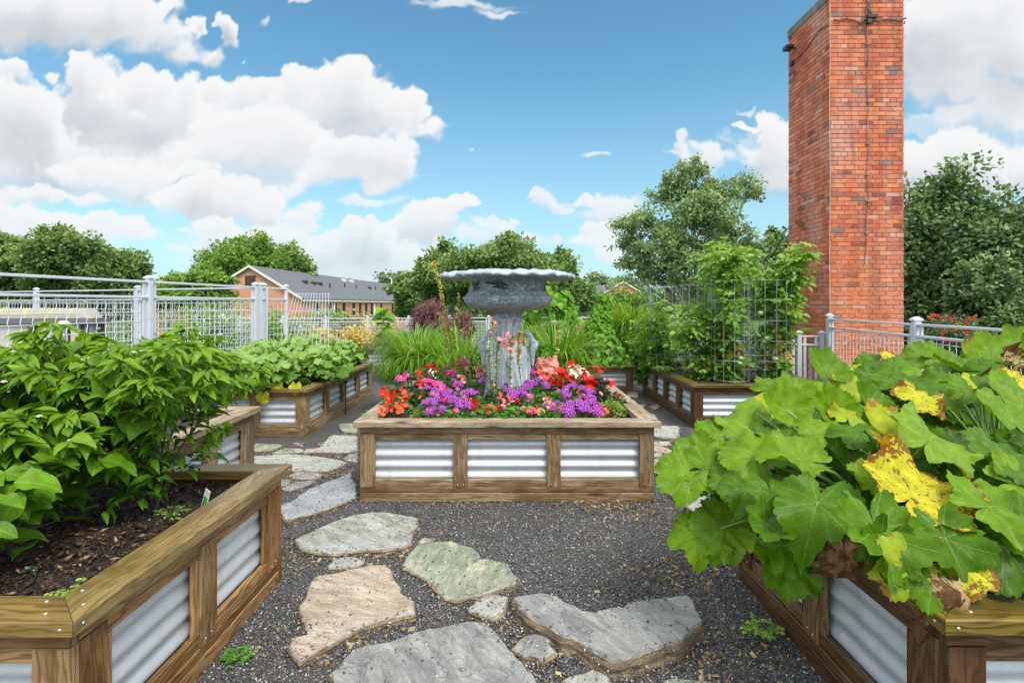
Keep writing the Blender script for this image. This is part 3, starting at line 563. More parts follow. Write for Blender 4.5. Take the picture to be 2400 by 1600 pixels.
def raised_bed(label, x0, x1, y0, y1, h=.665, nf=3, ns=2, sides='fr', rimk='rim', postk='post', nscrew=True, rw=.15, soil=.07):
    bed = empty('raised_bed', label, 'raised bed', ((x0 + x1) / 2, (y0 + y1) / 2, 0), 'raised garden beds'); k_ = h / .665; T = .038
    zs = [0, .073 * k_, .076 * k_, .120 * k_, .180 * k_, .503 * k_, .556 * k_, .558 * k_, .612 * k_, .615 * k_, h]
    defs = {'f': ((x0, y0), (1, 0), (0, -1), x1 - x0, nf, 0), 'b': ((x1, y1), (-1, 0), (0, 1), x1 - x0, nf, 0), 'r': ((x1, y0), (0, 1), (1, 0), y1 - y0, ns, T), 'l': ((x0, y1), (0, -1), (-1, 0), y1 - y0, ns, T)}
    Z = Vector((0, 0, 1))
    for sd_, (o2, a2, n2, L, n, ins) in defs.items():
        a = Vector((*a2, 0)); nn = Vector((*n2, 0)); o = Vector((*o2, 0)) + a * ins; L = L - 2 * ins; inn = -nn
        def bd(t0, t1, z0, z1, d0=0.0, th=T): mb = MB(); mb.board(o + a * t0 + inn * d0 + Z * z0, a, Z, inn, t1 - t0, z1 - z0, th); return mb
        def bdv(t0, t1, z0, z1, d0=0.0, th=T): mb = MB(); mb.board(o + a * t0 + inn * d0 + Z * z0, Z, a, inn, z1 - z0, t1 - t0, th); return mb
        if sd_ not in sides:
            bd(0, L, 0, zs[9] - .002).build('plank_side', M[postk], bed); 
        else:
            bd(0, L, zs[0], zs[1]).build('base_board', M[postk], bed)
            bd(.0, L, zs[2], zs[3] - .002, .004).build('lower_rail', M[postk], bed)
            bd(0, L, zs[7], zs[8]).build('upper_rail', M[postk], bed)
            pw = .115; cw = .12; xs = [0] + [(L - pw) * i / n for i in range(1, n)] + [L - cw]
            for i, x in enumerate(xs):
                w_ = cw if i in (0, n) else pw; bdv(x, x + w_, zs[3], zs[6], 0).build('post', M[postk], bed)
                if nscrew:
                    for q in (.3, .7): screw(o + a * (x + w_ * q) + Z * (zs[3] + .022 + random.uniform(-.006, .006)), nn, bed, .005)
            for i in range(n):
                w_ = cw if i == 0 else pw; s0 = xs[i] + w_ + .001; s1 = xs[i + 1] - .001
                bd(s0, s1, zs[3], zs[4], .012, .03).build('nailer', M[postk], bed); bd(s0, s1, zs[5], zs[6], .012, .03).build('nailer', M[postk], bed)
                if sd_ in 'rl':
                    bdv(s0, s0 + .035, zs[4] + .001, zs[5] - .001, .012, .02).build('nailer', M[postk], bed); bdv(s1 - .035, s1, zs[4] + .001, zs[5] - .001, .012, .02).build('nailer', M[postk], bed)
                corr_panel(o + a * (s0 - .02) + inn * .052 + Z * (zs[4] - .01), a, nn, s1 - s0 + .04, zs[4] - .01, zs[5] + .01, bed)
        # rim with mitred corners
        ov = .045; o3 = Vector((*o2, 0)) + nn * ov - a * ov + Z * zs[9]; LL = (x1 - x0 if sd_ in 'fb' else y1 - y0) + 2 * ov
        mb = MB(); mb.board(o3 + a * .001, a, inn, Z, LL - .002, rw, zs[10] - zs[9], 1.0, -1.0, ch=.005, var=random.uniform(.1, .9)); mb.build('rim_board', M[rimk], bed)
        if nscrew and sd_ in sides:
            for q in (.06, LL - .07):
                for q2 in (.3, .75): screw(o3 + a * (q + (rw * q2 * (1 if q < 1 else -1)) + random.uniform(-.01, .01)) + inn * (rw * q2) + Z * (zs[10] - zs[9]), (0, 0, 1), bed)
                screw(o3 + a * (q - .02 if q < 1 else q + .03) + Z * ((zs[10] - zs[9]) * .5), nn, bed, .0055)
        mb = MB(); mb.board(o + inn * .068 + a * .07 + Z * .02, a, Z, inn, L - .14, zs[9] - .025, .02); mb.build('liner', M['post_dark'], bed)
    sx0, sx1, sy0, sy1 = x0 + .09, x1 - .09, y0 + .09, y1 - .09; n1, n2 = max(8, int((sx1 - sx0) / .03)), max(8, int((sy1 - sy0) / .03)); gx, gy = np.meshgrid(np.linspace(sx0, sx1, n1), np.linspace(sy0, sy1, n2))
    gz = h - soil + (fbm2(gx * 5 + 40, gy * 5 + 40, 5, 9, .6) - .5) * .05; idx = np.arange(n1 * n2).reshape(n2, n1)
    arr_mesh('soil', np.stack([gx, gy, gz], -1).reshape(-1, 3), np.stack([idx[:-1, :-1], idx[:-1, 1:], idx[1:, 1:], idx[1:, :-1]], -1).reshape(-1, 4), soil_m, bed)
    return bed
def bark_chips(bed, x0, x1, y0, y1, z, N):
    p = np.stack([x0 + (x1 - x0) * rng.rand(N), y0 + (y1 - y0) * rng.rand(N), z + .012 * rng.rand(N)], -1); s = .004 + .009 * rng.rand(N) ** 2
    o = Pile().add(ico, icf, p, rand_rot(N, .35), np.stack([s * 2.2, s, s * .4], -1), None, rng.rand(N)).build('bark_mulch', chip_m, bed, False); o['kind'] = 'stuff'
bed_c = raised_bed('wide central raised bed of weathered timber and corrugated steel holding the urn and flowers', -1.235, 1.155, 4.42, 6.8, .66, 3, 3, 'frl', 'rim_pale')
bed_nl = raised_bed('near left raised bed with wet timber rim and bark mulch under the pepper plants', -3.6, -1.34, 1.65, 3.16, .665, 3, 2, 'fr', 'rim', 'post_rich')
bed_l2 = raised_bed('raised bed showing only its right end between the pepper bed and the cucumber bed', -4.3, -2.36, 3.62, 4.98, .665, 2, 2, 'r', 'rim_pale')
bed_ml = raised_bed('raised bed with a row of four steel panels under the cucumber vines', -4.3, -2.50, 6.58, 9.75, .585, 3, 4, 'fr', 'rim')
bed_nr = raised_bed('near right raised bed with dark wet olive timber under the squash plants', 1.33, 3.8, 1.66, 3.2, .665, 3, 2, 'fl', 'rim_olive', 'post_dark')
bed_mr = raised_bed('raised bed with caged tomato plants and four steel panels along its left side', 2.35, 4.1, 7.02, 9.8, .575, 2, 4, 'fl', 'rim_olive', 'post_dark')
bed_fr = raised_bed('small far raised bed with the cone of bean vines', .9, 2.17, 9.75, 11.6, .5, 2, 2, 'fr', 'rim_olive')
bed_fl = raised_bed('far raised bed below the yellow variegated shrubs', -5.6, -2.85, 13.0, 14.6, .57, 4, 2, 'fr', 'rim', nscrew=False)
bark_chips(bed_nl, -3.5, -1.45, 1.75, 3.05, .60, 4200)
bark_chips(bed_nr, 1.45, 3.6, 1.76, 3.1, .60, 2500)
# ================================================================== chimney
def chimney():
    x0, x1, y0, y1, z0, z1 = 5.015, 6.19, 8.6, 9.87, -4.0, 6.43
    ch = empty('brick_chimney', 'tall square red brick chimney with a grey concrete cap and stained faces', 'chimney', ((x0 + x1) / 2, (y0 + y1) / 2, 0))
    mb = MB(); mb.box(x0 + .007, x1 - .007, y0 + .007, y1 - .007, z0, z1, ch=.001, var=.5)
    mm, t, b, o = mat('mortar'); tc_ = t.node('ShaderNodeTexCoord').outputs['Object']; t.link(t.ramp(t.noise(tc_, 9, 5, .7), [(.3, (.13, .09, .07)), (.52, (.34, .26, .21)), (.7, (.74, .66, .55))]), b.inputs['Base Color']); b.inputs['Roughness'].default_value = .9
    mb.build('mortar_core', mm, ch)
    bm_, t, b, o = mat('red_brick'); tc_ = t.node('ShaderNodeTexCoord').outputs['Object']; var = t.attr('var')
    c = t.ramp(var, [(0, (.19, .06, .04)), (.15, (.44, .10, .055)), (.5, (.62, .155, .070)), (.8, (.70, .23, .085)), (.95, (.66, .33, .25)), (.985, (.50, .32, .26)), (1, (.2, .15, .14))])
    st = t.vmath('MULTIPLY', tc_, (1.0, 1.0, .28)); s1 = t.noise(st, 1.6, 5, .6); c = t.mix(t.maprange(s1, .50, .64, 0, .6), c, (.64, .33, .26)); c = t.mix(t.maprange(s1, .47, .36, 0, .5), c, (.34, .07, .035))
    s2 = t.noise(t.vmath('MULTIPLY', tc_, (1.0, 1.0, .09)), 4.5, 5, .6); c = t.mix(t.maprange(s2, .53, .64, 0, .6), c, (.30, .075, .04)); c = t.mix(t.maprange(s2, .42, .34, 0, .45), c, (.66, .36, .27)); hh = t.sep(tc_)[2]; c = t.mix(t.math('MULTIPLY', t.maprange(hh, 3.0, .6), .5), c, (.66, .20, .05))
    c = t.mix(t.maprange(t.noise(tc_, 30, 6, .75), .58, .8, 0, .5), c, (.55, .44, .38)); c = t.mix(t.maprange(t.noise(tc_, 55, 4, .7), .55, .75, 0, .5), c, (.13, .045, .028))
    t.link(c, b.inputs['Base Color']); b.inputs['Roughness'].default_value = .8; t.link(t.bump(t.noise(tc_, 70, 5, .7), .5, .006), b.inputs['Normal'])
    def face(o, a, n, L, z_from, hidden=False):
        V = MB(); zp = .0711; bw = .219; r = 0; z = z1 - zp * int((z1 - z_from) / zp) ; a = Vector(a); nn = Vector(n)
        while z < z1 - .01:
            head = (r % 6 == 5); w = bw / 2 if head else bw; x = -(w / 2 if r % 2 else 0) + random.uniform(-.006, .006)
            while x < L - .01:
                s0 = max(x, 0) + (.005 if x > 0 else 0); s1 = min(x + w, L) - (.005 if x + w < L else 0)
                if s1 - s0 > .02:
                    d = random.uniform(0, .0025); V.board(Vector(o) + a * s0 + nn * d + Vector((0, 0, z + .0055 + random.uniform(-.001, .001))), a, (0, 0, 1), -nn, s1 - s0, zp - .011, .02, ch=.002 + random.random() * .002, var=1.0 if random.random() < .012 else min(.96, max(0, random.gauss(.5, .24))))
                x += w
            z += zp; r += 1
        V.build('brick_face', bm_, ch)
    face((x0 + .021, y0, 0), (1, 0, 0), (0, -1, 0), x1 - x0 - .042, -.3); face((x0, y1, 0), (0, -1, 0), (-1, 0, 0), y1 - y0, -.3)
    face((x1, y0, 0), (0, 1, 0), (1, 0, 0), y1 - y0, -.3)
    cap = plain('cap_concrete', (.20, .18, .155), .85, 0, 7, .45, .4); mb = MB(); mb.box(x0 - .015, x1 + .015, y0 - .015, y1 + .015, z1 - .005, z1 + .13, ch=.01); mb.build('concrete_cap', cap, ch)
    jf = y0 - .012
    # cables, conduit and spotlight fixed to the faces (things of their own)
    mb = MB(); zc_ = 6.08
    pts = [(x0 + .05 + 1.15 * i / 26, jf - .004 - .006 * random.random(), zc_ - .02 * math.sin(i * .9) + .01 * random.uniform(-1, 1) - (.02 if 8 < i < 15 else 0)) for i in range(27)]
    mb.tube(pts, .007, 6); mb.tube([(p[0], p[1] - .008, p[2] + .02 * math.sin(i * .6)) for i, p in enumerate(pts)], .005, 5); mb.tube([(x1 + .0, jf, zc_ - .01), (x1 + .03, y0 + .02, zc_ - .03), (x1 + .02, y0 + .1, zc_ - .02)], .007, 6)
    c = mb.build('cable', M['iron'], None, (x0 + .6, jf, zc_)); tag(c, 'dark cable wrapped level round the top of the brick chimney front', 'cable')
    mb = MB(); xc = x0 + .60; pts = [(xc + .012 * math.sin(i * .7) - (.05 * max(0, (i - 40) / 12)), jf - .006, 6.44 - i * .0825) for i in range(52)]
    mb.tube(pts, .0065, 6); mb.tube([(p[0] - .03 + .02 * math.sin(i), p[1], p[2]) for i, p in enumerate(pts[:14])], .004, 5)
    for i in (9, 20, 28, 34, 39, 45): mb.board((pts[i][0] - .03, jf + .006, pts[i][2]), (1, 0, 0), (0, 0, 1), (0, -1, 0), .06, .02, .02)
    c = mb.build('conduit', plain('conduit_grey', (.26, .20, .19), .6), None, (xc, jf, 0)); tag(c, 'thin grey conduit running down the middle of the brick chimney front', 'conduit')
    mb = MB(); 
    for i in range(7): mb.tube([(xc + random.uniform(-.09, .05), jf - .01, 6.44 - random.random() * .2), (xc + random.uniform(-.08, .08), jf - .02, 6.2), (xc, jf - .01, 6.05 + random.uniform(-.03, .05))], .004, 5)
    mb.box(xc - .03, xc + .03, jf - .05, jf - .0, 6.02, 6.09); mb.box(xc - .02, xc + .14, jf - .035, jf, 6.12, 6.17)
    c = mb.build('junction_box', M['iron'], None, (xc, jf, 6.1)); tag(c, 'knot of loose wires and a small box where the cables cross on the chimney', 'junction box')
    mb = MB(); pts = [(x0 - .010, y0 + .02 + 1.15 * i / 14, 6.02 + .05 * math.sin(i * .5) - .006 * i) for i in range(15)]; mb.tube(pts, .006, 5); c = mb.build('cable', M['iron'], None, pts[7]); tag(c, 'thin dark cable sagging along the left face of the chimney', 'cable')
    sp = empty('spotlight', 'small black floodlight mounted high on the left face of the chimney', 'lamp', (x0, 9.62, 6.13)); mb = MB(); mb.tube([(x0, 9.62, 6.13), (x0 - .09, 9.60, 6.12)], .012, 8); mb.build('bracket', M['black'], sp)
    mb = MB(); mb.board((x0 - .20, 9.52, 6.09), (1, 0, 0), (0, 1, 0), (0, 0, 1), .12, .17, .07, ch=.015); mb.build('lamp_head', M['black'], sp); mb = MB(); mb.board((x0 - .05, 9.66, 5.86), (1, 0, 0), (0, 1, 0), (0, 0, 1), .045, .10, .07, ch=.01); mb.build('driver_box', M['iron'], sp)
    # white thin wire down the front left edge
    mb = MB(); mb.tube([(x0 + .004 + .004 * math.sin(z * 7), y0 - .010, 6.35 - z * .26) for z in range(24)], .0035, 5); c = mb.build('white_cord', plain('cord_white', (.72, .66, .5), .6), None, (x0, y0, 3)); tag(c, 'pale cord hanging down the front left corner of the chimney', 'cord')
chimney()
# ================================================================== fences
def crimp(p0, p1, r, amp, nrm, n_per, nside=5):
    p0, p1, nrm = Vector(p0), Vector(p1), Vector(nrm); n = max(2, int(n_per)); mb = []
    return [p0.lerp(p1, i / n) + nrm * (amp * math.sin(i * math.pi * .5)) for i in range(n + 1)]
def fence(label, posts, ztop, zrail2, zbot, cell=.12, wr=.0045, rail=.028, crimped=True, flank=.10, pw=.075, capz=.06, group=None, startbar=False):
    """posts: [(x, y), ...] along a line"""
    A, B = Vector((*posts[0], 0)), Vector((*posts[-1], 0)); f = empty('mesh_fence', label, 'fence', A.lerp(B, .5), group)
    a = (B - A).normalized(); n = Vector((a.y, -a.x, 0)); Z = Vector((0, 0, 1))
    for i, (x, y) in enumerate(posts):
        p = Vector((x, y, 0)); mb = MB(); mb.board(p - a * pw / 2 - n * pw / 2, Z, a, n, ztop + .03, pw, pw, ch=.006, var=.5); ps = mb.build('post', M['white'], f)
        mb = MB(); c = p + Z * (ztop + .03); w = pw * .66; vs = [c + a * (sx_ * w) + n * (sy_ * w) + Z * z for z in (0, .018) for sx_, sy_ in ((-1, -1), (1, -1), (1, 1), (-1, 1))] + [c + Z * .045 + a * (sx_ * w * .3) + n * (sy_ * w * .3) for sx_, sy_ in ((-1, -1), (1, -1), (1, 1), (-1, 1))]
        mb.add(vs, [[3, 2, 1, 0]] + [[r_ * 4 + j, r_ * 4 + (j + 1) % 4, r_ * 4 + 4 + (j + 1) % 4, r_ * 4 + 4 + j] for r_ in (0, 1) for j in range(4)] + [[8, 9, 10, 11]]); mb.build('post_cap', M['white'], ps).location = p * 0 - (world_loc(ps) - world_loc(ps))
        if flank:
            for s in (-1, 1):
                if (i == 0 and s < 0 and startbar) or True:
                    mb = MB(); mb.board(p + a * (s * (pw / 2 + flank * .55)) - a * .02 - n * .012, Z, a, n, ztop - .01, .04, .024, ch=.003, var=.5); mb.build('side_bar', M['white'], f)
    L = (B - A).length
    for z in (ztop - rail, zrail2 - rail, zbot):
        mb = MB(); mb.board(A - n * rail * .8 + Z * z, a, n, Z, L, rail * 1.6, rail, ch=.004, var=.5); mb.build('rail', M['white'], f)
    for i in range(len(posts) - 1):
        p, q = Vector((*posts[i], 0)), Vector((*posts[i + 1], 0)); l = (q - p).length; g_ = pw / 2 + (flank + .02 if flank else .01); p2 = p + a * g_; l2 = l - 2 * g_; nw = max(2, int(round(l2 / cell))); mb = MB()
        for j in range(nw + 1):
            x = l2 * j / nw; zz0 = zbot + rail; zz1 = zrail2 - rail; hn = (zz1 - zz0) / cell
            mb.tube(crimp(p2 + a * x + Z * zz0, p2 + a * x + Z * zz1, wr, wr * 1.5 if crimped else 0, a, hn * 4 if crimped else 1), wr, 5, cap=False)
        nh = int((zrail2 - rail - zbot - rail) / cell)
        for j in range(nh): z = zrail2 - rail - cell * (j + .5); mb.tube([p2 + Z * z, p2 + a * l2 + Z * z], wr, 5, cap=False)
        mb.build('mesh_panel', M['wire'], f)
    return f
LX = lambda Y: -5 + .157 * (Y - 7.5)
fence('near left white mesh fence beside the pepper bed with its rails above eye level', [(LX(y), y) for y in (2.84, 5.17, 7.5, 9.83)], 1.93, 1.72, .15, .125, .0055, .032)
fence('white mesh fence in a far line behind the plaid cabinet, meeting the near left fence', [(-14.4, 14.2), (-11.25, 12.87), (-7.9, 11.48), (-4.62, 10.1)], 1.93, 1.72, .15, .125, .005, .03)
fence('short white fence return with open bars behind the trellis end of the cucumber bed', [(LX(9.98), 9.98), (LX(10.8), 10.8)], 1.93, 1.72, .15, .12, .0045, .03, pw=.06, flank=0)
RX = lambda Y: 4.78 + .157 * (Y - 8.2)
fence('right white mesh fence standing in front of the brick chimney', [(RX(y), y) for y in (1.5, 3.73, 5.96, 8.19)], 1.395, 1.27, .12, .10, .004, .026)
bb = lambda x: 19.3 + .12 * x
fence('long far white mesh fence across the back of the garden behind the urn', [(x, bb(x)) for x in np.arange(-9.1, 8.2, 1.38)], 1.15, 1.03, .12, .11, .0045, .03, crimped=False, flank=.08)
fence('small low white fence with open bars left of the chimney foot', [(3.4, 8.55), (4.42, 8.38), (4.74, 8.33)], 1.13, 1.0, .12, .11, .004, .024, pw=.065, flank=.09)
bx = empty('electrical_box', 'small white electrical box on a stake between the low fence and the chimney', 'utility box', (4.76, 8.25, 0)); mb = MB(); mb.tube([(4.76, 8.25, 0), (4.76, 8.25, .85)], .018, 8); mb.build('stake', M['white'], bx); mb = MB(); mb.box(4.69, 4.83, 8.18, 8.24, .79, .93, ch=.008); q = mb.build('box_body', M['white'], bx); mb = MB(); mb.tube([(4.80, 8.18, .83), (4.80, 8.165, .83)], .018, 10); mb.build('knob', M['iron'], bx)
# ================================================================== urn
def urn():
    cx, cy = P(1190.4, 800, 5.6).x, 5.6; u = empty('garden_urn', 'huge weathered blue grey garden urn with a ruffled rim in the middle of the flowers', 'urn', (cx, cy, .59))
    m, t, b, o = mat('weathered_lead'); tc_ = t.node('ShaderNodeTexCoord').outputs['Object']
    st = t.vmath('MULTIPLY', tc_, (1.0, 1.0, 1.8)); n1 = t.noise(st, 5, 6, .65, dist=.8); n2 = t.noise(tc_, 22, 5, .7, dist=1.0); n3 = t.noise(t.vmath('MULTIPLY', tc_, (1, 1, 2.6)), 5.5, 4, .6)
    c = t.ramp(n1, [(.25, (.22, .27, .33)), (.5, (.36, .43, .49)), (.75, (.54, .60, .65))]); c = t.mix(t.maprange(n2, .53, .66, 0, .85), c, (.74, .78, .81)); c = t.mix(t.maprange(n2, .40, .30, 0, .6), c, (.10, .12, .15))
    hz_ = t.sep(tc_)[2]; band = t.math('MULTIPLY', t.maprange(hz_, 1.13, 1.17), t.maprange(hz_, 1.26, 1.22)); c = t.mix(t.math('MULTIPLY', band, t.maprange(n3, .52, .56)), c, (.022, .026, .035))
    t.link(c, b.inputs['Base Color']); b.inputs['Roughness'].default_value = .5; t.link(t.bump(t.math('ADD', n2, t.math('MULTIPLY', t.noise(tc_, 60, 4), .3)), .6, .012), b.inputs['Normal'])
    lump = lambda r, z, an: (r * (1 + .006 * math.sin(an * 9 + z * 20)), z)
    bowl = [(.155, 1.455), (.15, 1.475), (.145, 1.50), (.170, 1.524), (.24, 1.536), (.32, 1.552), (.385, 1.576), (.425, 1.604), (.446, 1.632), (.456, 1.655), (.460, 1.668), (.456, 1.678), (.440, 1.684), (.425, 1.70), (.402, 1.73), (.392, 1.76), (.386, 1.79), (.390, 1.82), (.40, 1.85), (.43, 1.868), (.43, 1.88), (.40, 1.875), (.36, 1.80), (.40, 1.68), (.30, 1.62), (.02, 1.60)]
    md = m.copy(); md.name = 'dark_lead'
    for nd in md.node_tree.nodes:
        if nd.type == 'VALTORGB' and len(nd.color_ramp.elements) == 3 and abs(nd.color_ramp.elements[0].color[0] - .22) < .01:
            for e, cc_ in zip(nd.color_ramp.elements, ((.13, .165, .21), (.22, .275, .33), (.36, .42, .47))): e.color = (*cc_, 1)
    MB().lathe(bowl, cx, cy, 72, fn=lump).build('bowl', md, u)
    rs_ = np.random.RandomState(12); RUF = np.convolve(np.tile(rs_.rand(220), 3), np.ones(9) / 9, 'same')[220:440]; RUF = (RUF - RUF.min()) / (RUF.max() - RUF.min()); RUF2 = rs_.rand(220) * 2 - 1; RUF2 = np.convolve(np.tile(RUF2, 3), np.ones(3) / 3, 'same')[220:440]
    def ruff(r, z, an):
        w = max(0, (r - .42) / .26); a_ = an / (2 * math.pi) * 220; q = RUF[int(a_) % 220] if r > .6 else RUF[(int(a_) + 3) % 220]; q2 = RUF2[int(a_ + r * 40) % 220] * 1.6
        return r * (1 + w * (.016 * q + .010 * q2)) , z + w * (.010 * q + .013 * q2 - .008) * (1.0 if z > 1.88 else .75)
    rimp = [(.425, 1.872), (.50, 1.876), (.58, 1.874), (.64, 1.872), (.668, 1.866), (.684, 1.870), (.690, 1.882), (.686, 1.896), (.672, 1.908), (.650, 1.912), (.635, 1.900), (.61, 1.918), (.58, 1.930), (.54, 1.925), (.50, 1.905), (.42, 1.885)]
    MB().lathe(rimp, cx, cy, 220, fn=ruff).build('rim', m, u)
    mb = MB()   # raised ornaments on the lower bulge
    for i in range(7):
        an = i * math.pi / 3.5 + .1; R_ = lambda z: .30 + (z - 1.562) / .1 * .14
        for s in (-1, 1):
            pts = [(cx + math.cos(an + s * .02 * q * (1 + q * .35)) * (.302 + .030 * q), cy + math.sin(an + s * .02 * q * (1 + q * .35)) * (.302 + .030 * q), 1.555 + .0022 * q * q + .006 * q) for q in range(6)]
            mb.tube(pts, [.006, .010, .012, .011, .008, .004], 6)
        c = Vector((cx + math.cos(an) * .435, cy + math.sin(an) * .435, 1.632)); mb.tube([c + Vector((0, 0, -.014)), c, c + Vector((0, 0, .014))], [.004, .016, .004], 8)
    for i in range(60): an = i * math.pi / 30; c = Vector((cx + math.cos(an) * .458, cy + math.sin(an) * .458, 1.668)); mb.tube([c + Vector((0, 0, -.009)), c, c + Vector((0, 0, .009))], [.003, .010, .003], 6)
    mb.build('ornament', m, u)
    flu = lambda r, z, an: (r * (1 + .05 * math.cos(an * 14) * max(0, min(1, (z - .8) / .4))) + (.02 * math.cos(an * 4) if z < 1.2 else 0), z)
    stem = [(.25, .585), (.255, .62), (.235, .65), (.215, .70), (.200, .78), (.195, .90), (.190, 1.0), (.180, 1.08), (.165, 1.15), (.145, 1.20), (.125, 1.26), (.118, 1.33), (.122, 1.39), (.132, 1.43), (.155, 1.44), (.158, 1.455)]
    mp, t, b, o = mat('streaked_lead'); tc_ = t.node('ShaderNodeTexCoord').outputs['Object']
    n1 = t.noise(t.vmath('MULTIPLY', tc_, (1.0, 1.0, .14)), 26, 5, .65, dist=.5); n2 = t.noise(tc_, 30, 5, .7, dist=1.2)
    c = t.ramp(n1, [(.34, (.16, .20, .27)), (.46, (.36, .43, .50)), (.58, (.66, .71, .76)), (.7, (.84, .87, .89))]); c = t.mix(t.maprange(n2, .60, .70, 0, .8), c, (.09, .11, .15)); t.link(c, b.inputs['Base Color']); b.inputs['Roughness'].default_value = .5; t.link(t.bump(t.math('ADD', n1, t.math('MULTIPLY', n2, .4)), .9, .02), b.inputs['Normal'])
    MB().lathe(stem, cx, cy, 84, fn=flu).build('pedestal', mp, u)
    for s in (-1, 1):
        mb = MB(); q = [(.105, 1.20), (.118, 1.26), (.140, 1.30), (.170, 1.322), (.203, 1.315), (.228, 1.285), (.243, 1.245), (.258, 1.222), (.280, 1.218), (.300, 1.222), (.296, 1.205), (.272, 1.185), (.255, 1.14), (.250, 1.07), (.252, 1.00), (.256, .96)]
        mb.tube([(cx + s * x, cy - .03, z) for x, z in q], [.022, .022, .021, .022, .025, .028, .032, .036, .022, .010, .026, .040, .036, .026, .016, .006], 10); mb.build('handle', m, u)
        mb = MB(); q = [(.12, 1.2), (.15, 1.14), (.175, 1.06), (.185, .97), (.188, .88), (.195, .78), (.212, .68), (.245, .60)]; mb.tube([(cx + s * x, cy - .02, z) for x, z in q], [.02, .05, .058, .05, .04, .034, .03, .035], 10); mb.build('foot_scroll', mp, u)
    for an in ():
        mb = MB(); mb.tube([(cx + math.cos(an) * r, cy + math.sin(an) * r, z) for r, z in ((.15, 1.22), (.20, 1.12), (.215, .98), (.20, .84), (.22, .70), (.27, .60))], [.02, .035, .03, .022, .026, .035], 9); mb.build('foot_scroll', m, u)
    return u
urn()
# ================================================================== foliage toolkit
def nrm(v): v = np.asarray(v, float); return v / np.maximum(np.linalg.norm(v, axis=-1, keepdims=True), 1e-9)
def frames(dirs, norms):
    """rotation matrices whose y column is the leaf direction and z column close to the wanted normal"""
    y = nrm(dirs); x = nrm(np.cross(y, norms)); z = np.cross(x, y); return np.stack([x, y, z], -1)
def grid_leaf(wfun, nl=8, half=2, fold=.25, droop=.35, wave=0.0, length=1.0, pw=1.0):
    """strip leaf along +y, folded on its midrib; wfun(t) half width"""
    vs = []; uv = []; cols = 2 * half + 1; Y_, Z_ = [0.0], [0.0]
    for i in range(nl):
        an = droop * ((i + .5) / nl) ** pw; Y_.append(Y_[-1] + math.cos(an) * length / nl); Z_.append(Z_[-1] - math.sin(an) * length / nl)
    for i in range(nl + 1):
        t = i / nl; w = wfun(t); y = Y_[i]; z0 = Z_[i]
        for j in range(cols):
            s = (j - half) / half; vs.append((s * w, y, z0 + fold * abs(s) * w + wave * math.sin(t * 9 + (s > 0) * 2) * abs(s) * w)); uv.append((s * w, t))
    fs = [(i * cols + j, i * cols + j + 1, (i + 1) * cols + j + 1, (i + 1) * cols + j) for i in range(nl) for j in range(cols - 1)]
    return np.array(vs), np.array(fs), np.array(uv)
pep_w = lambda t: .27 * max(0.004, math.sin(math.pi * min(1, t ** .75 * 1.0))) ** .9 * (1 - .25 * t) if t < 1 else .002
bel_w = lambda t: .34 * max(0.004, math.sin(math.pi * t ** .8)) ** .75 if t < 1 else .002
heart_w = lambda t: (.46 * math.sin(math.pi * (t * .92 + .08) ** .62) ** .8 * (1 - .2 * t)) if 0 < t < 1 else (.12 if t == 0 else .004)
tri_w = lambda t: .42 * (1 - t) ** .75 * min(1, t * 6 + .15) if t < 1 else .004
PEP = [grid_leaf(pep_w, 8, 2, f, d, w) for f, d, w in ((.35, .5, .1), (.2, .9, .15), (.5, .3, .1), (.3, 1.3, .2))]
BEL = [grid_leaf(bel_w, 9, 2, f, d, w) for f, d, w in ((.3, .6, .22), (.2, 1.0, .28), (.4, .8, .2))]
HRT = [grid_leaf(heart_w, 6, 2, f, d) for f, d in ((.3, .5), (.15, .9))]
SML = [grid_leaf(pep_w, 3, 1, .3, .5)]
BLADE = lambda droop, w=.012: grid_leaf(lambda t: w * (1 - t ** 2) + .0006, 14, 1, .35, droop, pw=3.0)
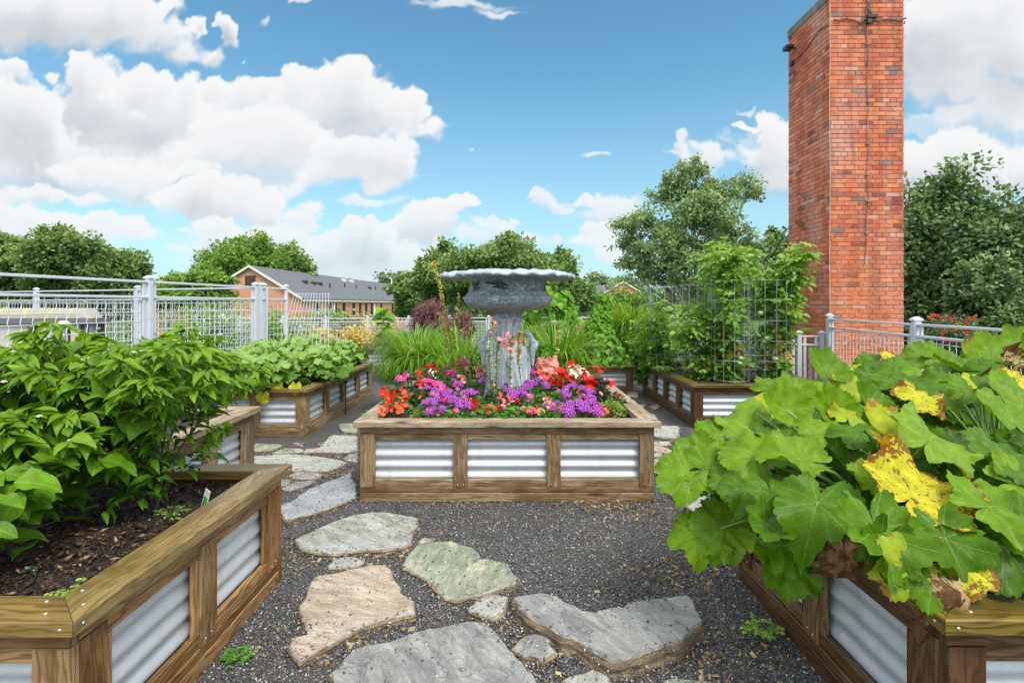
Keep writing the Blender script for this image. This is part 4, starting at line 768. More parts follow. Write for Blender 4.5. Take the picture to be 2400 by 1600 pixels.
def polar_leaf(nr=9, na=64, lobes=5, cup=.3, fold=.07, wave=.10, droop=.3, seed=0, ruff=.05, depth=.19, tooth=.085):
    """lobed round leaf attached at its centre, tip along +y; uv = (angle / pi, radius)"""
    rs = np.random.RandomState(seed); ph = rs.rand(6) * 6.28; vs = [(0, 0, 0)]; uv = [(0, 0)]
    th = np.linspace(-math.pi, math.pi, na + 1)
    def outline(a):
        lob = abs(math.cos(a * 1.73 * 2 / 2 * 2)) ** .5 if False else abs(math.cos(a * 3.46)) ** .5
        r = (1 - depth) + depth * lob; r *= 1 + .10 * math.cos(a) + .05 * math.sin(a * 2 + ph[0]) + .05 * math.sin(a * 5 + ph[1]) + .10 * max(0, 1 - abs(a) / .25)
        tt = (a * 19 / math.pi) % 1.0; r *= 1 + tooth * (abs(tt - .5) * 2 - .5)
        e = (math.pi - abs(a)) / .42; return r * (.16 + .84 * min(1, e) ** .6 if e < 1 else 1)
    ro = [outline(a) for a in th]
    for i in range(1, nr + 1):
        f = i / nr
        for j, a in enumerate(th):
            r = ro[j] * f; sw = .5 - .5 * abs(math.cos(a * 3.46)); x, y = r * math.sin(a), r * math.cos(a)
            z = cup * r * r * (1 + .3 * math.sin(a + ph[2])) + fold * r * sw * 2 + wave * r ** 3 * math.sin(a * 4 + ph[3]) + ruff * r ** 4 * math.sin(a * 13 + ph[4]) - droop * max(0, y) ** 2 - .12 * droop * x * x
            vs.append((x, y, z)); uv.append((a / math.pi, r))
    cr_ = np.array(vs); cr_[1:, 2] += .075 * (fbm2(cr_[1:, 0] * 5 + seed * 7 + 20, cr_[1:, 1] * 5 + 20, 3, seed) - .5) * (1 + .8 * np.hypot(cr_[1:, 0], cr_[1:, 1])); vs = [tuple(p) for p in cr_]
    n = na + 1; fs = []
    F4 = [(1 + (i - 1) * n + j, 1 + i * n + j, 1 + i * n + j + 1, 1 + (i - 1) * n + j + 1) for i in range(1, nr) for j in range(na)]
    F3 = [(0, 1 + j, 1 + j + 1) for j in range(na)]
    T = [(a, b_, c) for a, b_, c in F3] + [(a, b_, c) for a, b_, c, d in F4] + [(a, c, d) for a, b_, c, d in F4]
    return np.array(vs), np.array(T), np.array(uv)
def scatter_leaves(pile, temps, pos, dirs, norms, size, var=None, wide=1.0):
    pos = np.asarray(pos, float); N = len(pos)
    if N == 0: return
    Rm = frames(dirs, norms); which = rng.randint(0, len(temps), N); size = np.broadcast_to(size, (N,)); var = rng.rand(N) if var is None else var
    for i, (tv, tf, tu) in enumerate(temps):
        s = which == i
        if s.any(): pile.add(tv, tf, pos[s], Rm[s], np.stack([size[s] * wide, size[s], size[s]], -1), tu, var[s])
class Wood:
    """branches: tubes gathered into one mesh"""
    def __init__(s): s.mb = MB()
    def br(s, pts, r0, r1, n=5, var=.5): m = len(pts); s.mb.tube(pts, [r0 + (r1 - r0) * i / (m - 1) for i in range(m)], n, var, cap=False); return s
def arc(p, q, sag=.0, n=5, jit=0.0):
    p, q = Vector(p), Vector(q); L = (q - p).length; out = []
    for i in range(n + 1):
        t = i / n; v = p.lerp(q, t); v.z += sag * L * math.sin(math.pi * t)
        if 0 < i < n and jit: v += Vector((random.uniform(-1, 1), random.uniform(-1, 1), random.uniform(-1, 1))) * jit * L
        out.append(v)
    return out
FM = {
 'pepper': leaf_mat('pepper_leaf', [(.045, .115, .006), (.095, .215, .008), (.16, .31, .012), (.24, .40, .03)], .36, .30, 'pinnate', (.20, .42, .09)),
 'bell': leaf_mat('bell_leaf', [(.055, .145, .006), (.11, .25, .008), (.18, .35, .014)], .36, .28, 'pinnate', (.22, .42, .10)),
 'squash': leaf_mat('squash_leaf', [(.030, .090, .003), (.066, .165, .004), (.115, .235, .006), (.15, .27, .018)], .42, .26, 'palmate', (.34, .52, .18), bumpy=.35),
 'squash_y': leaf_mat('yellow_leaf', [(.34, .40, .02), (.46, .46, .02), (.54, .48, .03)], .5, .3, 'palmate', (.5, .5, .06), spot=((.20, .09, .02), 48, .56), bumpy=.4),
 'squash_ye': leaf_mat('yellowing_leaf', [(.22, .34, .02), (.38, .44, .02)], .5, .3, 'palmate', (.5, .5, .06), spot=((.30, .16, .03), 18, .66), bumpy=.4),
 'dead': leaf_mat('withered_leaf', [(.20, .12, .045), (.34, .24, .11), (.45, .37, .20)], .7, .12, 'palmate', (.42, .34, .14), spot=((.11, .06, .02), 20, .5), bumpy=.8),
 'cucumber': leaf_mat('cucumber_leaf', [(.04, .12, .010), (.09, .21, .020), (.15, .30, .04), (.22, .38, .09)], .45, .28, 'palmate', (.34, .46, .20), bumpy=.5),
 'tomato': leaf_mat('tomato_leaf', [(.055, .15, .02), (.12, .27, .03), (.21, .38, .05), (.30, .45, .12)], .45, .3),
 'yellow_small': leaf_mat('yellowed_small_leaf', [(.30, .17, .03), (.45, .33, .04), (.50, .44, .03)], .6, .3),
 'bean': leaf_mat('bean_leaf', [(.06, .20, .012), (.13, .32, .016), (.22, .44, .03)], .4, .3, 'pinnate', (.2, .45, .08)),
 'grass': leaf_mat('grass_blade', [(.05, .16, .012), (.12, .29, .016), (.22, .42, .035), (.36, .52, .14)], .45, .35),
 'grass_b': leaf_mat('blue_grass_blade', [(.09, .22, .06), (.18, .36, .10), (.32, .48, .20)], .5, .3),
 'varieg': leaf_mat('variegated_leaf', [(.40, .36, .10), (.62, .55, .20), (.75, .60, .24), (.30, .36, .08)], .5, .3),
 'varieg_p': leaf_mat('pale_variegated_leaf', [(.22, .30, .12), (.50, .52, .26), (.62, .58, .34)], .5, .3),
 'maple': leaf_mat('purple_leaf', [(.10, .042, .05), (.19, .085, .10), (.31, .16, .17)], .5, .25),
 'bed_green': leaf_mat('bedding_leaf', [(.05, .17, .025), (.10, .29, .035), (.18, .40, .07)], .45, .28),
 'bed_dark': leaf_mat('dark_bedding_leaf', [(.04, .09, .04), (.07, .15, .06), (.12, .22, .09), (.18, .08, .06)], .4, .2),
 'lime': leaf_mat('lime_leaf', [(.14, .28, .03), (.26, .42, .05), (.38, .48, .12)], .5, .3),
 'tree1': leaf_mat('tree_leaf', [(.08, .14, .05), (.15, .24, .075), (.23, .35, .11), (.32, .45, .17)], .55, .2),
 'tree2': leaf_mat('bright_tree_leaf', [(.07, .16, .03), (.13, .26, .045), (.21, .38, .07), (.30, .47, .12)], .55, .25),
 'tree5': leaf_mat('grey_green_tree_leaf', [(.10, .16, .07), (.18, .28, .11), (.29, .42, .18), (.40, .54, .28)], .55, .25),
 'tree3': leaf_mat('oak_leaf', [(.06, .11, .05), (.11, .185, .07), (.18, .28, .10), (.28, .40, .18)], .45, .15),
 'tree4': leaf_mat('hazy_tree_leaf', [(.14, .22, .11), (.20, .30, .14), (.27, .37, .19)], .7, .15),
}
M['stem'] = plain('green_stem', (.10, .22, .04), .5, 0, 30, .3); M['stem_d'] = plain('woody_green_stem', (.055, .085, .03), .6, 0, 40, .4); M['petiole'] = plain('pale_petiole', (.19, .34, .07), .5, 0, 30, .2)
M['bark'] = plain('grey_bark', (.30, .27, .23), .85, 0, 9, .45, .6); M['bark_d'] = plain('dark_bark', (.075, .06, .05), .9, 0, 9, .4, .6)
def petal_mat(name, col, col2=None, rough=.5): return leaf_mat(name, [col, col2 or tuple(c * 1.25 for c in col)], rough, .25)
PM = {'red': petal_mat('red_petal', (.72, .012, .010), (.85, .03, .02)), 'orange': petal_mat('coral_petal', (.80, .09, .035), (.9, .2, .11)), 'violet': petal_mat('violet_petal', (.28, .020, .40), (.46, .05, .58)),
      'magenta': petal_mat('magenta_petal', (.60, .07, .34), (.74, .17, .46)), 'pink': petal_mat('pink_petal', (.85, .34, .34), (.90, .55, .50)), 'white': petal_mat('white_petal', (.80, .80, .70), (.86, .86, .80)),
      'yellow': petal_mat('yellow_petal', (.80, .42, .02), (.85, .55, .05)), 'cream': petal_mat('seed_cream', (.62, .52, .28), (.74, .44, .20))}
# ------------------------------------------------------------------ pepper plants
def pepper_plant(label, base, height, spread, nleaf, temps, fm, lsize, nflower=12, lean=(0, 0), forks=4, seed=1, wide=1.0, low=.25, skirt=16):
    random.seed(seed); st = np.random.RandomState(seed); root = empty('pepper_plant', label, 'pepper plant', base, 'pepper plants in the near left bed')
    B = Vector(base); Wd = Wood(); tips = []
    top1 = B + Vector((lean[0] * .4, lean[1] * .4, height * .24)); Wd.br(arc(B - Vector((0, 0, .03)), top1, 0, 5, .03), .011, .009, 7)
    nodes = [(B + Vector((0, 0, height * low)), Vector((0, 0, 1)))]
    def grow(p, d, L, r, lev):
        q = p + d * L; pts = arc(p, q, .06, 4, .03); Wd.br(pts, r, r * .7, 5)
        for t_ in (.3, .6, .9): nodes.append((pts[0].lerp(q, t_), d))
        if lev == 0: tips.append((q, d)); return
        for s in range(2 if random.random() < .75 else 3):
            nd = (d + Vector((random.uniform(-1, 1), random.uniform(-1, 1), random.uniform(-.35, .45))) * .75).normalized(); nd.z = max(nd.z, -.05); grow(q, nd.normalized(), L * random.uniform(.68, .9), r * .68, lev - 1)
    for i in range(forks):
        an = 2 * math.pi * i / forks + random.random(); d = Vector((math.cos(an) * spread, math.sin(an) * spread, height * .75 + random.random() * .1)).normalized()
        grow(top1 - Vector((0, 0, random.random() * height * .15)), d, height * .27, .0065, 3)
    for i in range(5):
        an = random.random() * 6.28; grow(B + Vector((0, 0, height * random.uniform(low, .45))), Vector((math.cos(an), math.sin(an), .45)).normalized(), spread * .45, .005, 1)
    for i in range(int(skirt)):
        an = random.random() * 6.28; rr = spread * random.uniform(.2, .8); q = B + Vector((math.cos(an) * rr, math.sin(an) * rr, height * random.uniform(.10, .48))); Wd.br(arc(B + Vector((0, 0, height * .08)), q, .12, 4, .04), .004, .002, 4); nodes.append((q, Vector((math.cos(an), math.sin(an), .3)))); nodes.append((q.lerp(B + Vector((0, 0, height * .15)), .4), Vector((math.cos(an), math.sin(an), .3))))
    Wd.mb.build('stem', M['stem_d'], root)
    pos = []; dr = []; nn = []; sz = []; ctr = np.array(B + Vector((lean[0], lean[1], height * .6)))
    allp = nodes * 1 + tips * 4
    for i in range(nleaf):
        p, d = allp[random.randrange(len(allp))]; an = random.random() * 6.28; tipn = (p - Vector(ctr)); tipn.z *= .5; o_ = tipn.normalized() if tipn.length > 0 else Vector((1, 0, 0))
        hd = Vector((math.cos(an), math.sin(an), 0)) * 1.0 + o_ * .8; hd.z = random.uniform(-.45, .35); hd.normalize()
        pos.append(np.array(p + hd * .018 + Vector((st.randn(), st.randn(), st.randn())) * .008)); dr.append(hd); nv = Vector((random.uniform(-.5, .5), random.uniform(-.6, .3), 1)).normalized(); nn.append(nv); sz.append(lsize * random.uniform(.45, 1.15))
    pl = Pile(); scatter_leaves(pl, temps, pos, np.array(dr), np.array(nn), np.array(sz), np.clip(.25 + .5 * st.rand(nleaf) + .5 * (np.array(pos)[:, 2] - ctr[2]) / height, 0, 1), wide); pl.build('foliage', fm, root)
    if nflower:
        fl = grid_leaf(lambda t: .3 * math.sin(math.pi * min(1, t * .9 + .1)) if t < 1 else .02, 3, 1, .2, .5)
        for k_ in range(nflower):
            p, d = tips[random.randrange(len(tips))]; q = p + Vector((random.uniform(-.05, .05), random.uniform(-.06, .02), random.uniform(-.04, .02))); ang = np.arange(6) * math.pi / 3
            pf = Pile(); dd = np.stack([np.cos(ang), np.sin(ang), np.full(6, -.35)], -1); scatter_leaves(pf, [fl], np.tile(np.array(q), (6, 1)), dd, np.tile([0, 0, 1.0], (6, 1)), .016, np.full(6, .5)); pf.build('flower', PM['white'], root)
    return root
sz_ = .598
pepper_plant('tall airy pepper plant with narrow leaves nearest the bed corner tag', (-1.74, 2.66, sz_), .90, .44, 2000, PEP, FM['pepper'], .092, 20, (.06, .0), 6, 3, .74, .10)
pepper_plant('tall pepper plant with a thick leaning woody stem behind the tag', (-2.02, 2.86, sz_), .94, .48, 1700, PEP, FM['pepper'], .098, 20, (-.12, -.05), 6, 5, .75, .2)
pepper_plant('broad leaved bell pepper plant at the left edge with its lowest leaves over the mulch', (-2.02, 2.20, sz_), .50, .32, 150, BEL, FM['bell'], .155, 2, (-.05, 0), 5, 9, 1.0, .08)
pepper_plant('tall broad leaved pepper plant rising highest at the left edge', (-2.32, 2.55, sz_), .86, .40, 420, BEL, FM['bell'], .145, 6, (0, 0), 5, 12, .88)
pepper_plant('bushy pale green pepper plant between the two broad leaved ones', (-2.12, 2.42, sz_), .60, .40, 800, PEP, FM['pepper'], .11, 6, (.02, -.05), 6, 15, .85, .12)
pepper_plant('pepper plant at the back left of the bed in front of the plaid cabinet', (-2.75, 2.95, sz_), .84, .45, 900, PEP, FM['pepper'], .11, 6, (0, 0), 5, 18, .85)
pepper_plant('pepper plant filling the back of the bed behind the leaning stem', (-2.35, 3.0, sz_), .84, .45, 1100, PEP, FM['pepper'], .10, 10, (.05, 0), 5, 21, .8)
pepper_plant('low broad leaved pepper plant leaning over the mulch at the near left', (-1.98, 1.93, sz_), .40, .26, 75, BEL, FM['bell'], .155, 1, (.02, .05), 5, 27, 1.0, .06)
# plant tags
for i, (p, rz) in enumerate((((-1.50, 2.62, .62), .3), ((-1.86, 2.08, .60), 1.2))):
    tg = empty('plant_tag', ('glossy green and white plant tag leaning in the mulch by the slim pepper stem', 'small white and green plant tag lying under the broad pepper leaves')[i], 'plant tag', p)
    mb = MB(); c = Vector(p); a = Vector((.35, -.25, .9)).normalized() if i == 0 else Vector((.9, -.2, .12)).normalized(); b_ = Vector((.8, -.3, -.4)).normalized(); b_ = (b_ - a * b_.dot(a)).normalized(); n_ = a.cross(b_)
    mb.board(c - n_ * .001, a, b_, n_, .12 if i == 0 else .06, .035, .002, ch=.0005); mb.build('tag_body', plain('tag_white', (.75, .80, .72), .3), tg)
    mb = MB(); mb.board(c + a * .012 + b_ * .006 + n_ * (.0012 if i else .0012), a, b_, n_, .07 if i == 0 else .03, .022, .0015, ch=.0004); mb.build('picture', plain('tag_green', (.06, .38, .10), .3, 0, 60, .5), tg)
    mb = MB(); mb.board(c + a * .012 + b_ * .006 - n_ * .0035, a, b_, n_, .07 if i == 0 else .03, .022, .0015, ch=.0004); mb.build('picture', bpy.data.materials['tag_green'], tg)
# clovers and weeds
def weed(label, c, r, n, size, h=.05, fm='bed_green', temps=None, name='weed', cat='weed', seed=2):
    st = np.random.RandomState(seed); root = empty(name, label, cat, c); Wd = Wood(); pos = []; dr = []
    for i in range(n):
        an = st.rand() * 6.28; q = Vector(c) + Vector((math.cos(an) * r * st.rand() ** .6, math.sin(an) * r * st.rand() ** .6, h * (.5 + .6 * st.rand()))); Wd.br(arc(c, q, .15, 3), .0013, .0009, 4)
        for k_ in range(3): a2 = an + k_ * 2.09; pos.append(np.array(q)); dr.append((math.cos(a2), math.sin(a2), .05))
    Wd.mb.build('stem', M['stem'], root); pl = Pile(); scatter_leaves(pl, temps or [grid_leaf(lambda t: .42 * min(1, t * 1.7 + .1) * (1 if t < .85 else .6), 3, 1, .25, .3)], pos, np.array(dr), np.tile([0, -.25, 1.0], (len(pos), 1)), size * (.7 + .5 * st.rand(len(pos)))); pl.build('foliage', FM[fm], root); return root
weed('bright green clover on the mulch by the near corner of the pepper bed', (-1.475, 1.80, .605), .07, 16, .017, .05, 'lime', name='clover', cat='clover')
weed('low grey green weed in the gravel against the pepper bed', tuple(GP(560, 1545, .005)), .075, 34, .020, .03, 'bed_green', SML, seed=4)
weed('small bright weed growing in the gravel beside the squash bed', tuple(GP(1783, 1500, .005)), .085, 34, .022, .07, 'lime', seed=5)
weed('pale ferny seedling against the mulch below the slim pepper plant', (-1.60, 2.55, .60), .09, 22, .016, .035, 'lime', SML, name='seedling', cat='seedling', seed=6)
weed('green weed under the rim between the centre bed and the grass clump', (-1.75, 7.6, .01), .35, 60, .06, .12, 'bed_green', SML, seed=8)
# ------------------------------------------------------------------ squash plants
PL = [polar_leaf(9, 110, cup=c, fold=f, wave=w, droop=d, seed=i, ruff=r) for i, (c, f, w, d, r) in enumerate(((.30, .09, .10, .35, .04), (.05, .10, .14, .45, .05), (.55, .08, .08, .2, .03), (.15, .11, .16, .6, .05), (-.15, .10, .12, .3, .05), (.4, .12, .2, .7, .07), (-.05, .12, .22, .1, .08), (.22, .07, .24, .9, .06)))]
PLD = [polar_leaf(9, 76, cup=c, fold=.22, wave=.35, droop=d, seed=20 + i, ruff=.22) for i, (c, d) in enumerate(((-.6, .9), (.9, .4), (-.9, 1.2)))]
def tip_frame(tilt, psi, lean=0.0):
    ct, st_ = math.cos(tilt), math.sin(tilt); e1 = Vector((1, 0, 0)); e2 = Vector((0, ct, st_)); n = e1.cross(e2)
    d = e1 * math.cos(psi) + e2 * math.sin(psi); q = Matrix.Rotation(lean, 3, 'Y'); return q @ d, q @ n
crowns = [Vector((1.62, 2.45, .62)), Vector((2.15, 2.2, .62)), Vector((2.75, 2.5, .62)), Vector((2.1, 2.95, .62))]
far_crowns = [Vector((2.5, 4.5, .5)), Vector((3.3, 4.3, .5)), Vector((4.0, 4.4, .5)), Vector((3.2, 3.6, .5))]
SQ = {}
def squash_plant(label, c): r = empty('squash_plant', label, 'squash plant', c, 'squash plants on the right'); r['_w'] = 0; del r['_w']; SQ[tuple(c)] = (r, Wood(), Pile()); return r
for c, l in zip(crowns, ('front left squash plant with big leaves hanging over the timber side', 'squash plant at the near corner carrying the brown speckled yellow leaf', 'squash plant at the right edge of the near bed', 'squash plant at the back of the near bed with upright cupped leaves')): squash_plant(l, c)
for c, l in zip(far_crowns, ('farther squash plant in front of the chimney fence', 'farther squash plant below the red flowered shrub', 'farther squash plant at the right edge of the photo', 'farther squash plant with yellow and withered leaves')): squash_plant(l, c)
def sqleaf(p, span, tilt, psi, kind='g', temp=None, lean=0.0, var=None, cr=None, lab=None):
    p = Vector(p); cs = cr or crowns; c = min(cs, key=lambda q: (q - p).length); root, Wd, pl = SQ[tuple(c)]
    d, n = tip_frame(R(tilt), R(psi), R(lean)); Rm = frames(np.array([d]), np.array([n]))
    T = PLD if kind == 'd' else PL; tv, tf, tu = T[random.randrange(len(T)) if temp is None or (kind != 'd' and random.random() < .45) else temp % len(T)]; s = span * .5 * 1.04
    if kind == 'g': pl.add(tv, tf, [np.array(p)], Rm, [s], tu, np.array([random.random() if var is None else var]))
    else:
        q = Pile(); q.add(tv, tf, [np.array(p)], Rm, [s], tu, np.array([random.random() if var is None else var])); o = q.build('leaf', FM[{'y': 'squash_y', 'ye': 'squash_ye', 'd': 'dead'}[kind]], root)
        o['label'] = lab or {'y': 'yellow leaf speckled with brown', 'ye': 'yellowing leaf', 'd': 'withered brown leaf'}[kind]
    base = c + Vector((random.uniform(-.06, .06), random.uniform(-.06, .06), 0)); mid = base.lerp(p, .6) + Vector((0, 0, (p - base).length * .10)); e = p - n * .004
    pts = [base, base.lerp(mid, .5) + Vector((0, 0, .03)), mid, mid.lerp(e, .55), e]; Wd.br(pts, .010 * min(1, span / .25 + .2), .0055 * min(1, span / .25 + .2), 6)
Z7 = lambda x, y, Y: P(1500 + x / 1.742, 700 + y / 1.742, Y)
random.seed(5)
for (x, y, Y, sp, tl, ps, kd, tm, vr) in [
 (205,705,2.55,.36,40,200,'g',1,.6),(250,640,2.65,.30,45,160,'g',5,.5),(255,960,2.5,.34,55,225,'g',6,.7),(310,560,2.7,.30,45,150,'g',1,.6),(420,520,2.75,.34,50,120,'g',7,.8),
 (600,455,2.75,.30,62,90,'g',0,.75),(790,462,2.85,.31,66,90,'g',2,.7),(945,440,2.9,.28,60,80,'g',2,.35),(470,640,2.45,.38,48,130,'g',1,.7),(650,655,2.3,.34,30,150,'g',1,.75),
 (285,690,2.55,.33,45,190,'g',3,.5),(345,930,2.5,.36,50,235,'g',3,.85),(600,1062,2.2,.33,68,270,'g',1,.5),(725,830,2.05,.36,35,215,'g',1,.30),(965,935,1.80,.36,42,268,'g',3,.35),
 (1245,975,1.78,.29,50,250,'g',3,.25),(1120,800,1.95,.40,52,20,'y',0,.6),(1185,575,2.15,.42,50,35,'g',0,.95),(1425,850,1.85,.34,38,0,'g',4,.6),(958,735,2.1,.23,28,260,'g',1,.6),
 (1080,1080,1.72,.27,66,262,'ye',1,.2),(1300,1085,1.74,.25,52,260,'y',3,.3),(830,1040,1.98,.24,72,262,'d',0,.1),(1290,1190,1.66,.24,60,265,'d',2,.6),(1130,410,2.7,.32,45,20,'y',0,.4),
 (990,540,2.3,.30,40,60,'ye',2,.8),(470,460,2.85,.24,55,120,'g',4,.9),(440,770,2.35,.27,50,240,'g',1,.2),(390,720,2.45,.26,35,200,'g',1,.4),(540,800,2.2,.26,45,260,'g',3,.3),
 (590,1010,2.15,.25,40,285,'g',1,.45),(640,620,2.5,.30,42,120,'g',1,.2),(550,560,2.6,.26,40,100,'g',3,.15),(890,560,2.5,.27,40,100,'g',1,.3),(740,540,2.6,.3,45,80,'g',1,.8),
 (1480,640,2.1,.34,45,30,'g',1,.25),(1520,500,2.3,.36,45,60,'g',0,.6),(1480,1010,1.8,.34,45,300,'g',4,.1),(1560,920,1.85,.34,40,330,'g',1,.3),(1560,760,2.0,.34,50,0,'g',3,.7),
 (1370,700,2.2,.28,45,190,'g',1,.8),(1310,880,2.0,.27,40,300,'g',3,.15),(1140,960,1.9,.27,42,300,'g',4,.1),(1060,720,2.2,.24,40,200,'g',1,.1),(870,680,2.4,.22,35,100,'g',1,.1),
 (520,440,2.95,.26,60,140,'ye',2,.7),(640,470,2.95,.26,50,40,'ye',1,.6),(850,480,2.8,.26,50,60,'ye',4,.4),(520,920,2.1,.22,45,250,'g',4,.2),(700,940,2.1,.24,55,250,'g',1,.2),
 (330,860,2.65,.2,40,180,'ye',1,.5),(380,800,2.6,.22,50,240,'g',4,.1),(830,960,2.05,.24,50,240,'g',4,.12),(1190,1150,1.7,.2,60,250,'g',1,.4),(1000,1010,1.78,.24,65,250,'g',1,.2),
 (640,390,3.0,.26,50,110,'g',2,.6),(720,380,3.05,.30,55,95,'g',0,.9),(850,370,3.1,.3,50,70,'ye',0,.2),(560,370,3.1,.28,55,120,'g',1,.5),(760,300,3.2,.3,58,70,'g',2,.5)]:
    sqleaf(Z7(x, y, Y), sp * (.92 if (x, y) == (1120, 800) else .80 if kd == 'g' else .72), tl if tl > 60 else tl * .78, ps + random.uniform(-15, 15), kd, tm, random.uniform(-12, 12), vr)
for (x, y, Y, sp, tl, ps, kd, tm, vr) in [
 (1010,240,4.3,.24,55,90,'y',2,.9),(960,260,4.3,.3,30,200,'g',1,.3),(1345,225,4.3,.34,70,80,'ye',2,.1),(1180,230,4.2,.36,35,200,'g',3,.5),(1240,250,4.1,.36,30,340,'g',1,.6),(1440,240,4.0,.36,35,30,'g',2,.7),
 (1100,290,3.9,.36,30,190,'g',1,.4),(1180,320,3.7,.32,30,250,'g',4,.7),(1290,290,3.9,.36,28,180,'g',1,.5),(1360,300,3.8,.36,30,10,'g',3,.4),(1500,250,3.9,.30,70,60,'d',1,.9),(1530,330,3.5,.36,50,20,'y',1,.9),
 (1420,380,3.3,.30,60,100,'d',1,.8),(1480,410,3.0,.4,40,30,'g',3,.3),(1380,340,3.5,.3,50,80,'ye',4,.8),(1050,330,3.8,.3,40,150,'g',1,.4),(960,330,4.0,.3,40,180,'g',3,.3),(900,300,4.2,.28,40,160,'ye',1,.3),
 (1560,440,2.9,.42,45,60,'g',0,.7),(1250,350,3.5,.30,45,140,'g',1,.3),(1330,370,3.3,.28,40,200,'g',1,.5),(1120,350,3.5,.3,40,100,'g',4,.2),(1210,390,3.2,.3,35,60,'g',1,.3),(1000,300,4.1,.28,40,30,'g',4,.2),
 (1450,300,3.7,.34,30,180,'g',1,.2),(1390,250,4.2,.3,25,200,'g',4,.6),(1080,250,4.5,.3,30,30,'g',1,.5),(1540,190,4.4,.3,40,40,'g',1,.6)]:
    sqleaf(Z7(x, y, Y), sp * (.9 if kd == 'g' else .6), tl, ps, kd, tm, random.uniform(-15, 15), vr, far_crowns)
for i in range(90):     # lower storey leaves filling the bed
    p = Vector((random.uniform(1.42, 3.3), random.uniform(1.95, 3.0), random.uniform(.72, .98))); sqleaf(p, random.uniform(.18, .3), random.uniform(10, 50), random.uniform(0, 360), 'g', None, random.uniform(-15, 15), random.uniform(0, .5))
for i in range(40):
    p = Vector((random.uniform(2.1, 4.3), random.uniform(3.4, 4.7), random.uniform(.6, .95))); sqleaf(p, random.uniform(.2, .32), random.uniform(10, 40), random.uniform(0, 360), 'g', None, 0, random.uniform(0, .4), far_crowns)
for c, (root, Wd, pl) in SQ.items():
    Wd.mb.build('petiole', M['petiole'], root)['label'] = 'pale green leaf stalks rising from the crown'
    if pl.n: pl.build('foliage', FM['squash'], root)
def blossom(p, label_mat, parent, s=.05, up=(0, 0, 1)):
    fl = grid_leaf(lambda t: .26 * math.sin(math.pi * min(1, t * .85 + .15)) if t < 1 else .03, 4, 1, .3, .9); ang = np.arange(5) * math.pi * .4; u_ = Vector(up).normalized(); x = u_.orthogonal().normalized(); y = u_.cross(x)
    dd = np.array([tuple(x * math.cos(a) * .45 + y * math.sin(a) * .45 + u_) for a in ang]); nn_ = np.array([tuple(-(x * math.cos(a) + y * math.sin(a)) + u_ * .4) for a in ang]); pf = Pile(); scatter_leaves(pf, [fl], np.tile(np.array(p), (5, 1)), dd, nn_, s, np.full(5, .6)); o = pf.build('flower', label_mat, parent); return o
blossom(Z7(1000, 625, 2.2), PM['yellow'], SQ[tuple(crowns[3])][0], .10, (.1, -.2, 1))['label'] = 'closed yellow green squash flower'; blossom(Z7(512, 945, 2.25), PM['yellow'], SQ[tuple(crowns[0])][0], .05, (0, -.6, .4))['label'] = 'small yellow orange squash flower'
# second bed under the farther squash plants, mostly hidden by leaves
raised_bed('raised bed hidden under the farther squash plants', 2.2, 4.35, 3.75, 4.95, .60, 2, 2, 'fl', 'rim_olive', 'post_dark', nscrew=False)
# ------------------------------------------------------------------ cucumber vines
CU = [polar_leaf(6, 48, cup=c, fold=.08, wave=w, droop=.3, seed=40 + i, depth=.16, tooth=.03, ruff=.06) for i, (c, w) in enumerate(((.2, .12), (-.1, .16), (.45, .1), (.0, .2)))]
def vine_mat(label, spots, n, name='cucumber_plant', seed=1, size=.18):
    st = np.random.RandomState(seed); root = empty(name, label, 'cucumber plant', spots[0], 'cucumber plants in the left bed'); sp = np.array(spots); pos = []; Wd = Wood()
    while len(pos) < n:
        i = st.randint(len(sp) - 1); t = st.rand(); c = sp[i] * (1 - t) + sp[i + 1] * t; r = .38; a = st.rand() * 6.28; q = r * math.sqrt(st.rand()); pos.append((c[0] + q * math.cos(a), c[1] + q * math.sin(a), c[2] + .06 + .30 * math.cos(q / r * 1.4) * st.rand() ** .5 + .04 * st.randn()))
    for i in range(len(sp) - 1): Wd.br(arc(sp[i], sp[i + 1], .05, 6, .05), .006, .005, 5)
    pos = np.array(pos); n_ = np.stack([st.randn(n) * .35, -.35 + st.randn(n) * .35, np.ones(n)], -1); a = st.rand(n) * 6.28; d = np.stack([np.cos(a), np.sin(a) - .5, -.3 * np.ones(n)], -1)
    for k_ in range(0, n, 4): Wd.br(arc(pos[k_] - np.array([0, 0, .16]), pos[k_], 0, 3, .05), .003, .002, 4)
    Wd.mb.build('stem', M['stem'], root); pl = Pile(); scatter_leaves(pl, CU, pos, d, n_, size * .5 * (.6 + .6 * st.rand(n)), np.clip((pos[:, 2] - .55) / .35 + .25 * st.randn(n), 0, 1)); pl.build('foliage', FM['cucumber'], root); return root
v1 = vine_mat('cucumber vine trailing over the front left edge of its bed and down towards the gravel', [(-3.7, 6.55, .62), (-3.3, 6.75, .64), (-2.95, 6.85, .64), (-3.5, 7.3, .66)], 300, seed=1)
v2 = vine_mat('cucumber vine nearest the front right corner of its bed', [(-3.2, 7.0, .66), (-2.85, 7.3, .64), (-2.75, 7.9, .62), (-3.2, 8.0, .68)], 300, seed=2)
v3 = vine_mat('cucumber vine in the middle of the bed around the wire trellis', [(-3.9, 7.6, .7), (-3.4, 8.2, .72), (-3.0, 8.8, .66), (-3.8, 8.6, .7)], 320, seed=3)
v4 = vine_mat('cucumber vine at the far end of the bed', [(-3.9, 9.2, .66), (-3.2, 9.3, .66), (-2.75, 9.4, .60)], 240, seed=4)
v5 = vine_mat('cucumber vine over the back of the partly hidden bed behind the peppers', [(-4.2, 5.6, .70), (-3.7, 6.1, .70), (-3.55, 6.4, .66), (-3.2, 6.35, .58)], 320, seed=5, size=.17)
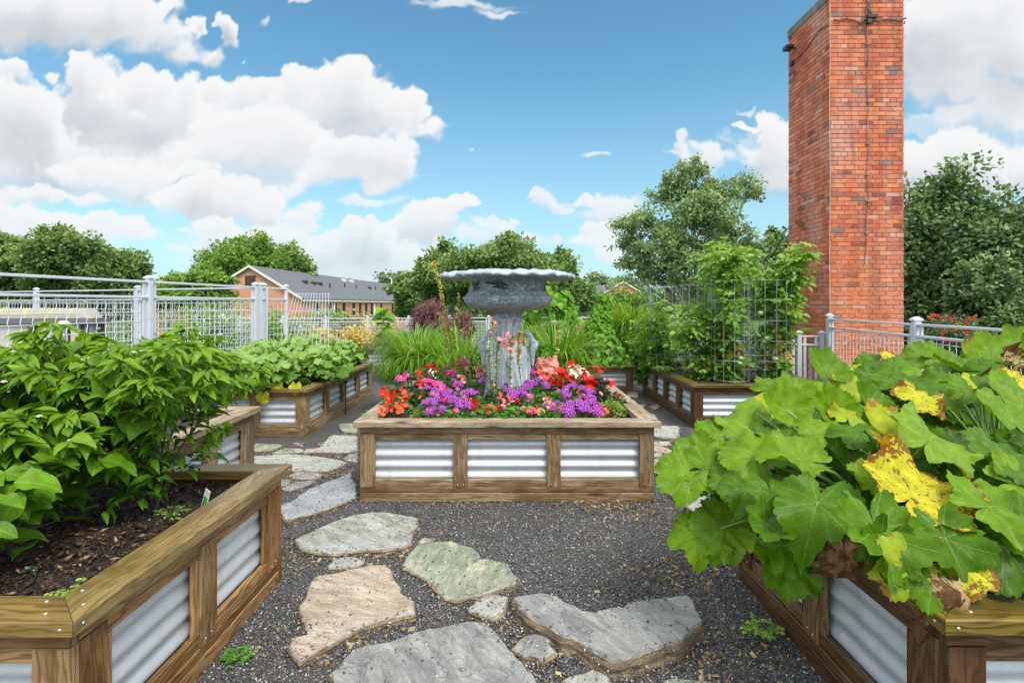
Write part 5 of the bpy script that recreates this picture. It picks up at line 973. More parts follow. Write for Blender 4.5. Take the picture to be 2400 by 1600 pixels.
v6 = vine_mat('cucumber vine spilling over the right rim of its bed', [(-2.75, 7.0, .60), (-2.62, 7.5, .58), (-2.65, 8.2, .58)], 130, seed=6, size=.16)
for p, k_ in (((-2.98, 6.52, .50), 'ye'), ((-2.85, 6.6, .62), 'ye'), ((-2.62, 6.6, .60), 'ye')):
    q = Pile(); q.add(*CU[0][:2], [np.array(p)], frames(np.array([[.1, -.4, -.9]]), np.array([[0, -1, .4]])), [.085], CU[0][2], np.array([.9])); q.build('leaf', FM['squash_ye'], v1)['label'] = 'yellowing leaf hanging over the rim'
# ------------------------------------------------------------------ wire trellis
tr = empty('wire_trellis', 'white wire trellis leaning into a tent over the cucumber vines', 'trellis', (-3.3, 8.7, .58)); ridge0, ridge1 = P(795 / 1, 688, 8.6), P(775, 688, 9.6)
for side in (0, 1):
    mb = MB(); nW = 12
    for j in range(nW + 1):
        t = j / nW; top = P(690 + 80 * t, 688, 8.7 + .1 * t) if side == 0 else P(700 + 72 * t, 688, 8.9 + .1 * t); bot = P(640 + 130 * t, 860, 8.3 + .1 * t) if side == 0 else P(705 + 105 * t, 830, 9.4 + .1 * t); mb.tube([top, bot], .0035, 4, cap=False)
    for i in range(5):
        s = i / 4; a = (P(690, 688, 8.7) if side == 0 else P(700, 688, 8.9)).lerp(P(640, 860, 8.3) if side == 0 else P(705, 830, 9.4), s); b_ = (P(770, 688, 8.8) if side == 0 else P(772, 688, 9.0)).lerp(P(770, 860, 8.4) if side == 0 else P(810, 830, 9.5), s); mb.tube([a, b_], .0035, 4, cap=False)
    mb.build('wire_panel', M['wire'], tr)
# path light on the cucumber bed side
def path_light(label, p, h=.2, tilt=0, solar=False):
    r = empty('path_light', label, 'garden light', p); p = Vector(p); mb = MB(); mb.tube([p, p + Vector((0, 0, h))], .007, 8); mb.build('stake', M['black'], r)
    if solar: mb = MB(); mb.box(p.x - .045, p.x + .045, p.y - .03, p.y + .03, p.z + h - .005, p.z + h + .035, ch=.006); mb.build('lamp_head', M['black'], r)
    else: mb = MB(); mb.lathe([(.004, p.z + h + .03), (.02, p.z + h + .022), (.055, p.z + h), (.05, p.z + h - .004), (.018, p.z + h - .002), (.018, p.z + h - .05), (.001, p.z + h - .052)], p.x, p.y, 20); mb.build('lamp_head', M['iron'], r)
    return r
path_light('small bell shaped dark lamp fixed outside the cucumber bed', (-2.43, 7.95, .0), .50)
path_light('square black solar light left among the red and pink flowers', (P(965, 900, 5.55).x, 5.55, .585), .25, solar=True)
path_light('square black solar light right beside the large red blossoms', (P(1403, 905, 5.5).x, 5.5, .585), .25, solar=True)
path_light('small black solar light at the right end of the flower bed', (P(1417, 912, 5.35).x, 5.35, .585), .24, solar=True)
sp_ = empty('sprinkler', 'black pop up sprinkler tube with an orange tip standing among the verbena', 'sprinkler', P(1158, 945, 4.9)); mb = MB(); c = P(1158, 945, 4.9); mb.tube([Vector((c.x, c.y, .58)), c + Vector((0, 0, .15))], .011, 10); mb.build('tube', M['black'], sp_); mb = MB(); mb.tube([c + Vector((0, 0, .15)), c + Vector((0, 0, .165)), c + Vector((0, 0, .18))], [.012, .011, .004], 10); mb.build('tip', plain('orange_plastic', (.8, .28, .01), .4), sp_)
mb = MB(); mb.tube([P(u, v, 4.50) for u, v in ((1100, 972), (1120, 975), (1140, 981), (1160, 983), (1180, 981), (1195, 975))], .006, 6); o = mb.build('drip_hose', M['black'], None, P(1140, 981, 4.5)); tag(o, 'thin black drip hose looping over the front rim of the centre bed', 'hose')
# ------------------------------------------------------------------ tomato cages and plants
def tom_leaf(seed):
    rs = np.random.RandomState(seed); V = []; F = []; n = 0; tv, tf, tu = grid_leaf(lambda t: .30 * math.sin(math.pi * t ** .8) ** .8 if 0 < t < 1 else .01, 4, 1, .3, .8)
    spec = [(1.0, 0, .42)] + [(y, s, l) for y, l in ((.30, .22), (.52, .34), (.76, .36)) for s in (-1, 1)]
    for y, s, l in spec:
        a = s * R(62 + rs.rand() * 12); c, s_ = math.cos(-a), math.sin(-a); q = tv * l; x_ = q[:, 0] * c - q[:, 1] * s_; y_ = q[:, 0] * s_ + q[:, 1] * c; v = np.stack([x_, y_ + y * .72, q[:, 2] - .35 * y * y * .72], -1); V.append(v); F.append(tf + n); n += len(v)
    w = .008; V.append(np.array([(-w, 0, 0), (w, 0, 0), (w, .72, -.25), (-w, .72, -.25)])); F.append(np.array([[n, n + 1, n + 2, n + 3]])); V = np.concatenate(V); return V, np.concatenate(F), np.zeros((len(V), 2))
TOM = [tom_leaf(i) for i in range(3)]
def cage(label, cx, cy, r, z0, z1, n=11, cell=.28, group='tomato cages'):
    c = empty('tomato_cage', label, 'tomato cage', (cx, cy, z0), group)
    for i in range(n): a = 2 * math.pi * i / n; mb = MB(); mb.tube([(cx + r * math.cos(a), cy + r * math.sin(a), z0), (cx + r * math.cos(a), cy + r * math.sin(a), z1)], .0042, 5, cap=False); mb.build('upright_wire', M['galvwire'], c)
    z = z1
    while z > z0: mb = MB(); mb.tube([(cx + r * math.cos(t * math.pi / 14), cy + r * math.sin(t * math.pi / 14), z) for t in range(29)], .0042, 5, cap=False); mb.build('ring_wire', M['galvwire'], c); z -= cell
    return c
def tomato(label, cx, cy, z0, top, r, nl, seed, ntom=4, yellow=.2):
    st = np.random.RandomState(seed); random.seed(seed); root = empty('tomato_plant', label, 'tomato plant', (cx, cy, z0), 'tomato plants in cages'); Wd = Wood(); nodes = []
    for i in range(5):
        a = random.random() * 6.28; p = Vector((cx + .05 * math.cos(a), cy + .05 * math.sin(a), z0)); h = (top - z0) * random.uniform(.72, 1.0); pts = [p]
        for k_ in range(7): p = p + Vector((random.uniform(-.06, .06) + .03 * math.cos(a), random.uniform(-.06, .06) + .03 * math.sin(a), h / 7)); pts.append(p)
        Wd.br(pts, .008, .004, 5); nodes += [pts[0].lerp(pts[1], .5)] + pts[1:] + [pts[j].lerp(pts[j + 1], .5) for j in range(7)] + [pts[-1]] * 3 + [pts[-2]] * 2
    Wd.mb.build('stem', M['stem'], root); pos = []; dr = []
    for i in range(nl): p = nodes[st.randint(len(nodes))]; a = st.rand() * 6.28; pos.append(tuple(p + Vector((st.randn(), st.randn(), st.randn() * .8)) * .065)); dr.append((math.cos(a), math.sin(a), st.uniform(-.5, .5)))
    pos = np.array(pos); dr = np.array(dr); hh = (pos[:, 2] - z0) / (top - z0); yl = (st.rand(nl) < yellow * 2 * (1 - hh * 1.8)); nn = np.stack([st.randn(nl) * .4, -.5 + st.randn(nl) * .4, np.ones(nl)], -1); sz = .13 + .14 * st.rand(nl)
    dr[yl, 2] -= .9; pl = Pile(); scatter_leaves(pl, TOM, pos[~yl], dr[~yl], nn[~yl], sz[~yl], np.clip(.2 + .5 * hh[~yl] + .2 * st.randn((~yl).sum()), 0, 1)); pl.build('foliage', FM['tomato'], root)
    if yl.any(): pl = Pile(); scatter_leaves(pl, TOM, pos[yl], dr[yl], nn[yl], sz[yl] * .8); pl.build('foliage', FM['yellow_small'], root)['label'] = 'yellow and brown dying lower leaves'
    gm = bpy.data.materials.get('green_tomato') or plain('green_tomato', (.26, .42, .14), .25, 0, 20, .12)
    for i in range(ntom):
        a = -math.pi / 2 + st.uniform(-1.1, 1.1); zt = z0 + (top - z0) * st.uniform(.12, .62); rr = r * st.uniform(.8, 1.0); c = Vector((cx + rr * math.cos(a), cy + rr * math.sin(a), zt)); q = .034 + .010 * st.rand(); mb = MB(); prof = [(q * math.sin(t * math.pi / 8) + .0003, c.z - q * .85 * math.cos(t * math.pi / 8)) for t in range(9)]; mb.lathe(prof, c.x, c.y, 16); mb.build('tomato', gm, root)
    return root
zs5 = .51
for i, (u, Y, r, zt, lab) in enumerate(((1711, 7.75, .25, 1.94, 'front left galvanised tomato cage with four green tomatoes showing'), (1806, 7.7, .26, 1.94, 'front right galvanised tomato cage beside the chimney foot'), (1700, 8.55, .25, 1.95, 'galvanised tomato cage hidden behind the front left one'), (1630, 9.1, .24, 1.93, 'back middle tomato cage standing nearly empty'), (1553, 9.25, .24, 1.90, 'farthest left tomato cage with white wires and sparse leaves'))):
    cage(lab, (u - U0) / FPX * Y, Y, r, zs5, zt)
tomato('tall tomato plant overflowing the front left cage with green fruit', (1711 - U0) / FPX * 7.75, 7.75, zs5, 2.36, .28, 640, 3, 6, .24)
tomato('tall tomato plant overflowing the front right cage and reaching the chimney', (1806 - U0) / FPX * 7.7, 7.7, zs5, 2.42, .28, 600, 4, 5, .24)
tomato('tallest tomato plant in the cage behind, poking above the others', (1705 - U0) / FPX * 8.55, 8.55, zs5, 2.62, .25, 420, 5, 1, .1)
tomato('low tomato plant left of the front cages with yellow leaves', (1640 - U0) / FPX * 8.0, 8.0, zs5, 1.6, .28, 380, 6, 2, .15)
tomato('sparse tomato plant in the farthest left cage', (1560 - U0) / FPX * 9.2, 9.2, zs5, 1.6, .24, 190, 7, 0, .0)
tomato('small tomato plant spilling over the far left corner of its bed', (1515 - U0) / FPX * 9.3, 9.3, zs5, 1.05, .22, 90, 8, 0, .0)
# young plant hanging over the rim
weed('small leafy seedling draped over the left rim of the tomato bed', (2.30, 8.35, .585), .14, 16, .10, .06, 'tomato', PEP, name='seedling', cat='seedling', seed=11)
# ------------------------------------------------------------------ bean cone and bean arch
def bean(label, fpos, n, name, seed, size=.11, cat='bean plant'):
    st = np.random.RandomState(seed); pos = np.array([fpos(st) for _ in range(n)]); out = pos - pos.mean(0); out[:, 2] = 0; out = nrm(out); root = empty(name, label, cat, (pos[:, 0].mean(), pos[:, 1].mean(), pos[:, 2].min()))
    Wd = Wood(); order = np.argsort(pos[:, 2])[::max(1, n // 40)]
    for i in range(len(order) - 1): Wd.br(arc(pos[order[i]], pos[order[i + 1]], 0, 3), .004, .004, 4)
    Wd.mb.build('stem', M['stem'], root); pl = Pile(); nn = out * 1.0 + np.stack([st.randn(n) * .4, -.5 + st.randn(n) * .3, .7 * np.ones(n)], -1); d = np.stack([st.randn(n) * .6, st.randn(n) * .4 - .4, -1.0 * np.ones(n)], -1) + out * .6; scatter_leaves(pl, HRT, pos, d, nn, size * (.7 + .6 * st.rand(n)), np.clip(.5 + .3 * st.randn(n), 0, 1)); pl.build('foliage', FM['bean'], root); return root
cc = P(1408, 856, 10.3)
def cone_f(st):
    t = st.rand() ** 1.25; r = (.10 + .36 * (1 - t) ** 1.5) * (.75 + .35 * st.rand()); a = st.rand() * 6.28; return (cc.x + r * math.cos(a) + .05 * math.sin(t * 9), cc.y + r * math.sin(a), .50 + t * 1.32)
bean('bright green bean vines climbing into a tall narrow cone on the small far bed', cone_f, 900, 'bean_cone', 1, .10)
ac = P(1290, 740, 9.2)
def arch_f(st):
    t = st.rand() * math.pi * 1.0; R_ = .33; th = .12 * math.sqrt(st.rand()); a = st.rand() * 6.28; x = ac.x - R_ * math.cos(t) * 1.05; z = 1.38 + .42 * math.sin(t) ; z = z if st.rand() > .35 else z - st.rand() * .35; return (x + th * math.cos(a), ac.y + .18 * st.randn(), z + th * math.sin(a))
bean('heart leaved bean vine arching over a hoop behind the urn', arch_f, 360, 'bean_arch', 2, .125)
ha = bpy.data.objects['bean_arch']; mb = MB(); mb.tube([(ac.x - .34, ac.y, .0), (ac.x - .34, ac.y, 1.3)] + [(ac.x - .34 * math.cos(i * math.pi / 10), ac.y, 1.38 + .42 * math.sin(i * math.pi / 10)) for i in range(11)] + [(ac.x + .34, ac.y, 1.3), (ac.x + .34, ac.y, .0)], .012, 6); mb.build('hoop', M['iron'], ha)
# ------------------------------------------------------------------ ornamental grasses
def tuft(label, c, h, r, n, seed, fm='grass', w=.009, arch=(1.0, 2.2), name='ornamental_grass', spreadb=.12, flow=0.0):
    st = np.random.RandomState(seed); root = empty(name, label, 'ornamental grass', c); bl = [BLADE(d, w / h) for d in np.linspace(arch[0], arch[1], 5)]
    a = st.rand(n) * 6.28; q = spreadb * np.sqrt(st.rand(n)); pos = np.stack([c[0] + q * np.cos(a), c[1] + q * np.sin(a), np.full(n, c[2])], -1); k_ = r / h; e = (.15 + .85 * st.rand(n)) * k_; d = np.stack([np.cos(a) * e + flow, np.sin(a) * e, np.ones(n)], -1); nn = np.stack([-np.cos(a), -np.sin(a), .9 * np.ones(n)], -1) + st.randn(n, 3) * .2
    d2 = nrm(d); nn = nn - d2 * (nn * d2).sum(1, keepdims=True); pl = Pile(); Rm = frames(d2, nn); wh = st.randint(0, 5, n); var = st.rand(n); s = h * (.65 + .5 * st.rand(n)) * 1.15
    # droop bends towards -z of the leaf frame: flip so blades fall outwards
    out = np.stack([np.cos(a), np.sin(a), np.zeros(n)], -1); z = nrm(-out * 0 + np.cross(np.cross(d2, out), d2) * -1.0); Rm = frames(d2, z)
    for i, (tv, tf, tu) in enumerate(bl):
        q_ = wh == i; pl.add(tv, tf, pos[q_], Rm[q_], s[q_], tu, var[q_])
    pl.build('foliage', FM[fm], root); return root
tuft('large arching light green grass clump left of the urn', tuple(P(984, 870, 8.2).xy) + (.0,), 1.10, .14, 2400, 1, w=.012, arch=(1.2, 4.4), spreadb=.24)
tuft('upright bright grass clump directly right of the urn', tuple(P(1305, 870, 7.9).xy) + (.0,), 1.25, .22, 650, 2, w=.014, arch=(.6, 3.2), spreadb=.17)
tuft('pale wispy grass behind the snapdragons left of the urn', tuple(P(1085, 870, 7.6).xy) + (.0,), 1.15, .35, 420, 3, w=.013, arch=(.5, 3.0), spreadb=.18)
tuft('tall fountain grass in front of the far fence left of the tomatoes', tuple(P(1482, 800, 11.8).xy) + (.0,), 1.60, .25, 2000, 4, w=.013, arch=(1.4, 3.4), spreadb=.26)
tuft('lighter grass clump beside the tomato cages', tuple(P(1535, 800, 11.2).xy) + (.0,), 1.25, .25, 1100, 5, w=.013, arch=(1.6, 3.6), spreadb=.22)
tuft('blue green feathery grass mound below the purple maple', tuple(P(970, 800, 11.5).xy) + (.0,), 1.15, .40, 1700, 6, 'grass_b', .012, (1.4, 3.4), spreadb=.30)
tuft('low spiky yucca rosette on the ground by the bean bed', tuple(P(1462, 860, 10.6).xy) + (.02,), .42, .40, 110, 7, 'grass_b', .02, (.1, .6), 'yucca', .04)
# ------------------------------------------------------------------ shrubs
def bush(label, c, rx, ry, rz, n, fm, size, temps=None, name='shrub', cat='shrub', seed=1, stem='bark_d', group=None, flowers=None, down=.15, squash=None, zbase=None):
    st = np.random.RandomState(seed); zb = c[2] - rz if zbase is None else zbase; root = empty(name, label, cat, (c[0], c[1], zb), group); nb_ = 20; bc = nrm(st.randn(nb_, 3)) * (.30 + .62 * st.rand(nb_, 1)); br_ = .26 + .24 * st.rand(nb_)
    k_ = st.randint(0, nb_, n); o = nrm(st.randn(n, 3)); rad = br_[k_] * (.55 + .45 * st.rand(n)) ; p = bc[k_] + o * rad[:, None]; pos = p * np.array([rx, ry, rz]) + np.array(c); pos[:, 2] = np.maximum(pos[:, 2], zb + .02)
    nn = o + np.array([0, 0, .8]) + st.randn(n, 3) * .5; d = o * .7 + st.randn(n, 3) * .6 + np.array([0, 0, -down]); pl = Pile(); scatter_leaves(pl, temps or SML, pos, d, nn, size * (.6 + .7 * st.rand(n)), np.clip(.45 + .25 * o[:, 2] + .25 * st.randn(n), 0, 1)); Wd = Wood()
    for i in range(8): q = bc[i] * np.array([rx, ry, rz]) + np.array(c); Wd.br(arc((c[0], c[1], zb), q, .02, 4, .05), .02 * max(rx, .5), .006, 5)
    Wd.mb.build('stem', M[stem], root); pl.build('foliage', FM[fm], root)
    if flowers:
        fm2, nf, fs = flowers; q = st.randint(0, n, nf); up = pos[:, 2] > c[2] - .1 * rz; q = np.array([i for i in st.permutation(n) if up[i] and (p[i] ** 2).sum() > .45][:nf]); pf = Pile(); scatter_leaves(pf, [grid_leaf(lambda t: .5 * math.sin(math.pi * min(.95, t * .8 + .15)), 2, 1, .2, .4)] , np.repeat(pos[q] + o[q] * .03, 4, 0), st.randn(len(q) * 4, 3), st.randn(len(q) * 4, 3) + np.array([0, 0, 1]), fs); pf.build('flowers', fm2, root)['kind'] = 'stuff'
    return root
def px_bush(label, u, vt, vb, Y, wpx, n, fm, size, **kw):
    zt, zb = P(u, vt, Y).z, P(u, vb, Y).z; rx = wpx / 2 / FPX * Y; return bush(label, (P(u, vt, Y).x, Y, (zt + zb) / 2), rx, kw.pop('ry', rx), (zt - zb) / 2, n, fm, size, **kw)
px_bush('golden variegated shrub at the left end of the far bed', 765, 762, 825, 13.4, 90, 1500, 'varieg', .07, seed=2, temps=SML, group='yellow variegated shrubs', zbase=.45)
px_bush('golden variegated shrub in the middle of the far bed with an upright tip', 838, 750, 828, 13.6, 80, 1500, 'varieg', .07, seed=3, group='yellow variegated shrubs', zbase=.45)
px_bush('golden variegated shrub at the right end of the far bed', 903, 768, 832, 13.3, 70, 1300, 'varieg', .07, seed=4, group='yellow variegated shrubs', zbase=.45)
px_bush('greener variegated shrub at the back left of the far bed', 728, 768, 812, 14.2, 60, 900, 'varieg_p', .07, seed=5, group='yellow variegated shrubs', zbase=.45)
px_bush('pale variegated shrub between the bean arch and the bean cone', 1352, 722, 850, 11.6, 80, 1700, 'varieg_p', .07, seed=6, zbase=.0)
px_bush('green bush behind the bean cone base', 1320, 770, 860, 10.6, 90, 900, 'tree2', .07, seed=7, zbase=.0)
px_bush('purple leaved weeping maple in front of the far fence', 1008, 696, 800, 13.0, 92, 4600, 'maple', .10, seed=8, name='purple_maple', cat='maple tree', down=1.0, temps=[grid_leaf(lambda t: .09 * math.sin(math.pi * t) if 0 < t < 1 else .005, 3, 1, .2, .5)], zbase=.0)
px_bush('smaller purple leaved maple mound reaching right towards the urn', 1085, 730, 800, 12.6, 90, 3600, 'maple', .10, seed=9, name='purple_maple', cat='maple tree', down=1.0, temps=[grid_leaf(lambda t: .09 * math.sin(math.pi * t) if 0 < t < 1 else .005, 3, 1, .2, .5)], zbase=.0)
px_bush('red flowering shrub behind the right fence', 2225, 742, 850, 6.4, 150, 2300, 'bed_dark', .045, seed=10, name='rose_shrub', flowers=(PM['red'], 42, .030), zbase=.0)
px_bush('shrub with white blossoms beyond the far fence left of the plants', 790, 727, 800, 26, 210, 2400, 'tree1', .18, seed=11, flowers=(PM['white'], 16, .12), zbase=-4.0)
px_bush('low dark hedge shrub beyond the fence by the building end', 620, 722, 830, 24, 200, 2600, 'tree1', .18, seed=12, flowers=(PM['white'], 8, .10), zbase=-4.0)
px_bush('bush with white blossoms seen through the tall left fence', 500, 730, 860, 15.5, 190, 2600, 'tree2', .10, seed=13, flowers=(PM['white'], 22, .07), zbase=0.0)
px_bush('dark thicket below the long building gable seen through the left fence', 520, 697, 840, 30, 260, 4200, 'tree1', .2, seed=33, zbase=-4.0)
px_bush('leafy green bush seen through the left fence beside the corner post', 640, 740, 860, 13.5, 90, 1600, 'tree2', .09, seed=14, zbase=0.0)
px_bush('dark leafy bush behind the left fence beside the plaid cabinet', 300, 728, 870, 16.5, 200, 2600, 'tree1', .11, seed=15, flowers=(PM['orange'], 12, .07), zbase=0.0)
px_bush('rounded bright green bush in front of the small brick gable', 1452, 672, 760, 34, 110, 3600, 'tree2', .22, seed=16, zbase=-4.0)
px_bush('white flowering bush seen through the farthest tomato cage', 1560, 690, 790, 22, 70, 1600, 'tree2', .14, seed=17, flowers=(PM['white'], 30, .07), zbase=-3.0)
px_bush('dark bush behind the low fence at the foot of the chimney', 1800, 770, 860, 10.2, 110, 1300, 'tree1', .07, seed=18, zbase=0.0)
px_bush('loose green foliage beyond the far fence right of the urn', 1240, 745, 800, 16.5, 200, 2200, 'tree2', .09, seed=19, zbase=0.0)
px_bush('thin yellowing perennial clump left of the urn', 1060, 770, 880, 8.6, 90, 1100, 'lime', .06, seed=20, zbase=0.0)
px_bush('soft green perennials behind the urn foot on the right', 1270, 800, 880, 7.6, 90, 1100, 'bed_green', .06, seed=21, zbase=0.0)
px_bush('soft green perennials behind the urn foot on the left', 1120, 810, 890, 7.4, 90, 1100, 'bed_green', .06, seed=22, zbase=0.0)
# broad leaved single plant in front of the far fence
sf = empty('sunflower_plant', 'young sunflower with broad green leaves rising above the far fence', 'sunflower', P(900, 800, 12.8)); Wd = Wood(); c = P(902, 830, 12.8); t_ = P(899, 716, 12.8); Wd.br(arc(c, t_, 0, 6, .01), .015, .01, 6); Wd.mb.build('stem', M['stem'], sf)
st = np.random.RandomState(3); n = 16; zz = c.z + (t_.z - c.z) * (.35 + .65 * st.rand(n)); a = st.rand(n) * 6.28; pl = Pile(); scatter_leaves(pl, HRT, np.stack([np.full(n, t_.x), np.full(n, 12.8), zz], -1), np.stack([np.cos(a), np.sin(a), -.1 * np.ones(n)], -1), np.tile([0, -.4, 1.0], (n, 1)), .26 + .1 * st.rand(n)); pl.build('foliage', FM['bean'], sf)
# ------------------------------------------------------------------ flowers of the centre bed
def floret_head(kind, seed=0):
    """template: verts, quads, colour slot 'var' per petal"""
    rs = np.random.RandomState(seed); pl = Pile(); pet = grid_leaf(lambda t: .42 * math.sin(math.pi * min(.97, t * .75 + .2)) if t > 0 else .08, 3, 1, .12, .35)
    if kind == 'verbena':
        n = 20; i = np.arange(n); ph = i * 2.4; el = np.arccos(1 - 1.0 * (i + .5) / n); o = np.stack([np.sin(el) * np.cos(ph), np.sin(el) * np.sin(ph), np.cos(el)], -1); R_, ps = .030, .0115
    elif kind == 'impatiens': o = np.array([[0, -.35, .95]]); n = 1; R_, ps = .002, .034
    elif kind == 'petunia': o = nrm(rs.randn(4, 3) * .5 + np.array([0, -.4, .7])); n = 4; R_, ps = .022, .027
    elif kind == 'small': o = nrm(rs.randn(5, 3) * .7 + np.array([0, -.3, .8])); n = 5; R_, ps = .022, .013
    elif kind == 'begonia': o = nrm(rs.randn(12, 3) * .6 + np.array([0, -.2, .8])); n = 12; R_, ps = .035, .011
    for q in o:
        q = Vector(q).normalized(); x = q.orthogonal().normalized(); y = q.cross(x); a0 = rs.rand() * 6; k_ = 5; D_ = np.array([tuple(x * math.cos(a0 + j * 1.2566) + y * math.sin(a0 + j * 1.2566) + q * .15) for j in range(k_)]); pl.add(pet[0], pet[1], np.tile(np.array(q * R_), (k_, 1)), frames(D_, np.tile(np.array(q), (k_, 1))), np.full(k_, ps), pet[2], rs.rand(k_))
    return pl, o, R_
HEADS = {}
def head_obj(kind, color, seed=0):
    key = (kind, color, seed)
    if key not in HEADS:
        pl, o, R_ = floret_head(kind, seed); me = arr_mesh('flower_head', np.concatenate(pl.V), np.concatenate(pl.F), PM[color], None, np.concatenate(pl.U), np.concatenate(pl.A)); eye = None
        if kind in ('verbena',):
            mb = MB()
            for q in o: q = Vector(q); c = q * (R_ + .0015); x = q.orthogonal().normalized() * .0030; y = q.cross(x); mb.add([c + x, c + y, c - x, c - y, c + q * .002], [[0, 1, 4], [1, 2, 4], [2, 3, 4], [3, 0, 4]], None, .8)
            eye = mb.build('white_eyes', PM['white'], None)
        md, ed = me.data, (eye.data if eye else None); bpy.data.objects.remove(me)
        if eye: bpy.data.objects.remove(eye)
        HEADS[key] = (md, ed)
    return HEADS[key]
def put_head(parent, kind, color, p, s=1.0, seed=0):
    md, ed = head_obj(kind, color, seed); o = bpy.data.objects.new('flower_head', md); link(o, parent); o.location = Vector(p) - world_loc(parent); o.rotation_euler = (random.uniform(-.4, .5), random.uniform(-.5, .5), random.uniform(0, 6.28)); s *= 1.3; o.scale = (s, s, s)
    if ed: e = bpy.data.objects.new('white_eyes', ed); link(e, o)
    return o
def flower_Y(v): return 4.60 + max(0, (970 - v)) / 115 * 1.35
def clump(label, u, v, rpx, name, cat, fm, heads, n=260, lsize=.038, temps=None, zr=.13, seed=1):
    """a low bedding plant whose top stands at photo pixel (u, v); heads = [(kind, colour, u, v, scale)]"""
    random.seed(seed); st = np.random.RandomState(seed); Y = flower_Y(v); top = P(u, v, Y); rx = rpx / FPX * Y; z0 = .585; root = empty(name, label, cat, (top.x, Y, z0), 'bedding flowers in the centre bed'); h = max(.08, top.z - z0 - .015)
    a = st.rand(n) * 6.28; q = np.sqrt(st.rand(n)); zz = z0 + h * (1 - q ** 2.2) * (.45 + .55 * st.rand(n)) + .01; pos = np.stack([top.x + rx * q * np.cos(a), Y + rx * .8 * q * np.sin(a), zz], -1); pos[:, 1] = np.maximum(pos[:, 1], 4.50); d = np.stack([np.cos(a) * (.4 + q), np.sin(a) * (.4 + q), .35 + st.randn(n) * .4], -1); nn = np.stack([st.randn(n) * .5, -.3 + st.randn(n) * .5, np.ones(n)], -1)
    pl = Pile(); scatter_leaves(pl, temps or SML, pos, d, nn, lsize * (.6 + .7 * st.rand(n))); Wd = Wood()
    for (kind, col_, hu, hv, s) in heads: hp = P(hu, hv, flower_Y(hv) - .03); Wd.br(arc((top.x * .5 + hp.x * .5, Y * .5 + hp.y * .5, z0), hp, 0, 3, .04), .003, .002, 4)
    for i in range(6): Wd.br(arc((top.x, Y, z0 - .02), pos[st.randint(n)], 0, 3, .04), .003, .002, 4)
    Wd.mb.build('stem', M['stem'], root); pl.build('foliage', FM[fm], root)
    for j, (kind, col_, hu, hv, s) in enumerate(heads): put_head(root, kind, col_, P(hu, hv, flower_Y(hv) - .05), s, j % 3)
    return root
vb = lambda pts, s=1.05: [('verbena', 'violet', u, v, s) for u, v in pts]
rg = random.Random(4)
_vb = vb
vb = lambda pts, s=1.05: _vb(pts, s * .92) + [('verbena', 'magenta' if rg.random() < .3 else 'violet', u + rg.uniform(-22, 22), v + rg.uniform(-12, 8), s * rg.uniform(.5, .75)) for u, v in pts] + [('verbena', 'violet', u + rg.uniform(-9, 9), v + rg.uniform(-6, 5), s * .85) for u, v in pts]
def sc_(kind, cols, u0, u1, v0, v1, n, s): return [(kind, rg.choice(cols), rg.uniform(u0, u1), rg.uniform(v0, v1), s * rg.uniform(.75, 1.2)) for _ in range(n)]
clump('violet verbena with white eyed flowers left of the sprinkler tube', 1035, 922, 62, 'verbena_plant', 'verbena', 'bed_green', vb([(1003,914),(1018,918),(1031,923),(1044,929),(1054,920),(1061,935),(1072,942),(1082,947),(1050,939),(1095,953)]), 340, seed=1)
clump('violet verbena near the front rim at the left with two round heads', 1020, 948, 55, 'verbena_plant', 'verbena', 'bed_green', vb([(1006,965),(1036,960),(1013,944),(1026,940),(998,945),(1078,957)]) + [('small','orange',999,951,1),('small','red',977,970,.9)], 320, seed=2)
clump('violet verbena just left of the urn foot', 1100, 915, 40, 'verbena_plant', 'verbena', 'bed_green', vb([(1098,920),(1106,925),(1092,924),(1078,903),(1133,893)], 1.1), 240, seed=3)
clump('violet verbena just right of the urn foot', 1220, 905, 50, 'verbena_plant', 'verbena', 'bed_green', vb([(1186,914),(1210,924),(1222,915),(1232,907),(1244,902),(1226,925),(1276,903),(1202,932),(1262,893)], 1.1), 320, seed=4)
clump('violet verbena cascading at the right front with the densest heads', 1345, 935, 70, 'verbena_plant', 'verbena', 'bed_green', vb([(1335,948),(1330,960),(1338,970),(1358,945),(1362,958),(1372,950),(1376,962),(1380,934),(1396,960),(1404,966),(1388,945),(1333,930),(1326,968),(1350,952)], 1.1), 420, seed=5)
clump('paler violet verbena behind the dense right heads', 1345, 908, 50, 'verbena_plant', 'verbena', 'bed_green', vb([(1342,905),(1325,912),(1362,911),(1378,917),(1320,921),(1388,922)], .95), 300, seed=6)
clump('sparse pink violet verbena in the front middle right', 1290, 950, 55, 'verbena_plant', 'verbena', 'bed_green', [('verbena','magenta',1295,950,.75),('verbena','magenta',1289,958,.7),('verbena','violet',1305,945,.7),('verbena','magenta',1241,968,.7),('verbena','violet',1275,950,.6),('verbena','magenta',1247,960,.6)], 380, seed=7)
clump('coral red cuphea at the left front corner of the bed', 925, 925, 42, 'cuphea_plant', 'cuphea', 'bed_green', sc_('small', ['orange','red','orange'], 893, 955, 912, 965, 30, 1.15), 420, .03, seed=8)
clump('red geranium like flowers in the front left of centre', 1113, 940, 28, 'geranium_plant', 'geranium', 'bed_green', [('petunia','red',1113,944,.8),('petunia','red',1108,950,.7),('small','red',1120,952,1.2)], 200, seed=9)
clump('orange red gazania low by the sprinkler tube', 1165, 950, 48, 'gazania_plant', 'gazania', 'bed_green', [('small','orange',1152,963,1.6),('petunia','red',1172,952,.55),('small','orange',1145,960,1.4),('petunia','red',1213,938,.6),('small','orange',1171,927,1.0),('small','orange',1190,935,1.0)], 380, .06, PEP, seed=10)
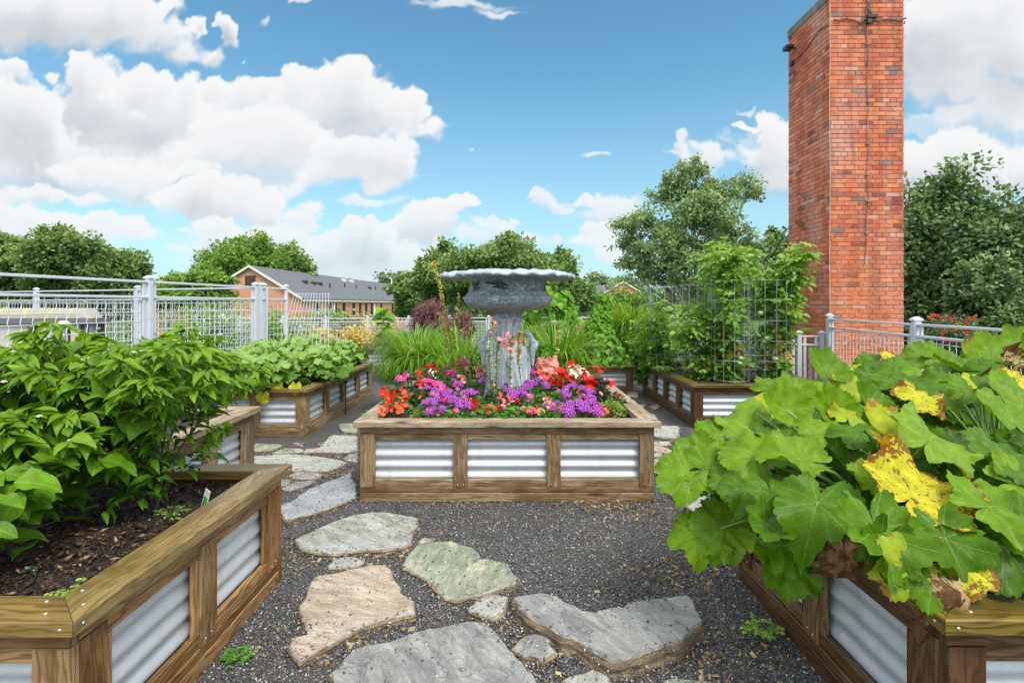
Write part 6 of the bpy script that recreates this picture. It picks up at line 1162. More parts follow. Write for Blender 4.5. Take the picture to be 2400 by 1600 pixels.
clump('leafy green plant with few small flowers in the front middle', 1215, 955, 60, 'bedding_plant', 'bedding plant', 'bed_green', sc_('small', ['magenta', 'orange', 'pink'], 1175, 1260, 930, 968, 14, 1.0), 420, .07, PEP, seed=11)
clump('magenta snapdragon with drooping bells above the left verbena', 1020, 888, 42, 'snapdragon_plant', 'snapdragon', 'bed_green', [('petunia','magenta',u,v,1.15) for u,v in ((998,897),(1010,900),(1022,902),(1030,905),(1040,912),(1048,918),(1005,905),(1018,894))] + [('petunia','magenta',1003,880,.8)], 260, seed=12)
clump('magenta snapdragon at the far left of the flowers', 945, 880, 30, 'snapdragon_plant', 'snapdragon', 'bed_dark', [('petunia','magenta',936,888,1.1),('petunia','magenta',944,885,1.1),('petunia','magenta',953,875,.9),('petunia','magenta',943,893,1)], 200, .05, seed=13)
clump('pink snapdragon spire rising highest left of the urn', 1080, 848, 26, 'snapdragon_plant', 'snapdragon', 'bed_green', [('petunia','magenta',1082,848,1.3),('petunia','magenta',1076,852,1.1),('petunia','magenta',1088,852,1.1),('petunia','magenta',1048,868,1.1),('petunia','magenta',1060,872,1.1),('petunia','magenta',1054,875,1)], 260, .05, seed=14)
clump('pink and violet mixed flowers beside the left urn scroll', 1115, 868, 32, 'phlox_plant', 'phlox', 'bed_green', [('petunia','magenta',1095,870,.7),('petunia','magenta',1105,880,.7),('small','magenta',1120,868,1.5),('small','magenta',1130,872,1.5),('verbena','magenta',1126,880,.8),('small','pink',1127,866,1.4)], 260, seed=15)
clump('scarlet impatiens with dark leaves behind the left snapdragons', 1005, 860, 40, 'impatiens_plant', 'impatiens', 'bed_dark', [('impatiens','red',998,861,1.1),('impatiens','red',1008,858,1.1),('impatiens','red',1017,859,1.0),('impatiens','red',981,872,1.2),('impatiens','red',984,880,1.0),('impatiens','red',1025,868,.9),('impatiens','red',985,893,1.1),('impatiens','red',984,901,1.0),('impatiens','red',962,892,.7)], 240, .07, PEP, seed=16)
clump('small white begonia between the red impatiens and the pink bells', 1016, 873, 14, 'begonia_plant', 'begonia', 'bed_green', [('begonia','white',1014,873,1),('begonia','white',1018,878,.9)], 90, seed=17)
clump('salmon pink snapdragon cluster right of the urn', 1288, 850, 34, 'snapdragon_plant', 'snapdragon', 'bed_green', sc_('small', ['pink'], 1264, 1302, 843, 862, 20, 1.7) + sc_('small', ['pink'], 1275, 1300, 868, 890, 9, 1.6) + [('small','orange',1275,888,1.5)], 300, .05, seed=18)
clump('violet and orange phlox against the right urn scroll', 1255, 872, 26, 'phlox_plant', 'phlox', 'bed_green', [('small','magenta',1245,872,1.4),('small','magenta',1252,877,1.4),('small','orange',1262,873,1.5),('small','violet',1246,883,1.3),('small','magenta',1258,868,1.3)], 200, seed=19)
clump('scarlet impatiens with the largest red blossoms right of the white begonia', 1385, 885, 48, 'impatiens_plant', 'impatiens', 'bed_dark', [('impatiens','red',1378,884,1.6),('impatiens','red',1373,893,1.6),('impatiens','red',1386,897,1.5),('impatiens','red',1399,897,1.2),('impatiens','red',1382,909,1.3),('impatiens','red',1378,870,.9),('impatiens','red',1427,893,1.2),('impatiens','red',1432,899,1.1),('impatiens','pink',1419,897,.9),('impatiens','red',1365,890,1.3)], 340, .08, PEP, seed=20)
clump('scarlet impatiens behind and left of the white begonia', 1330, 868, 40, 'impatiens_plant', 'impatiens', 'bed_dark', [('impatiens','red',1337,852,1.2),('impatiens','red',1332,859,1.1),('impatiens','red',1316,868,1.1),('impatiens','red',1322,879,1.3),('impatiens','red',1330,884,1.3),('impatiens','red',1342,894,1.0),('impatiens','red',1350,861,.8),('impatiens','red',1301,897,1.0),('impatiens','orange',1296,893,.8)], 300, .07, PEP, seed=21)
clump('white begonia cluster ringed by scarlet impatiens', 1352, 868, 26, 'begonia_plant', 'begonia', 'bed_green', [('begonia','white',u,v,1.15) for u,v in ((1340,868),(1350,864),(1358,868),(1365,874),(1336,876),(1352,876),(1360,882),(1345,884),(1370,880))], 160, seed=22)
clump('lime green sedum mound at the right front corner', 1432, 936, 38, 'sedum_plant', 'sedum', 'lime', [('small','red',1395,948,1.3),('small','red',1408,958,1.1),('small','orange',1418,966,1.2),('small','pink',1405,925,1.0)], 700, .024, seed=23)
clump('scarlet flowers hanging over the right rim of the bed', 1448, 918, 14, 'impatiens_plant', 'impatiens', 'bed_dark', [('impatiens','red',1447,922,1.1),('impatiens','red',1450,928,1.0),('impatiens','pink',1441,916,.8)], 90, .06, PEP, seed=24)
clump('thin grassy leaved plant in the middle of the flowers', 1290, 915, 40, 'bedding_plant', 'bedding plant', 'bed_green', [('small','magenta',1303,915,.9),('small','orange',1358,920,.9)], 420, .05, seed=25)
clump('dull green plant around the front of the urn foot', 1175, 905, 44, 'bedding_plant', 'bedding plant', 'bed_dark', [], 420, .055, seed=26)
clump('leafy plant behind the urn filling the back right of the bed', 1330, 850, 70, 'bedding_plant', 'bedding plant', 'bed_green', sc_('small', ['pink', 'red', 'magenta'], 1260, 1320, 870, 900, 12, 1.3) + sc_('impatiens', ['red'], 1300, 1420, 858, 900, 12, .9), 500, .06, seed=27)
clump('leafy plant filling the back left of the bed', 1040, 862, 70, 'bedding_plant', 'bedding plant', 'bed_green', sc_('petunia', ['magenta', 'magenta', 'pink'], 1020, 1125, 862, 900, 14, .7), 500, .06, seed=28)
clump('round leaved dark plant by the left rim of the bed', 935, 905, 24, 'bedding_plant', 'bedding plant', 'bed_dark', [], 140, .085, BEL, seed=29)
clump('low green filler plant along the front rim left', 1075, 965, 50, 'bedding_plant', 'bedding plant', 'bed_green', sc_('small', ['red', 'magenta', 'orange', 'violet'], 985, 1120, 935, 970, 16, 1.0), 360, .045, seed=30)
clump('low green filler plant along the front rim right', 1320, 962, 45, 'bedding_plant', 'bedding plant', 'bed_green', sc_('small', ['violet', 'magenta', 'pink'], 1260, 1330, 930, 968, 14, .9), 300, .045, seed=31)
def spire(label, pts, Y, nleaf, heads, seed, seeds=0, r=.004, fm='lime'):
    st = np.random.RandomState(seed); P0 = [P(u, v, Y) for u, v in pts]; P0 = [Vector((P0[0].x + .01, P0[0].y, .575))] + P0; root = empty('flower_spire', label, 'flower spire', P0[0], 'tall spires round the urn'); Wd = Wood(); Wd.br(P0, r, r * .5, 5); Wd.mb.build('stem', M['stem_d'], root); n = nleaf
    L = len(P0) - 1; t = st.rand(n) * L; i = np.minimum(t.astype(int), L - 1); A = np.array([tuple(p) for p in P0]); pos = A[i] * (1 - (t - i))[:, None] + A[i + 1] * (t - i)[:, None]; a = st.rand(n) * 6.28; pl = Pile(); scatter_leaves(pl, SML, pos, np.stack([np.cos(a), np.sin(a), .5 + 0 * a], -1), np.tile([0, -.3, 1.0], (n, 1)), .028 + .02 * st.rand(n)); pl.build('foliage', FM[fm], root)
    if seeds:
        n = seeds; t = L * (1 - .55 * st.rand(n)); i = np.minimum(t.astype(int), L - 1); pos = A[i] * (1 - (t - i))[:, None] + A[i + 1] * (t - i)[:, None]; a = st.rand(n) * 6.28; pl = Pile(); scatter_leaves(pl, [grid_leaf(lambda t: .35 * math.sin(math.pi * min(.95, t + .04)), 3, 1, .6, .4)], pos, np.stack([np.cos(a), np.sin(a), .6 + 0 * a], -1), st.randn(n, 3) + np.array([0, -1, .5]), .026 + .01 * st.rand(n)); pl.build('seed_pods', FM['varieg'], root)['kind'] = 'stuff'
    for j, (k_, c_, u, v, s) in enumerate(heads): put_head(root, k_, c_, P(u, v, Y - .02), s, j % 3)
    return root
spire('tallest leaning spire of yellow seed pods left of the urn', [(1064, 870), (1056, 800), (1040, 720), (1030, 670), (1018, 622)], 6.1, 60, [('small', 'yellow', 1015, 620, .9)], 1, 150, .006)
spire('yellowing seed spire crossing behind the tallest one', [(1062, 870), (1050, 810), (1035, 760), (1030, 735)], 6.2, 60, [], 2, 90)
spire('upright greenish spire with a pale tip left of the urn bowl', [(1080, 870), (1076, 790), (1075, 730), (1073, 692)], 6.2, 90, [('small', 'yellow', 1073, 692, .8)], 3, 40)
spire('spire leaning left with a peach flower on top', [(1125, 880), (1110, 840), (1100, 800), (1093, 772)], 6.0, 70, [('small', 'pink', 1096, 771, 1.4), ('small', 'pink', 1090, 773, 1.1)], 4, 30)
spire('snapdragon spire in front of the urn at the left handle', [(1150, 900), (1146, 850), (1148, 800), (1156, 750)], 5.25, 160, [('small', 'pink', 1153, 752, 1.4), ('small', 'pink', 1158, 758, 1.2), ('small', 'pink', 1156, 778, 1.1)], 5, 10)
spire('snapdragon spire with coral flowers before the urn stem', [(1165, 905), (1164, 860), (1166, 820), (1170, 800)], 5.2, 160, [('small', 'pink', 1168, 800, 1.4), ('small', 'pink', 1175, 803, 1.3), ('small', 'pink', 1180, 800, 1.2)], 6, 20)
spire('snapdragon spire with two tiers of pale pink flowers before the urn', [(1195, 905), (1195, 860), (1197, 810), (1201, 785)], 5.2, 150, [('small', 'pink', 1194, 786, 1.3), ('small', 'pink', 1203, 796, 1.1), ('small', 'pink', 1190, 815, 1.2), ('small', 'pink', 1193, 823, 1.3)], 7, 20)
spire('browning seed spire before the right side of the urn', [(1222, 900), (1216, 850), (1217, 800), (1218, 780)], 5.2, 60, [('small', 'yellow', 1218, 779, .9), ('small', 'pink', 1222, 796, .8)], 8, 110)
spire('dark leafy spire sprawling left from the urn foot', [(1160, 900), (1130, 870), (1110, 845), (1095, 815)], 5.5, 150, [], 9, 20)
spire('thin seed spire standing in the right hand grass', [(1310, 870), (1306, 830), (1308, 800), (1309, 775)], 6.3, 20, [], 10, 60)
# ================================================================== trees
LEAFQ = (np.array([(-.36, .1, 0), (0, 0, .06), (.36, .1, 0), (.2, .75, -.05), (0, 1, -.1), (-.2, .75, -.05)]), np.array([(0, 1, 4, 5), (1, 2, 3, 4)]), np.zeros((6, 2)))
def tree(label, base, blobs, n, size, fm, trunk_r=.3, bark='bark', name='tree', seed=1, cat='tree', density=1.0, twig=0, sub=18):
    """blobs: [(centre, (rx, ry, rz))]; foliage sits on small sub-clumps spread through every blob, branches reach into them"""
    st = np.random.RandomState(seed); random.seed(seed); base = Vector(base); root = empty(name, label, cat, base); vol = np.array([b[1][0] * b[1][2] for b in blobs]); cnt = (n * vol / vol.sum()).astype(int); top = max(b[0][2] for b in blobs); ctr = sum((Vector(b[0]) for b in blobs), Vector()) / len(blobs)
    Wd = Wood(); fork = base.lerp(Vector((ctr.x, ctr.y, top)), .42); fork.x = base.x * .7 + ctr.x * .3; Wd.br(arc(base, fork, 0, 5, .015), trunk_r, trunk_r * .6, 8); P_ = []; D_ = []; N_ = []; V_ = []
    for (c, r), k_ in zip(blobs, cnt):
        c = np.array(c); r = np.array(r); q = Vector(c); lim = arc(fork - Vector((0, 0, random.random() * (fork - base).length * .3)), q, .04, 5, .035); big_ = random.random() < (.4 if len(blobs) > 14 else 1); Wd.br(lim, trunk_r * (.38 if big_ else .14), trunk_r * .10, 6)
        o = nrm(st.randn(sub, 3)); sc_ = c + o * r * (.25 + .95 * st.rand(sub, 1)); sr = (.22 + .42 * st.rand(sub) ** 1.2) 
        for s in sc_: Wd.br(arc(q.lerp(Vector(lim[-2]), .4), s, .02, 4, .05), trunk_r * .11, trunk_r * .025, 4)
        w = st.randint(0, sub, k_); d = nrm(st.randn(k_, 3)); rad = st.rand(k_) ** .45; p = sc_[w] + d * r * (sr[w] * rad)[:, None] * 1.25
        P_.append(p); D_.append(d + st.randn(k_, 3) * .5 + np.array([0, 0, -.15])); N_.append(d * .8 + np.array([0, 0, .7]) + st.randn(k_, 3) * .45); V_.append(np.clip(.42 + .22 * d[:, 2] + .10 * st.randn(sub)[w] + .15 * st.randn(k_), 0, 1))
        for j in range(twig):
            s = sc_[st.randint(sub)]; e = s + nrm(s - c) * r * .55 * st.uniform(.5, 1) + np.array([0, 0, .1 * r[2]]); Wd.br(arc(s, e, .03, 3, .05), trunk_r * .04, trunk_r * .015, 4); kk = 26; t = st.rand(kk)[:, None]; P_.append(s + (e - s) * t + st.randn(kk, 3) * size * .7); D_.append(st.randn(kk, 3)); N_.append(st.randn(kk, 3) + np.array([0, 0, .7])); V_.append(np.clip(.5 + .2 * st.randn(kk), 0, 1))
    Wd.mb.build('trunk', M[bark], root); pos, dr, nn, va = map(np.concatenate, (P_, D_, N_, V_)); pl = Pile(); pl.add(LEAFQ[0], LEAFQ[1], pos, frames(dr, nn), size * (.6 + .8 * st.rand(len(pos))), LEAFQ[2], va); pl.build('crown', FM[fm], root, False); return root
def px_tree(label, u, vt, vb, Y, wpx, n, size, fm, zb=-4.0, nb=7, seed=1, **kw):
    """crown drawn as an ellipsoid whose silhouette spans the photo box, trunk to the ground"""
    st = np.random.RandomState(seed + 100); zt, z1 = P(u, vt, Y).z, P(u, vb, Y).z; cx = P(u, vt, Y).x; w = wpx / 2 / FPX * Y; h = (zt - z1) / 2; cz = (zt + z1) / 2; bl = []
    for i in range(nb):
        a = 2 * math.pi * i / nb + st.rand() * .6; q = .58 * (.6 + .5 * st.rand()); e = st.uniform(-.55, .5); bl.append(((cx + w * q * math.cos(a), Y + w * .8 * q * math.sin(a), cz + h * e), (w * (.36 + .12 * st.rand()), w * .4, h * (.36 + .16 * st.rand()))))
    bl.append(((cx + w * st.uniform(-.15, .15), Y, zt - h * .36), (w * .42, w * .42, h * .36))); return tree(label, (cx, Y, zb), bl, n, size, fm, kw.pop('tr', w * .07 + .08), seed=seed, twig=kw.pop('twig', 6), **kw)
# left group
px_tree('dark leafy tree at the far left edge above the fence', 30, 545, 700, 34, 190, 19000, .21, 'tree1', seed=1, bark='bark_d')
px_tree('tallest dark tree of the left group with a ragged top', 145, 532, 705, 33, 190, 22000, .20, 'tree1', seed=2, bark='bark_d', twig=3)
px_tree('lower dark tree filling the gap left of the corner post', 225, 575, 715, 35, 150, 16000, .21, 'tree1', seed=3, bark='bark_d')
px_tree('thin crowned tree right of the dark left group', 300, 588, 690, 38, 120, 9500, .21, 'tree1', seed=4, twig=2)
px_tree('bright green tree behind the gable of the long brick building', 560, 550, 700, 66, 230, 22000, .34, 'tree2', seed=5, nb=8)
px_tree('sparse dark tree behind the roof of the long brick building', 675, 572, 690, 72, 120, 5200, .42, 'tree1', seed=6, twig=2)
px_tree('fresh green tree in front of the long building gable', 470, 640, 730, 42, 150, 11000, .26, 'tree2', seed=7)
px_tree('low green tree between the corner post and the bright tree', 400, 650, 735, 50, 130, 8000, .32, 'tree2', seed=8)
px_tree('dark tree standing left of the group beyond the fence', -110, 540, 705, 36, 190, 9000, .25, 'tree1', seed=41, bark='bark_d')
# centre
px_tree('wide dark green tree directly behind the urn', 1180, 562, 730, 42, 300, 32000, .23, 'tree1', seed=9, nb=9, twig=3)
px_tree('dark green tree left of the urn bowl behind the maple', 1035, 575, 735, 44, 140, 13000, .28, 'tree1', seed=10, twig=2)
px_tree('rounded tree covering the far end of the long building', 975, 640, 740, 52, 120, 10000, .30, 'tree1', seed=11)
px_tree('drooping dark tree right of the urn bowl', 1300, 590, 735, 44, 110, 9000, .28, 'tree1', seed=12, twig=2)
px_tree('grey green tree left of the small brick gable', 1345, 655, 740, 55, 130, 9000, .32, 'tree1', seed=13)
px_tree('pale distant tree beyond the long building roof', 935, 642, 720, 150, 110, 5000, .85, 'tree4', seed=14)
px_tree('pale distant tree above the small brick gable', 1395, 643, 720, 160, 90, 4500, .9, 'tree4', seed=15)
px_tree('thin distant tree right of the small brick gable', 1465, 650, 720, 140, 80, 2600, .8, 'tree4', seed=16)
# big right-hand tree
Yb = 21.0; B_ = lambda u, v, ru, rv, dy=0: (tuple(P(u, v, Yb + dy)), (ru * .95 / FPX * Yb, ru / FPX * Yb, rv * .9 / FPX * Yb))
tree('large spreading tree with visible grey limbs behind the tomato cages', (P(1640, 700, Yb).x, Yb, -4), [B_(1600, 425, 46, 36, 0), B_(1570, 455, 40, 30, .8), B_(1690, 455, 44, 36, -.5), B_(1755, 440, 38, 34, .8), B_(1620, 500, 60, 42, -1), B_(1520, 520, 44, 30, .4), B_(1475, 525, 34, 26, -.4), B_(1480, 570, 38, 24, .5), B_(1555, 575, 50, 30, -.8), B_(1700, 530, 60, 40, .6), B_(1470, 618, 30, 15, 0), B_(1540, 620, 44, 22, .8), B_(1640, 590, 60, 36, 0), B_(1760, 570, 40, 34, .5), B_(1630, 395, 26, 20, 0), B_(1600, 560, 56, 36, -.6), B_(1665, 500, 50, 36, -1), B_(1580, 540, 44, 30, .9), B_(1660, 620, 60, 30, -.5), B_(1720, 600, 50, 34, .3), B_(1500, 590, 34, 22, .2), B_(1640, 455, 40, 30, .4), B_(1560, 640, 44, 26, .5), B_(1620, 665, 54, 28, -.8), B_(1700, 660, 56, 30, .4), B_(1590, 610, 50, 28, -.9), B_(1510, 640, 34, 18, -.2), B_(1760, 640, 44, 34, 0)], 34000, .095, 'tree5', .17, 'bark', seed=21, twig=12, sub=22)
px_tree('dark tree between the big tree and the chimney', 1810, 540, 740, 24, 130, 13000, .16, 'tree3', seed=22)
px_tree('dark green tree base filling behind the tomato cages', 1700, 640, 760, 26, 160, 10000, .17, 'tree1', seed=23)
# right oaks behind the chimney
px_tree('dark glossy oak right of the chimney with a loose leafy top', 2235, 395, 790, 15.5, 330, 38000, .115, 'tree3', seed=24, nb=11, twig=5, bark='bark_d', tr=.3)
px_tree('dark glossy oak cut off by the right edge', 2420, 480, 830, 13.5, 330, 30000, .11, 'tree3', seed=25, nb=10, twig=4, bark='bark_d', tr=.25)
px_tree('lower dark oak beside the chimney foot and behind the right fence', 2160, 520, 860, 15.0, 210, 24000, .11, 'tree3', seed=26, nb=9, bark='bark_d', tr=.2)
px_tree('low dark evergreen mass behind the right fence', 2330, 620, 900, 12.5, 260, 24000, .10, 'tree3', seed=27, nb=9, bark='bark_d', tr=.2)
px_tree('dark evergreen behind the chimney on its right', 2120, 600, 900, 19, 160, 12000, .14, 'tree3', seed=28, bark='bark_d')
# distant woods as one mass
st = np.random.RandomState(5); pl = Pile(); n = 52000; a = np.linspace(-1.9, 1.9, n); Yd = 190 + 60 * st.rand(n); zt = 9 + 5 * fbm2(a * 11 + 9, a * 0 + 3, 4, 5) + 3 * (fbm2(a * 60 + 9, a * 0 + 3, 3, 5) - .5); z = -4 + (zt + 2) * st.rand(n) ** .6; pos = np.stack([a * Yd, Yd, z], -1)
pl.add(LEAFQ[0], LEAFQ[1], pos, frames(st.randn(n, 3), st.randn(n, 3) + np.array([0, -.5, 1])), 1.6 + 1.6 * st.rand(n), LEAFQ[2], st.rand(n)); o = pl.build('distant_woods', FM['tree4'], None, False); tag(o, 'hazy green woods along the horizon beyond the houses', 'woods', kind='stuff')
# ================================================================== long brick building
def brick_wall_mat(name):
    m, t, b, o = mat(name); uv = t.node('ShaderNodeUVMap').outputs[0]; br = t.node('ShaderNodeTexBrick'); t.link(t.scale(uv, 1.0), br.inputs['Vector']); br.inputs['Scale'].default_value = 1.0
    for k_, v in (('Brick Width', .22), ('Row Height', .075), ('Mortar Size', .008), ('Bias', 0.0)): br.inputs[k_].default_value = v
    br.inputs['Color1'].default_value = (.66, .27, .13, 1); br.inputs['Color2'].default_value = (.54, .20, .10, 1); br.inputs['Mortar'].default_value = (.62, .48, .38, 1)
    c = t.mix(t.maprange(t.noise(uv, .8, 4, .6), .4, .7, 0, .3), br.outputs[0], (.55, .27, .15)); t.link(c, b.inputs['Base Color']); b.inputs['Roughness'].default_value = .85; return m
M['bwall'] = brick_wall_mat('brick_wall')
M['shingle'] = None
m, t, b, o = mat('grey_shingle'); uv = t.node('ShaderNodeUVMap').outputs[0]; tc_ = t.node('ShaderNodeTexCoord').outputs['Object']; c = t.ramp(t.noise(t.vmath('MULTIPLY', tc_, (1, 1, 6)), 1.2, 6, .7), [(.3, (.10, .105, .115)), (.7, (.155, .16, .175))]); t.link(c, b.inputs['Base Color']); b.inputs['Roughness'].default_value = .85; M['shingle'] = m
M['glass'] = plain('dark_window', (.02, .035, .035), .12, 0, 3, .2); M['trim'] = plain('white_trim', (.72, .72, .70), .5, 0, 5, .05); M['louver'] = plain('brown_louver', (.06, .035, .03), .6)
def gable_house(label, x0, y0, half, wdir, L, ze, zr, zb, wins=(), name='brick_building', vent=True, roofext=.35, group=None):
    """x0, y0: ridge foot of the near gable; wdir: unit ridge direction; ze / zr eave and ridge height"""
    h = empty(name, label, 'building', (x0, y0, zb), group); d = Vector((*wdir, 0)).normalized(); r = Vector((d.y, -d.x, 0)); O = Vector((x0, y0, 0)); Z = Vector((0, 0, 1))
    mb = MB(); A, B = O - r * half, O + r * half
    mb.add([A + Z * zb, B + Z * zb, B + Z * ze, O + Z * zr, A + Z * ze], [[0, 1, 2, 3, 4]], [[(0, 0), (2 * half, 0), (2 * half, ze - zb), (half, zr - zb), (0, ze - zb)]]); mb.build('gable_wall', M['bwall'], h)
    mb = MB(); B2 = B + d * L; mb.add([B + Z * zb, B2 + Z * zb, B2 + Z * ze, B + Z * ze], [[0, 1, 2, 3]], [[(0, 0), (L, 0), (L, ze - zb), (0, ze - zb)]]); mb.build('side_wall', M['bwall'], h)
    mb = MB(); A2 = A + d * L; mb.add([A2 + Z * zb, A + Z * zb, A + Z * ze, A2 + Z * ze], [[0, 1, 2, 3]], [[(0, 0), (L, 0), (L, ze - zb), (0, ze - zb)]]); mb.add([B2 + Z * zb, A2 + Z * zb, A2 + Z * ze, O + d * L + Z * zr, B2 + Z * ze], [[0, 1, 2, 3, 4]], [[(0, 0), (2 * half, 0), (2 * half, ze - zb), (half, zr - zb), (0, ze - zb)]]); mb.build('back_wall', M['bwall'], h)
    sl = (zr - ze) / half; e = half + roofext; mb = MB(); th = .14
    for s in (-1, 1):
        p0 = O - d * .3 + Z * (zr + .02); p1 = O + r * (s * e) - d * .3 + Z * (zr + .02 - sl * e); q0, q1 = p0 + d * (L + .6), p1 + d * (L + .6); up = Z * th; vs = [p0, p1, q1, q0, p0 + up, p1 + up, q1 + up, q0 + up]; mb.add(vs, [[0, 1, 2, 3], [7, 6, 5, 4], [0, 4, 5, 1], [1, 5, 6, 2], [2, 6, 7, 3]], None)
    rf = mb.build('roof', M['shingle'], h)
    mb = MB()
    for s in (-1, 1):
        a = O - d * .34 + Z * (zr - .05); c = O + r * (s * e) - d * .34 + Z * (zr - .05 - sl * e); w = Z * .26; vs = [a, c, c + w, a + w, a + d * .05, c + d * .05, c + w + d * .05, a + w + d * .05]; mb.add(vs, [[0, 1, 2, 3], [7, 6, 5, 4], [3, 2, 6, 7], [0, 4, 5, 1]], None)
    mb.build('barge_board', M['trim'], h); mb = MB(); mb.board(B + r * (roofext - .05) + Z * (ze - sl * roofext - .16) - d * .2, d, r, Z, L + .4, .10, .16); mb.build('gutter', M['trim'], h)
    if vent:
        w = half * .10; zc = ze + (zr - ze) * .56; mb = MB(); mb.board(O - r * (w + .0) - d * .06 + Z * (zc - w * 1.1), r, d, Z, 2 * w, .10, 2.1 * w); q = mb.build('louver_vent', M['louver'], h)
    for (y, w, z0, z1, kd) in wins:
        c = B + d * y; mb = MB(); mb.board(c + r * .005 - d * (w / 2) + Z * z0, d, r, Z, w, .03, z1 - z0); wn = mb.build('window', M['glass'], h); mb = MB(); mb.board(c + r * .005 - d * (w / 2 + .06) + Z * (z0 - .12), d, r, Z, w + .12, .10, .10); mb.build('sill', M['trim'], wn)
    return h, O, d, r, sl
wl = [(u, w_) for u, w_ in ((747, 10), (774, 5), (788, 4), (808, 9), (831, 6), (846, 4), (860, 5), (873, 4), (881, 3), (895, 3), (921, 3), (930, 3), (940, 3))]
wins = []
for u, w_ in wl:
    k_ = (u - U0) / FPX; t_ = (-21.9 - k_ * 57) / (k_ - .062); wpx = abs(w_ / FPX * (57 + t_)) / abs(.35); wins.append((t_, min(2.4, max(.9, wpx * .5)), .2 if w_ != 10 else .6, 1.78, 0))
hb, O, d, r, sl = gable_house('long brick building with a grey shingle roof and a row of narrow windows', -27.4, 57, 5.5, (.062, 1), 53, 2.25, 5.55, -4.0, wins, roofext=.2)
for i, (u, v, kd) in enumerate(((715, 664, 'd'), (735, 667, 'd'), (749, 668, 'd'), (773, 675, 'p'), (808, 674, 'p'), (835, 677, 'p'), (806, 659, 'w'), (823, 661, 'w'), (866, 677, 'd'), (880, 679, 'p'), (902, 677, 'd'), (921, 682, 'd'), (928, 682, 'd'))):
    k_ = (u - U0) / FPX; kv = (V0 - v) / FPX      # roof plane: z = 5.6 - sl * s, point = O + d * t + r * s
    # solve for t, s on the right-hand slope
    A_m = np.array([[d.x - k_ * d.y, r.x - k_ * r.y], [-kv * d.y, -sl - kv * r.y]]); rhs = np.array([k_ * O.y - O.x, kv * O.y - (5.66 - EYE)]); t_, s_ = np.linalg.solve(A_m, rhs); p = O + d * t_ + r * s_ + Vector((0, 0, 5.66 - sl * s_)); mb = MB(); q = .45 if kd == 'd' else (.12 if kd == 'p' else .55)
    mb.board(p - d * q * .8 - r * q * .5 - Vector((0, 0, .1)), d, r, (0, 0, 1), q * 1.6, q, .75 if kd == 'p' else .45); mb.build('roof_vent', {'d': M['louver'], 'p': M['iron'], 'w': M['trim']}[kd], hb)
for u in (785, 879, 934): k_ = (u - U0) / FPX; t_ = (-21.9 - k_ * 57) / (k_ - .062); p = O + r * 5.56 + d * t_; mb = MB(); mb.tube([p + Vector((0, 0, -4)), p + Vector((0, 0, 1.9))], .09, 8); mb.build('downspout', M['trim'], hb)
gable_house('small brick gable end with a grey roof right of the urn', (1460 - U0) / FPX * 105, 105, 3.4, (-.04, 1), 12, 4.0, 5.9, -4.0, (), 'brick_house', False)
gable_house('grey roofed house half hidden left of the small brick gable', (1412 - U0) / FPX * 112, 112, 4.2, (-1, .15), 1.0, 3.6, 5.5, -4.0, (), 'brick_house', False)
gable_house('distant grey roof behind the left fence post', (372 - U0) / FPX * 80, 80, 4.0, (1, .3), 6, 3.0, 4.6, -4.0, (), 'brick_house', False)
def pole(label, u, vt, Y, arm=True, lamp=False):
    p = P(u, vt, Y); mb = MB(); q = empty('utility_pole' if not lamp else 'street_lamp', label, 'pole' if not lamp else 'lamp', (p.x, Y, -4)); mb.tube([(p.x, Y, -4), (p.x, Y, p.z)], .16 if not lamp else .10, 8); mb.build('pole_shaft', M['bark_d'] if not lamp else M['trim'], q)
    if arm: mb = MB(); mb.box(p.x - .9, p.x + .9, Y - .06, Y + .06, p.z - .5, p.z - .35); mb.build('crossarm', M['bark_d'], q)
    if lamp: mb = MB(); mb.box(p.x - .8, p.x + .1, Y - .12, Y + .12, p.z - .05, p.z + .10); mb.build('lamp_head', M['trim'], q)
pole('wooden utility pole right of the small brick gable', 1505, 655, 95); pole('thin pole above the left fence corner post', 352, 633, 75); pole('white lamp post in front of the distant trees', 958, 668, 60, False, True); pole('tall lamp post far beyond the long building', 918, 652, 130, False, True)
wv = MB(); 
for k_ in range(3): a, b_ = P(1505, 657 + 2 * k_, 95), P(1640, 672 + 2 * k_, 120); wv.tube(arc(a, b_, -.02, 8), .035, 4, cap=False); a, b_ = P(1505, 657 + 2 * k_, 95), P(1330, 668 + k_, 140); wv.tube(arc(a, b_, -.02, 8), .03, 4, cap=False)
tag(wv.build('power_lines', M['iron'], None, P(1505, 657, 95)), 'thin power lines strung from the utility pole', 'power lines')
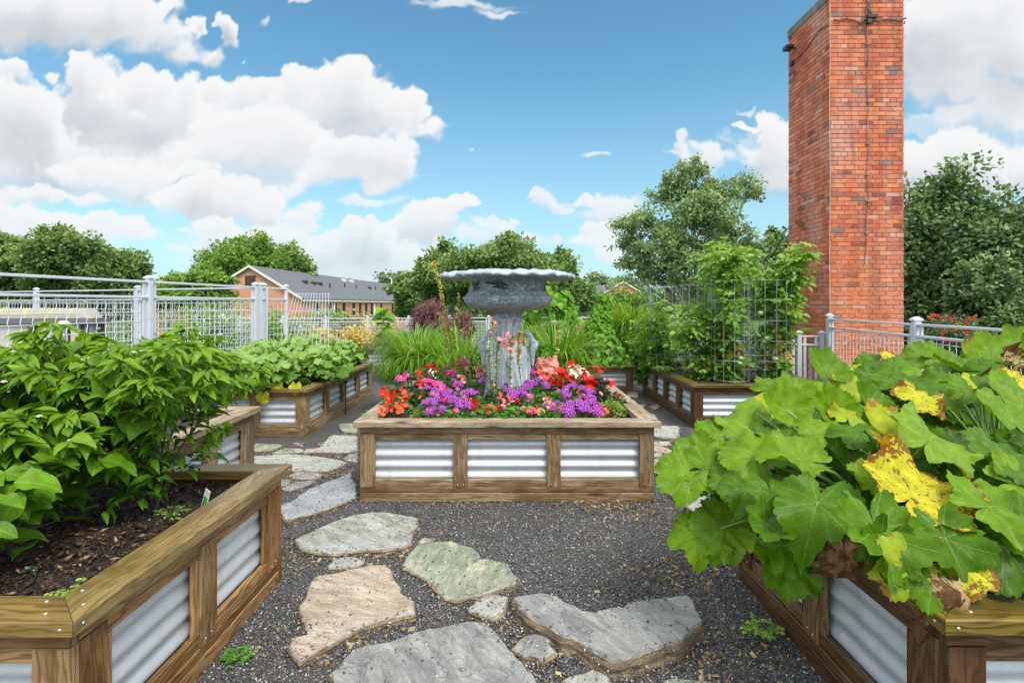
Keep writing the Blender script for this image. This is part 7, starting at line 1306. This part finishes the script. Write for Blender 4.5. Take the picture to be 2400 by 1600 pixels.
# ================================================================== plaid cabinet behind the left fence
def cabinet():
    Y = 9.0; x0, x1 = P(-60, 720, Y).x, P(207, 720, Y).x; zt = P(0, 722, Y).z; ze = P(0, 745, Y).z; c = empty('plaid_cabinet', 'white and yellow plaid cabinet with a rounded grey top behind the left fence', 'cabinet', ((x0 + x1) / 2, Y, 0))
    m, t, b, o = mat('plaid_panel'); tc_ = t.node('ShaderNodeTexCoord').outputs['Object']; x, y, z = t.sep(tc_); l1 = t.math('LESS_THAN', t.math('FRACT', t.math('MULTIPLY', t.math('ADD', x, t.math('MULTIPLY', t.math('FLOOR', t.math('MULTIPLY', z, 3.3)), .37)), 2.3)), .10); l2 = t.math('LESS_THAN', t.math('FRACT', t.math('MULTIPLY', z, 5.2)), .13)
    l3 = t.math('MULTIPLY', l2, t.math('GREATER_THAN', t.noise(tc_, 2.2, 1), .47)); c_ = t.mix(t.math('MAXIMUM', l1, l3), (.52, .51, .47), (.56, .54, .20)); c_ = t.mix(t.math('LESS_THAN', t.math('FRACT', t.math('MULTIPLY', z, 9.0)), .05), c_, (.33, .32, .30)); t.link(c_, b.inputs['Base Color']); b.inputs['Roughness'].default_value = .6
    mt, t, b, o = mat('plaid_top'); tc_ = t.node('ShaderNodeTexCoord').outputs['Object']; x, y, z = t.sep(tc_); l1 = t.math('LESS_THAN', t.math('FRACT', t.math('ADD', t.math('MULTIPLY', x, 2.7), t.noise(tc_, 3, 1))), .12); l2 = t.math('LESS_THAN', t.math('FRACT', t.math('MULTIPLY', z, 11.0)), .12); c_ = t.mix(t.math('MULTIPLY', t.math('MAXIMUM', l1, l2), .8), (.33, .32, .27), (.48, .48, .14)); t.link(c_, b.inputs['Base Color']); b.inputs['Roughness'].default_value = .6
    n = 10; D = .32; vs = []; fs = []; pr = [(0, ze)] + [(.16 - .16 * math.cos(i * math.pi / 2 / n), ze + (zt - ze) * math.sin(i * math.pi / 2 / n)) for i in range(n + 1)] + [(D, zt)]
    nx_ = 14; rows = []
    for i in range(nx_ + 1):
        f = i / nx_; xr = x0 + (x1 - x0) * f; e = max(0, (f - .94) / .06); zs = math.sqrt(max(0, 1 - e * e)); rows.append(len(vs)); vs += [(xr, Y + a, ze + (zz - ze) * (zs if f > .94 else 1)) for a, zz in pr]
    m_ = len(pr); fs = [[rows[i] + j, rows[i + 1] + j, rows[i + 1] + j + 1, rows[i] + j + 1] for i in range(nx_) for j in range(m_ - 1)]; mb = MB(); mb.add(vs, fs, None, .5, True); mb.build('rounded_top', mt, c)
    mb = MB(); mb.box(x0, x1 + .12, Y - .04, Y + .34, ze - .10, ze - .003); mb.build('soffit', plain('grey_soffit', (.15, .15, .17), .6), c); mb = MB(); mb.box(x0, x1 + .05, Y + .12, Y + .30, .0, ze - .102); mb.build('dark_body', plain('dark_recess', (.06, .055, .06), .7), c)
    for (u0_, u1_) in ((-55, 62), (88, 130), (163, 184)):
        mb = MB(); mb.box(P(u0_, 0, Y).x, P(u1_, 0, Y).x, Y + .02, Y + .115, .0, ze - .103); mb.build('panel', m, c)
    for u_c in (202, 213): mb = MB(); xx_ = P(u_c, 0, Y).x; mb.box(xx_ - .03, xx_ + .03, Y, Y + .1, 0, ze - .103); mb.build('grey_post', plain('grey_post', (.20, .19, .21), .6), c)
    lp = empty('lantern', 'short grey bollard lantern with a cream hood before the plaid cabinet', 'lantern', (P(149, 0, 8.7).x, 8.7, 0)); mb = MB(); mb.tube([(P(149, 0, 8.7).x, 8.7, 0), (P(149, 0, 8.7).x, 8.7, P(149, 762, 8.7).z)], .055, 14); mb.build('column', plain('lantern_grey', (.13, .14, .17), .4), lp); mb = MB(); zc_ = P(149, 762, 8.7).z; mb.lathe([(.01, zc_ + .075), (.05, zc_ + .07), (.085, zc_ + .04), (.09, zc_ + .01), (.06, zc_ - .005), (.01, zc_ - .005)], P(149, 0, 8.7).x, 8.7, 20); mb.build('hood', plain('cream_hood', (.55, .53, .42), .5), lp)
cabinet()
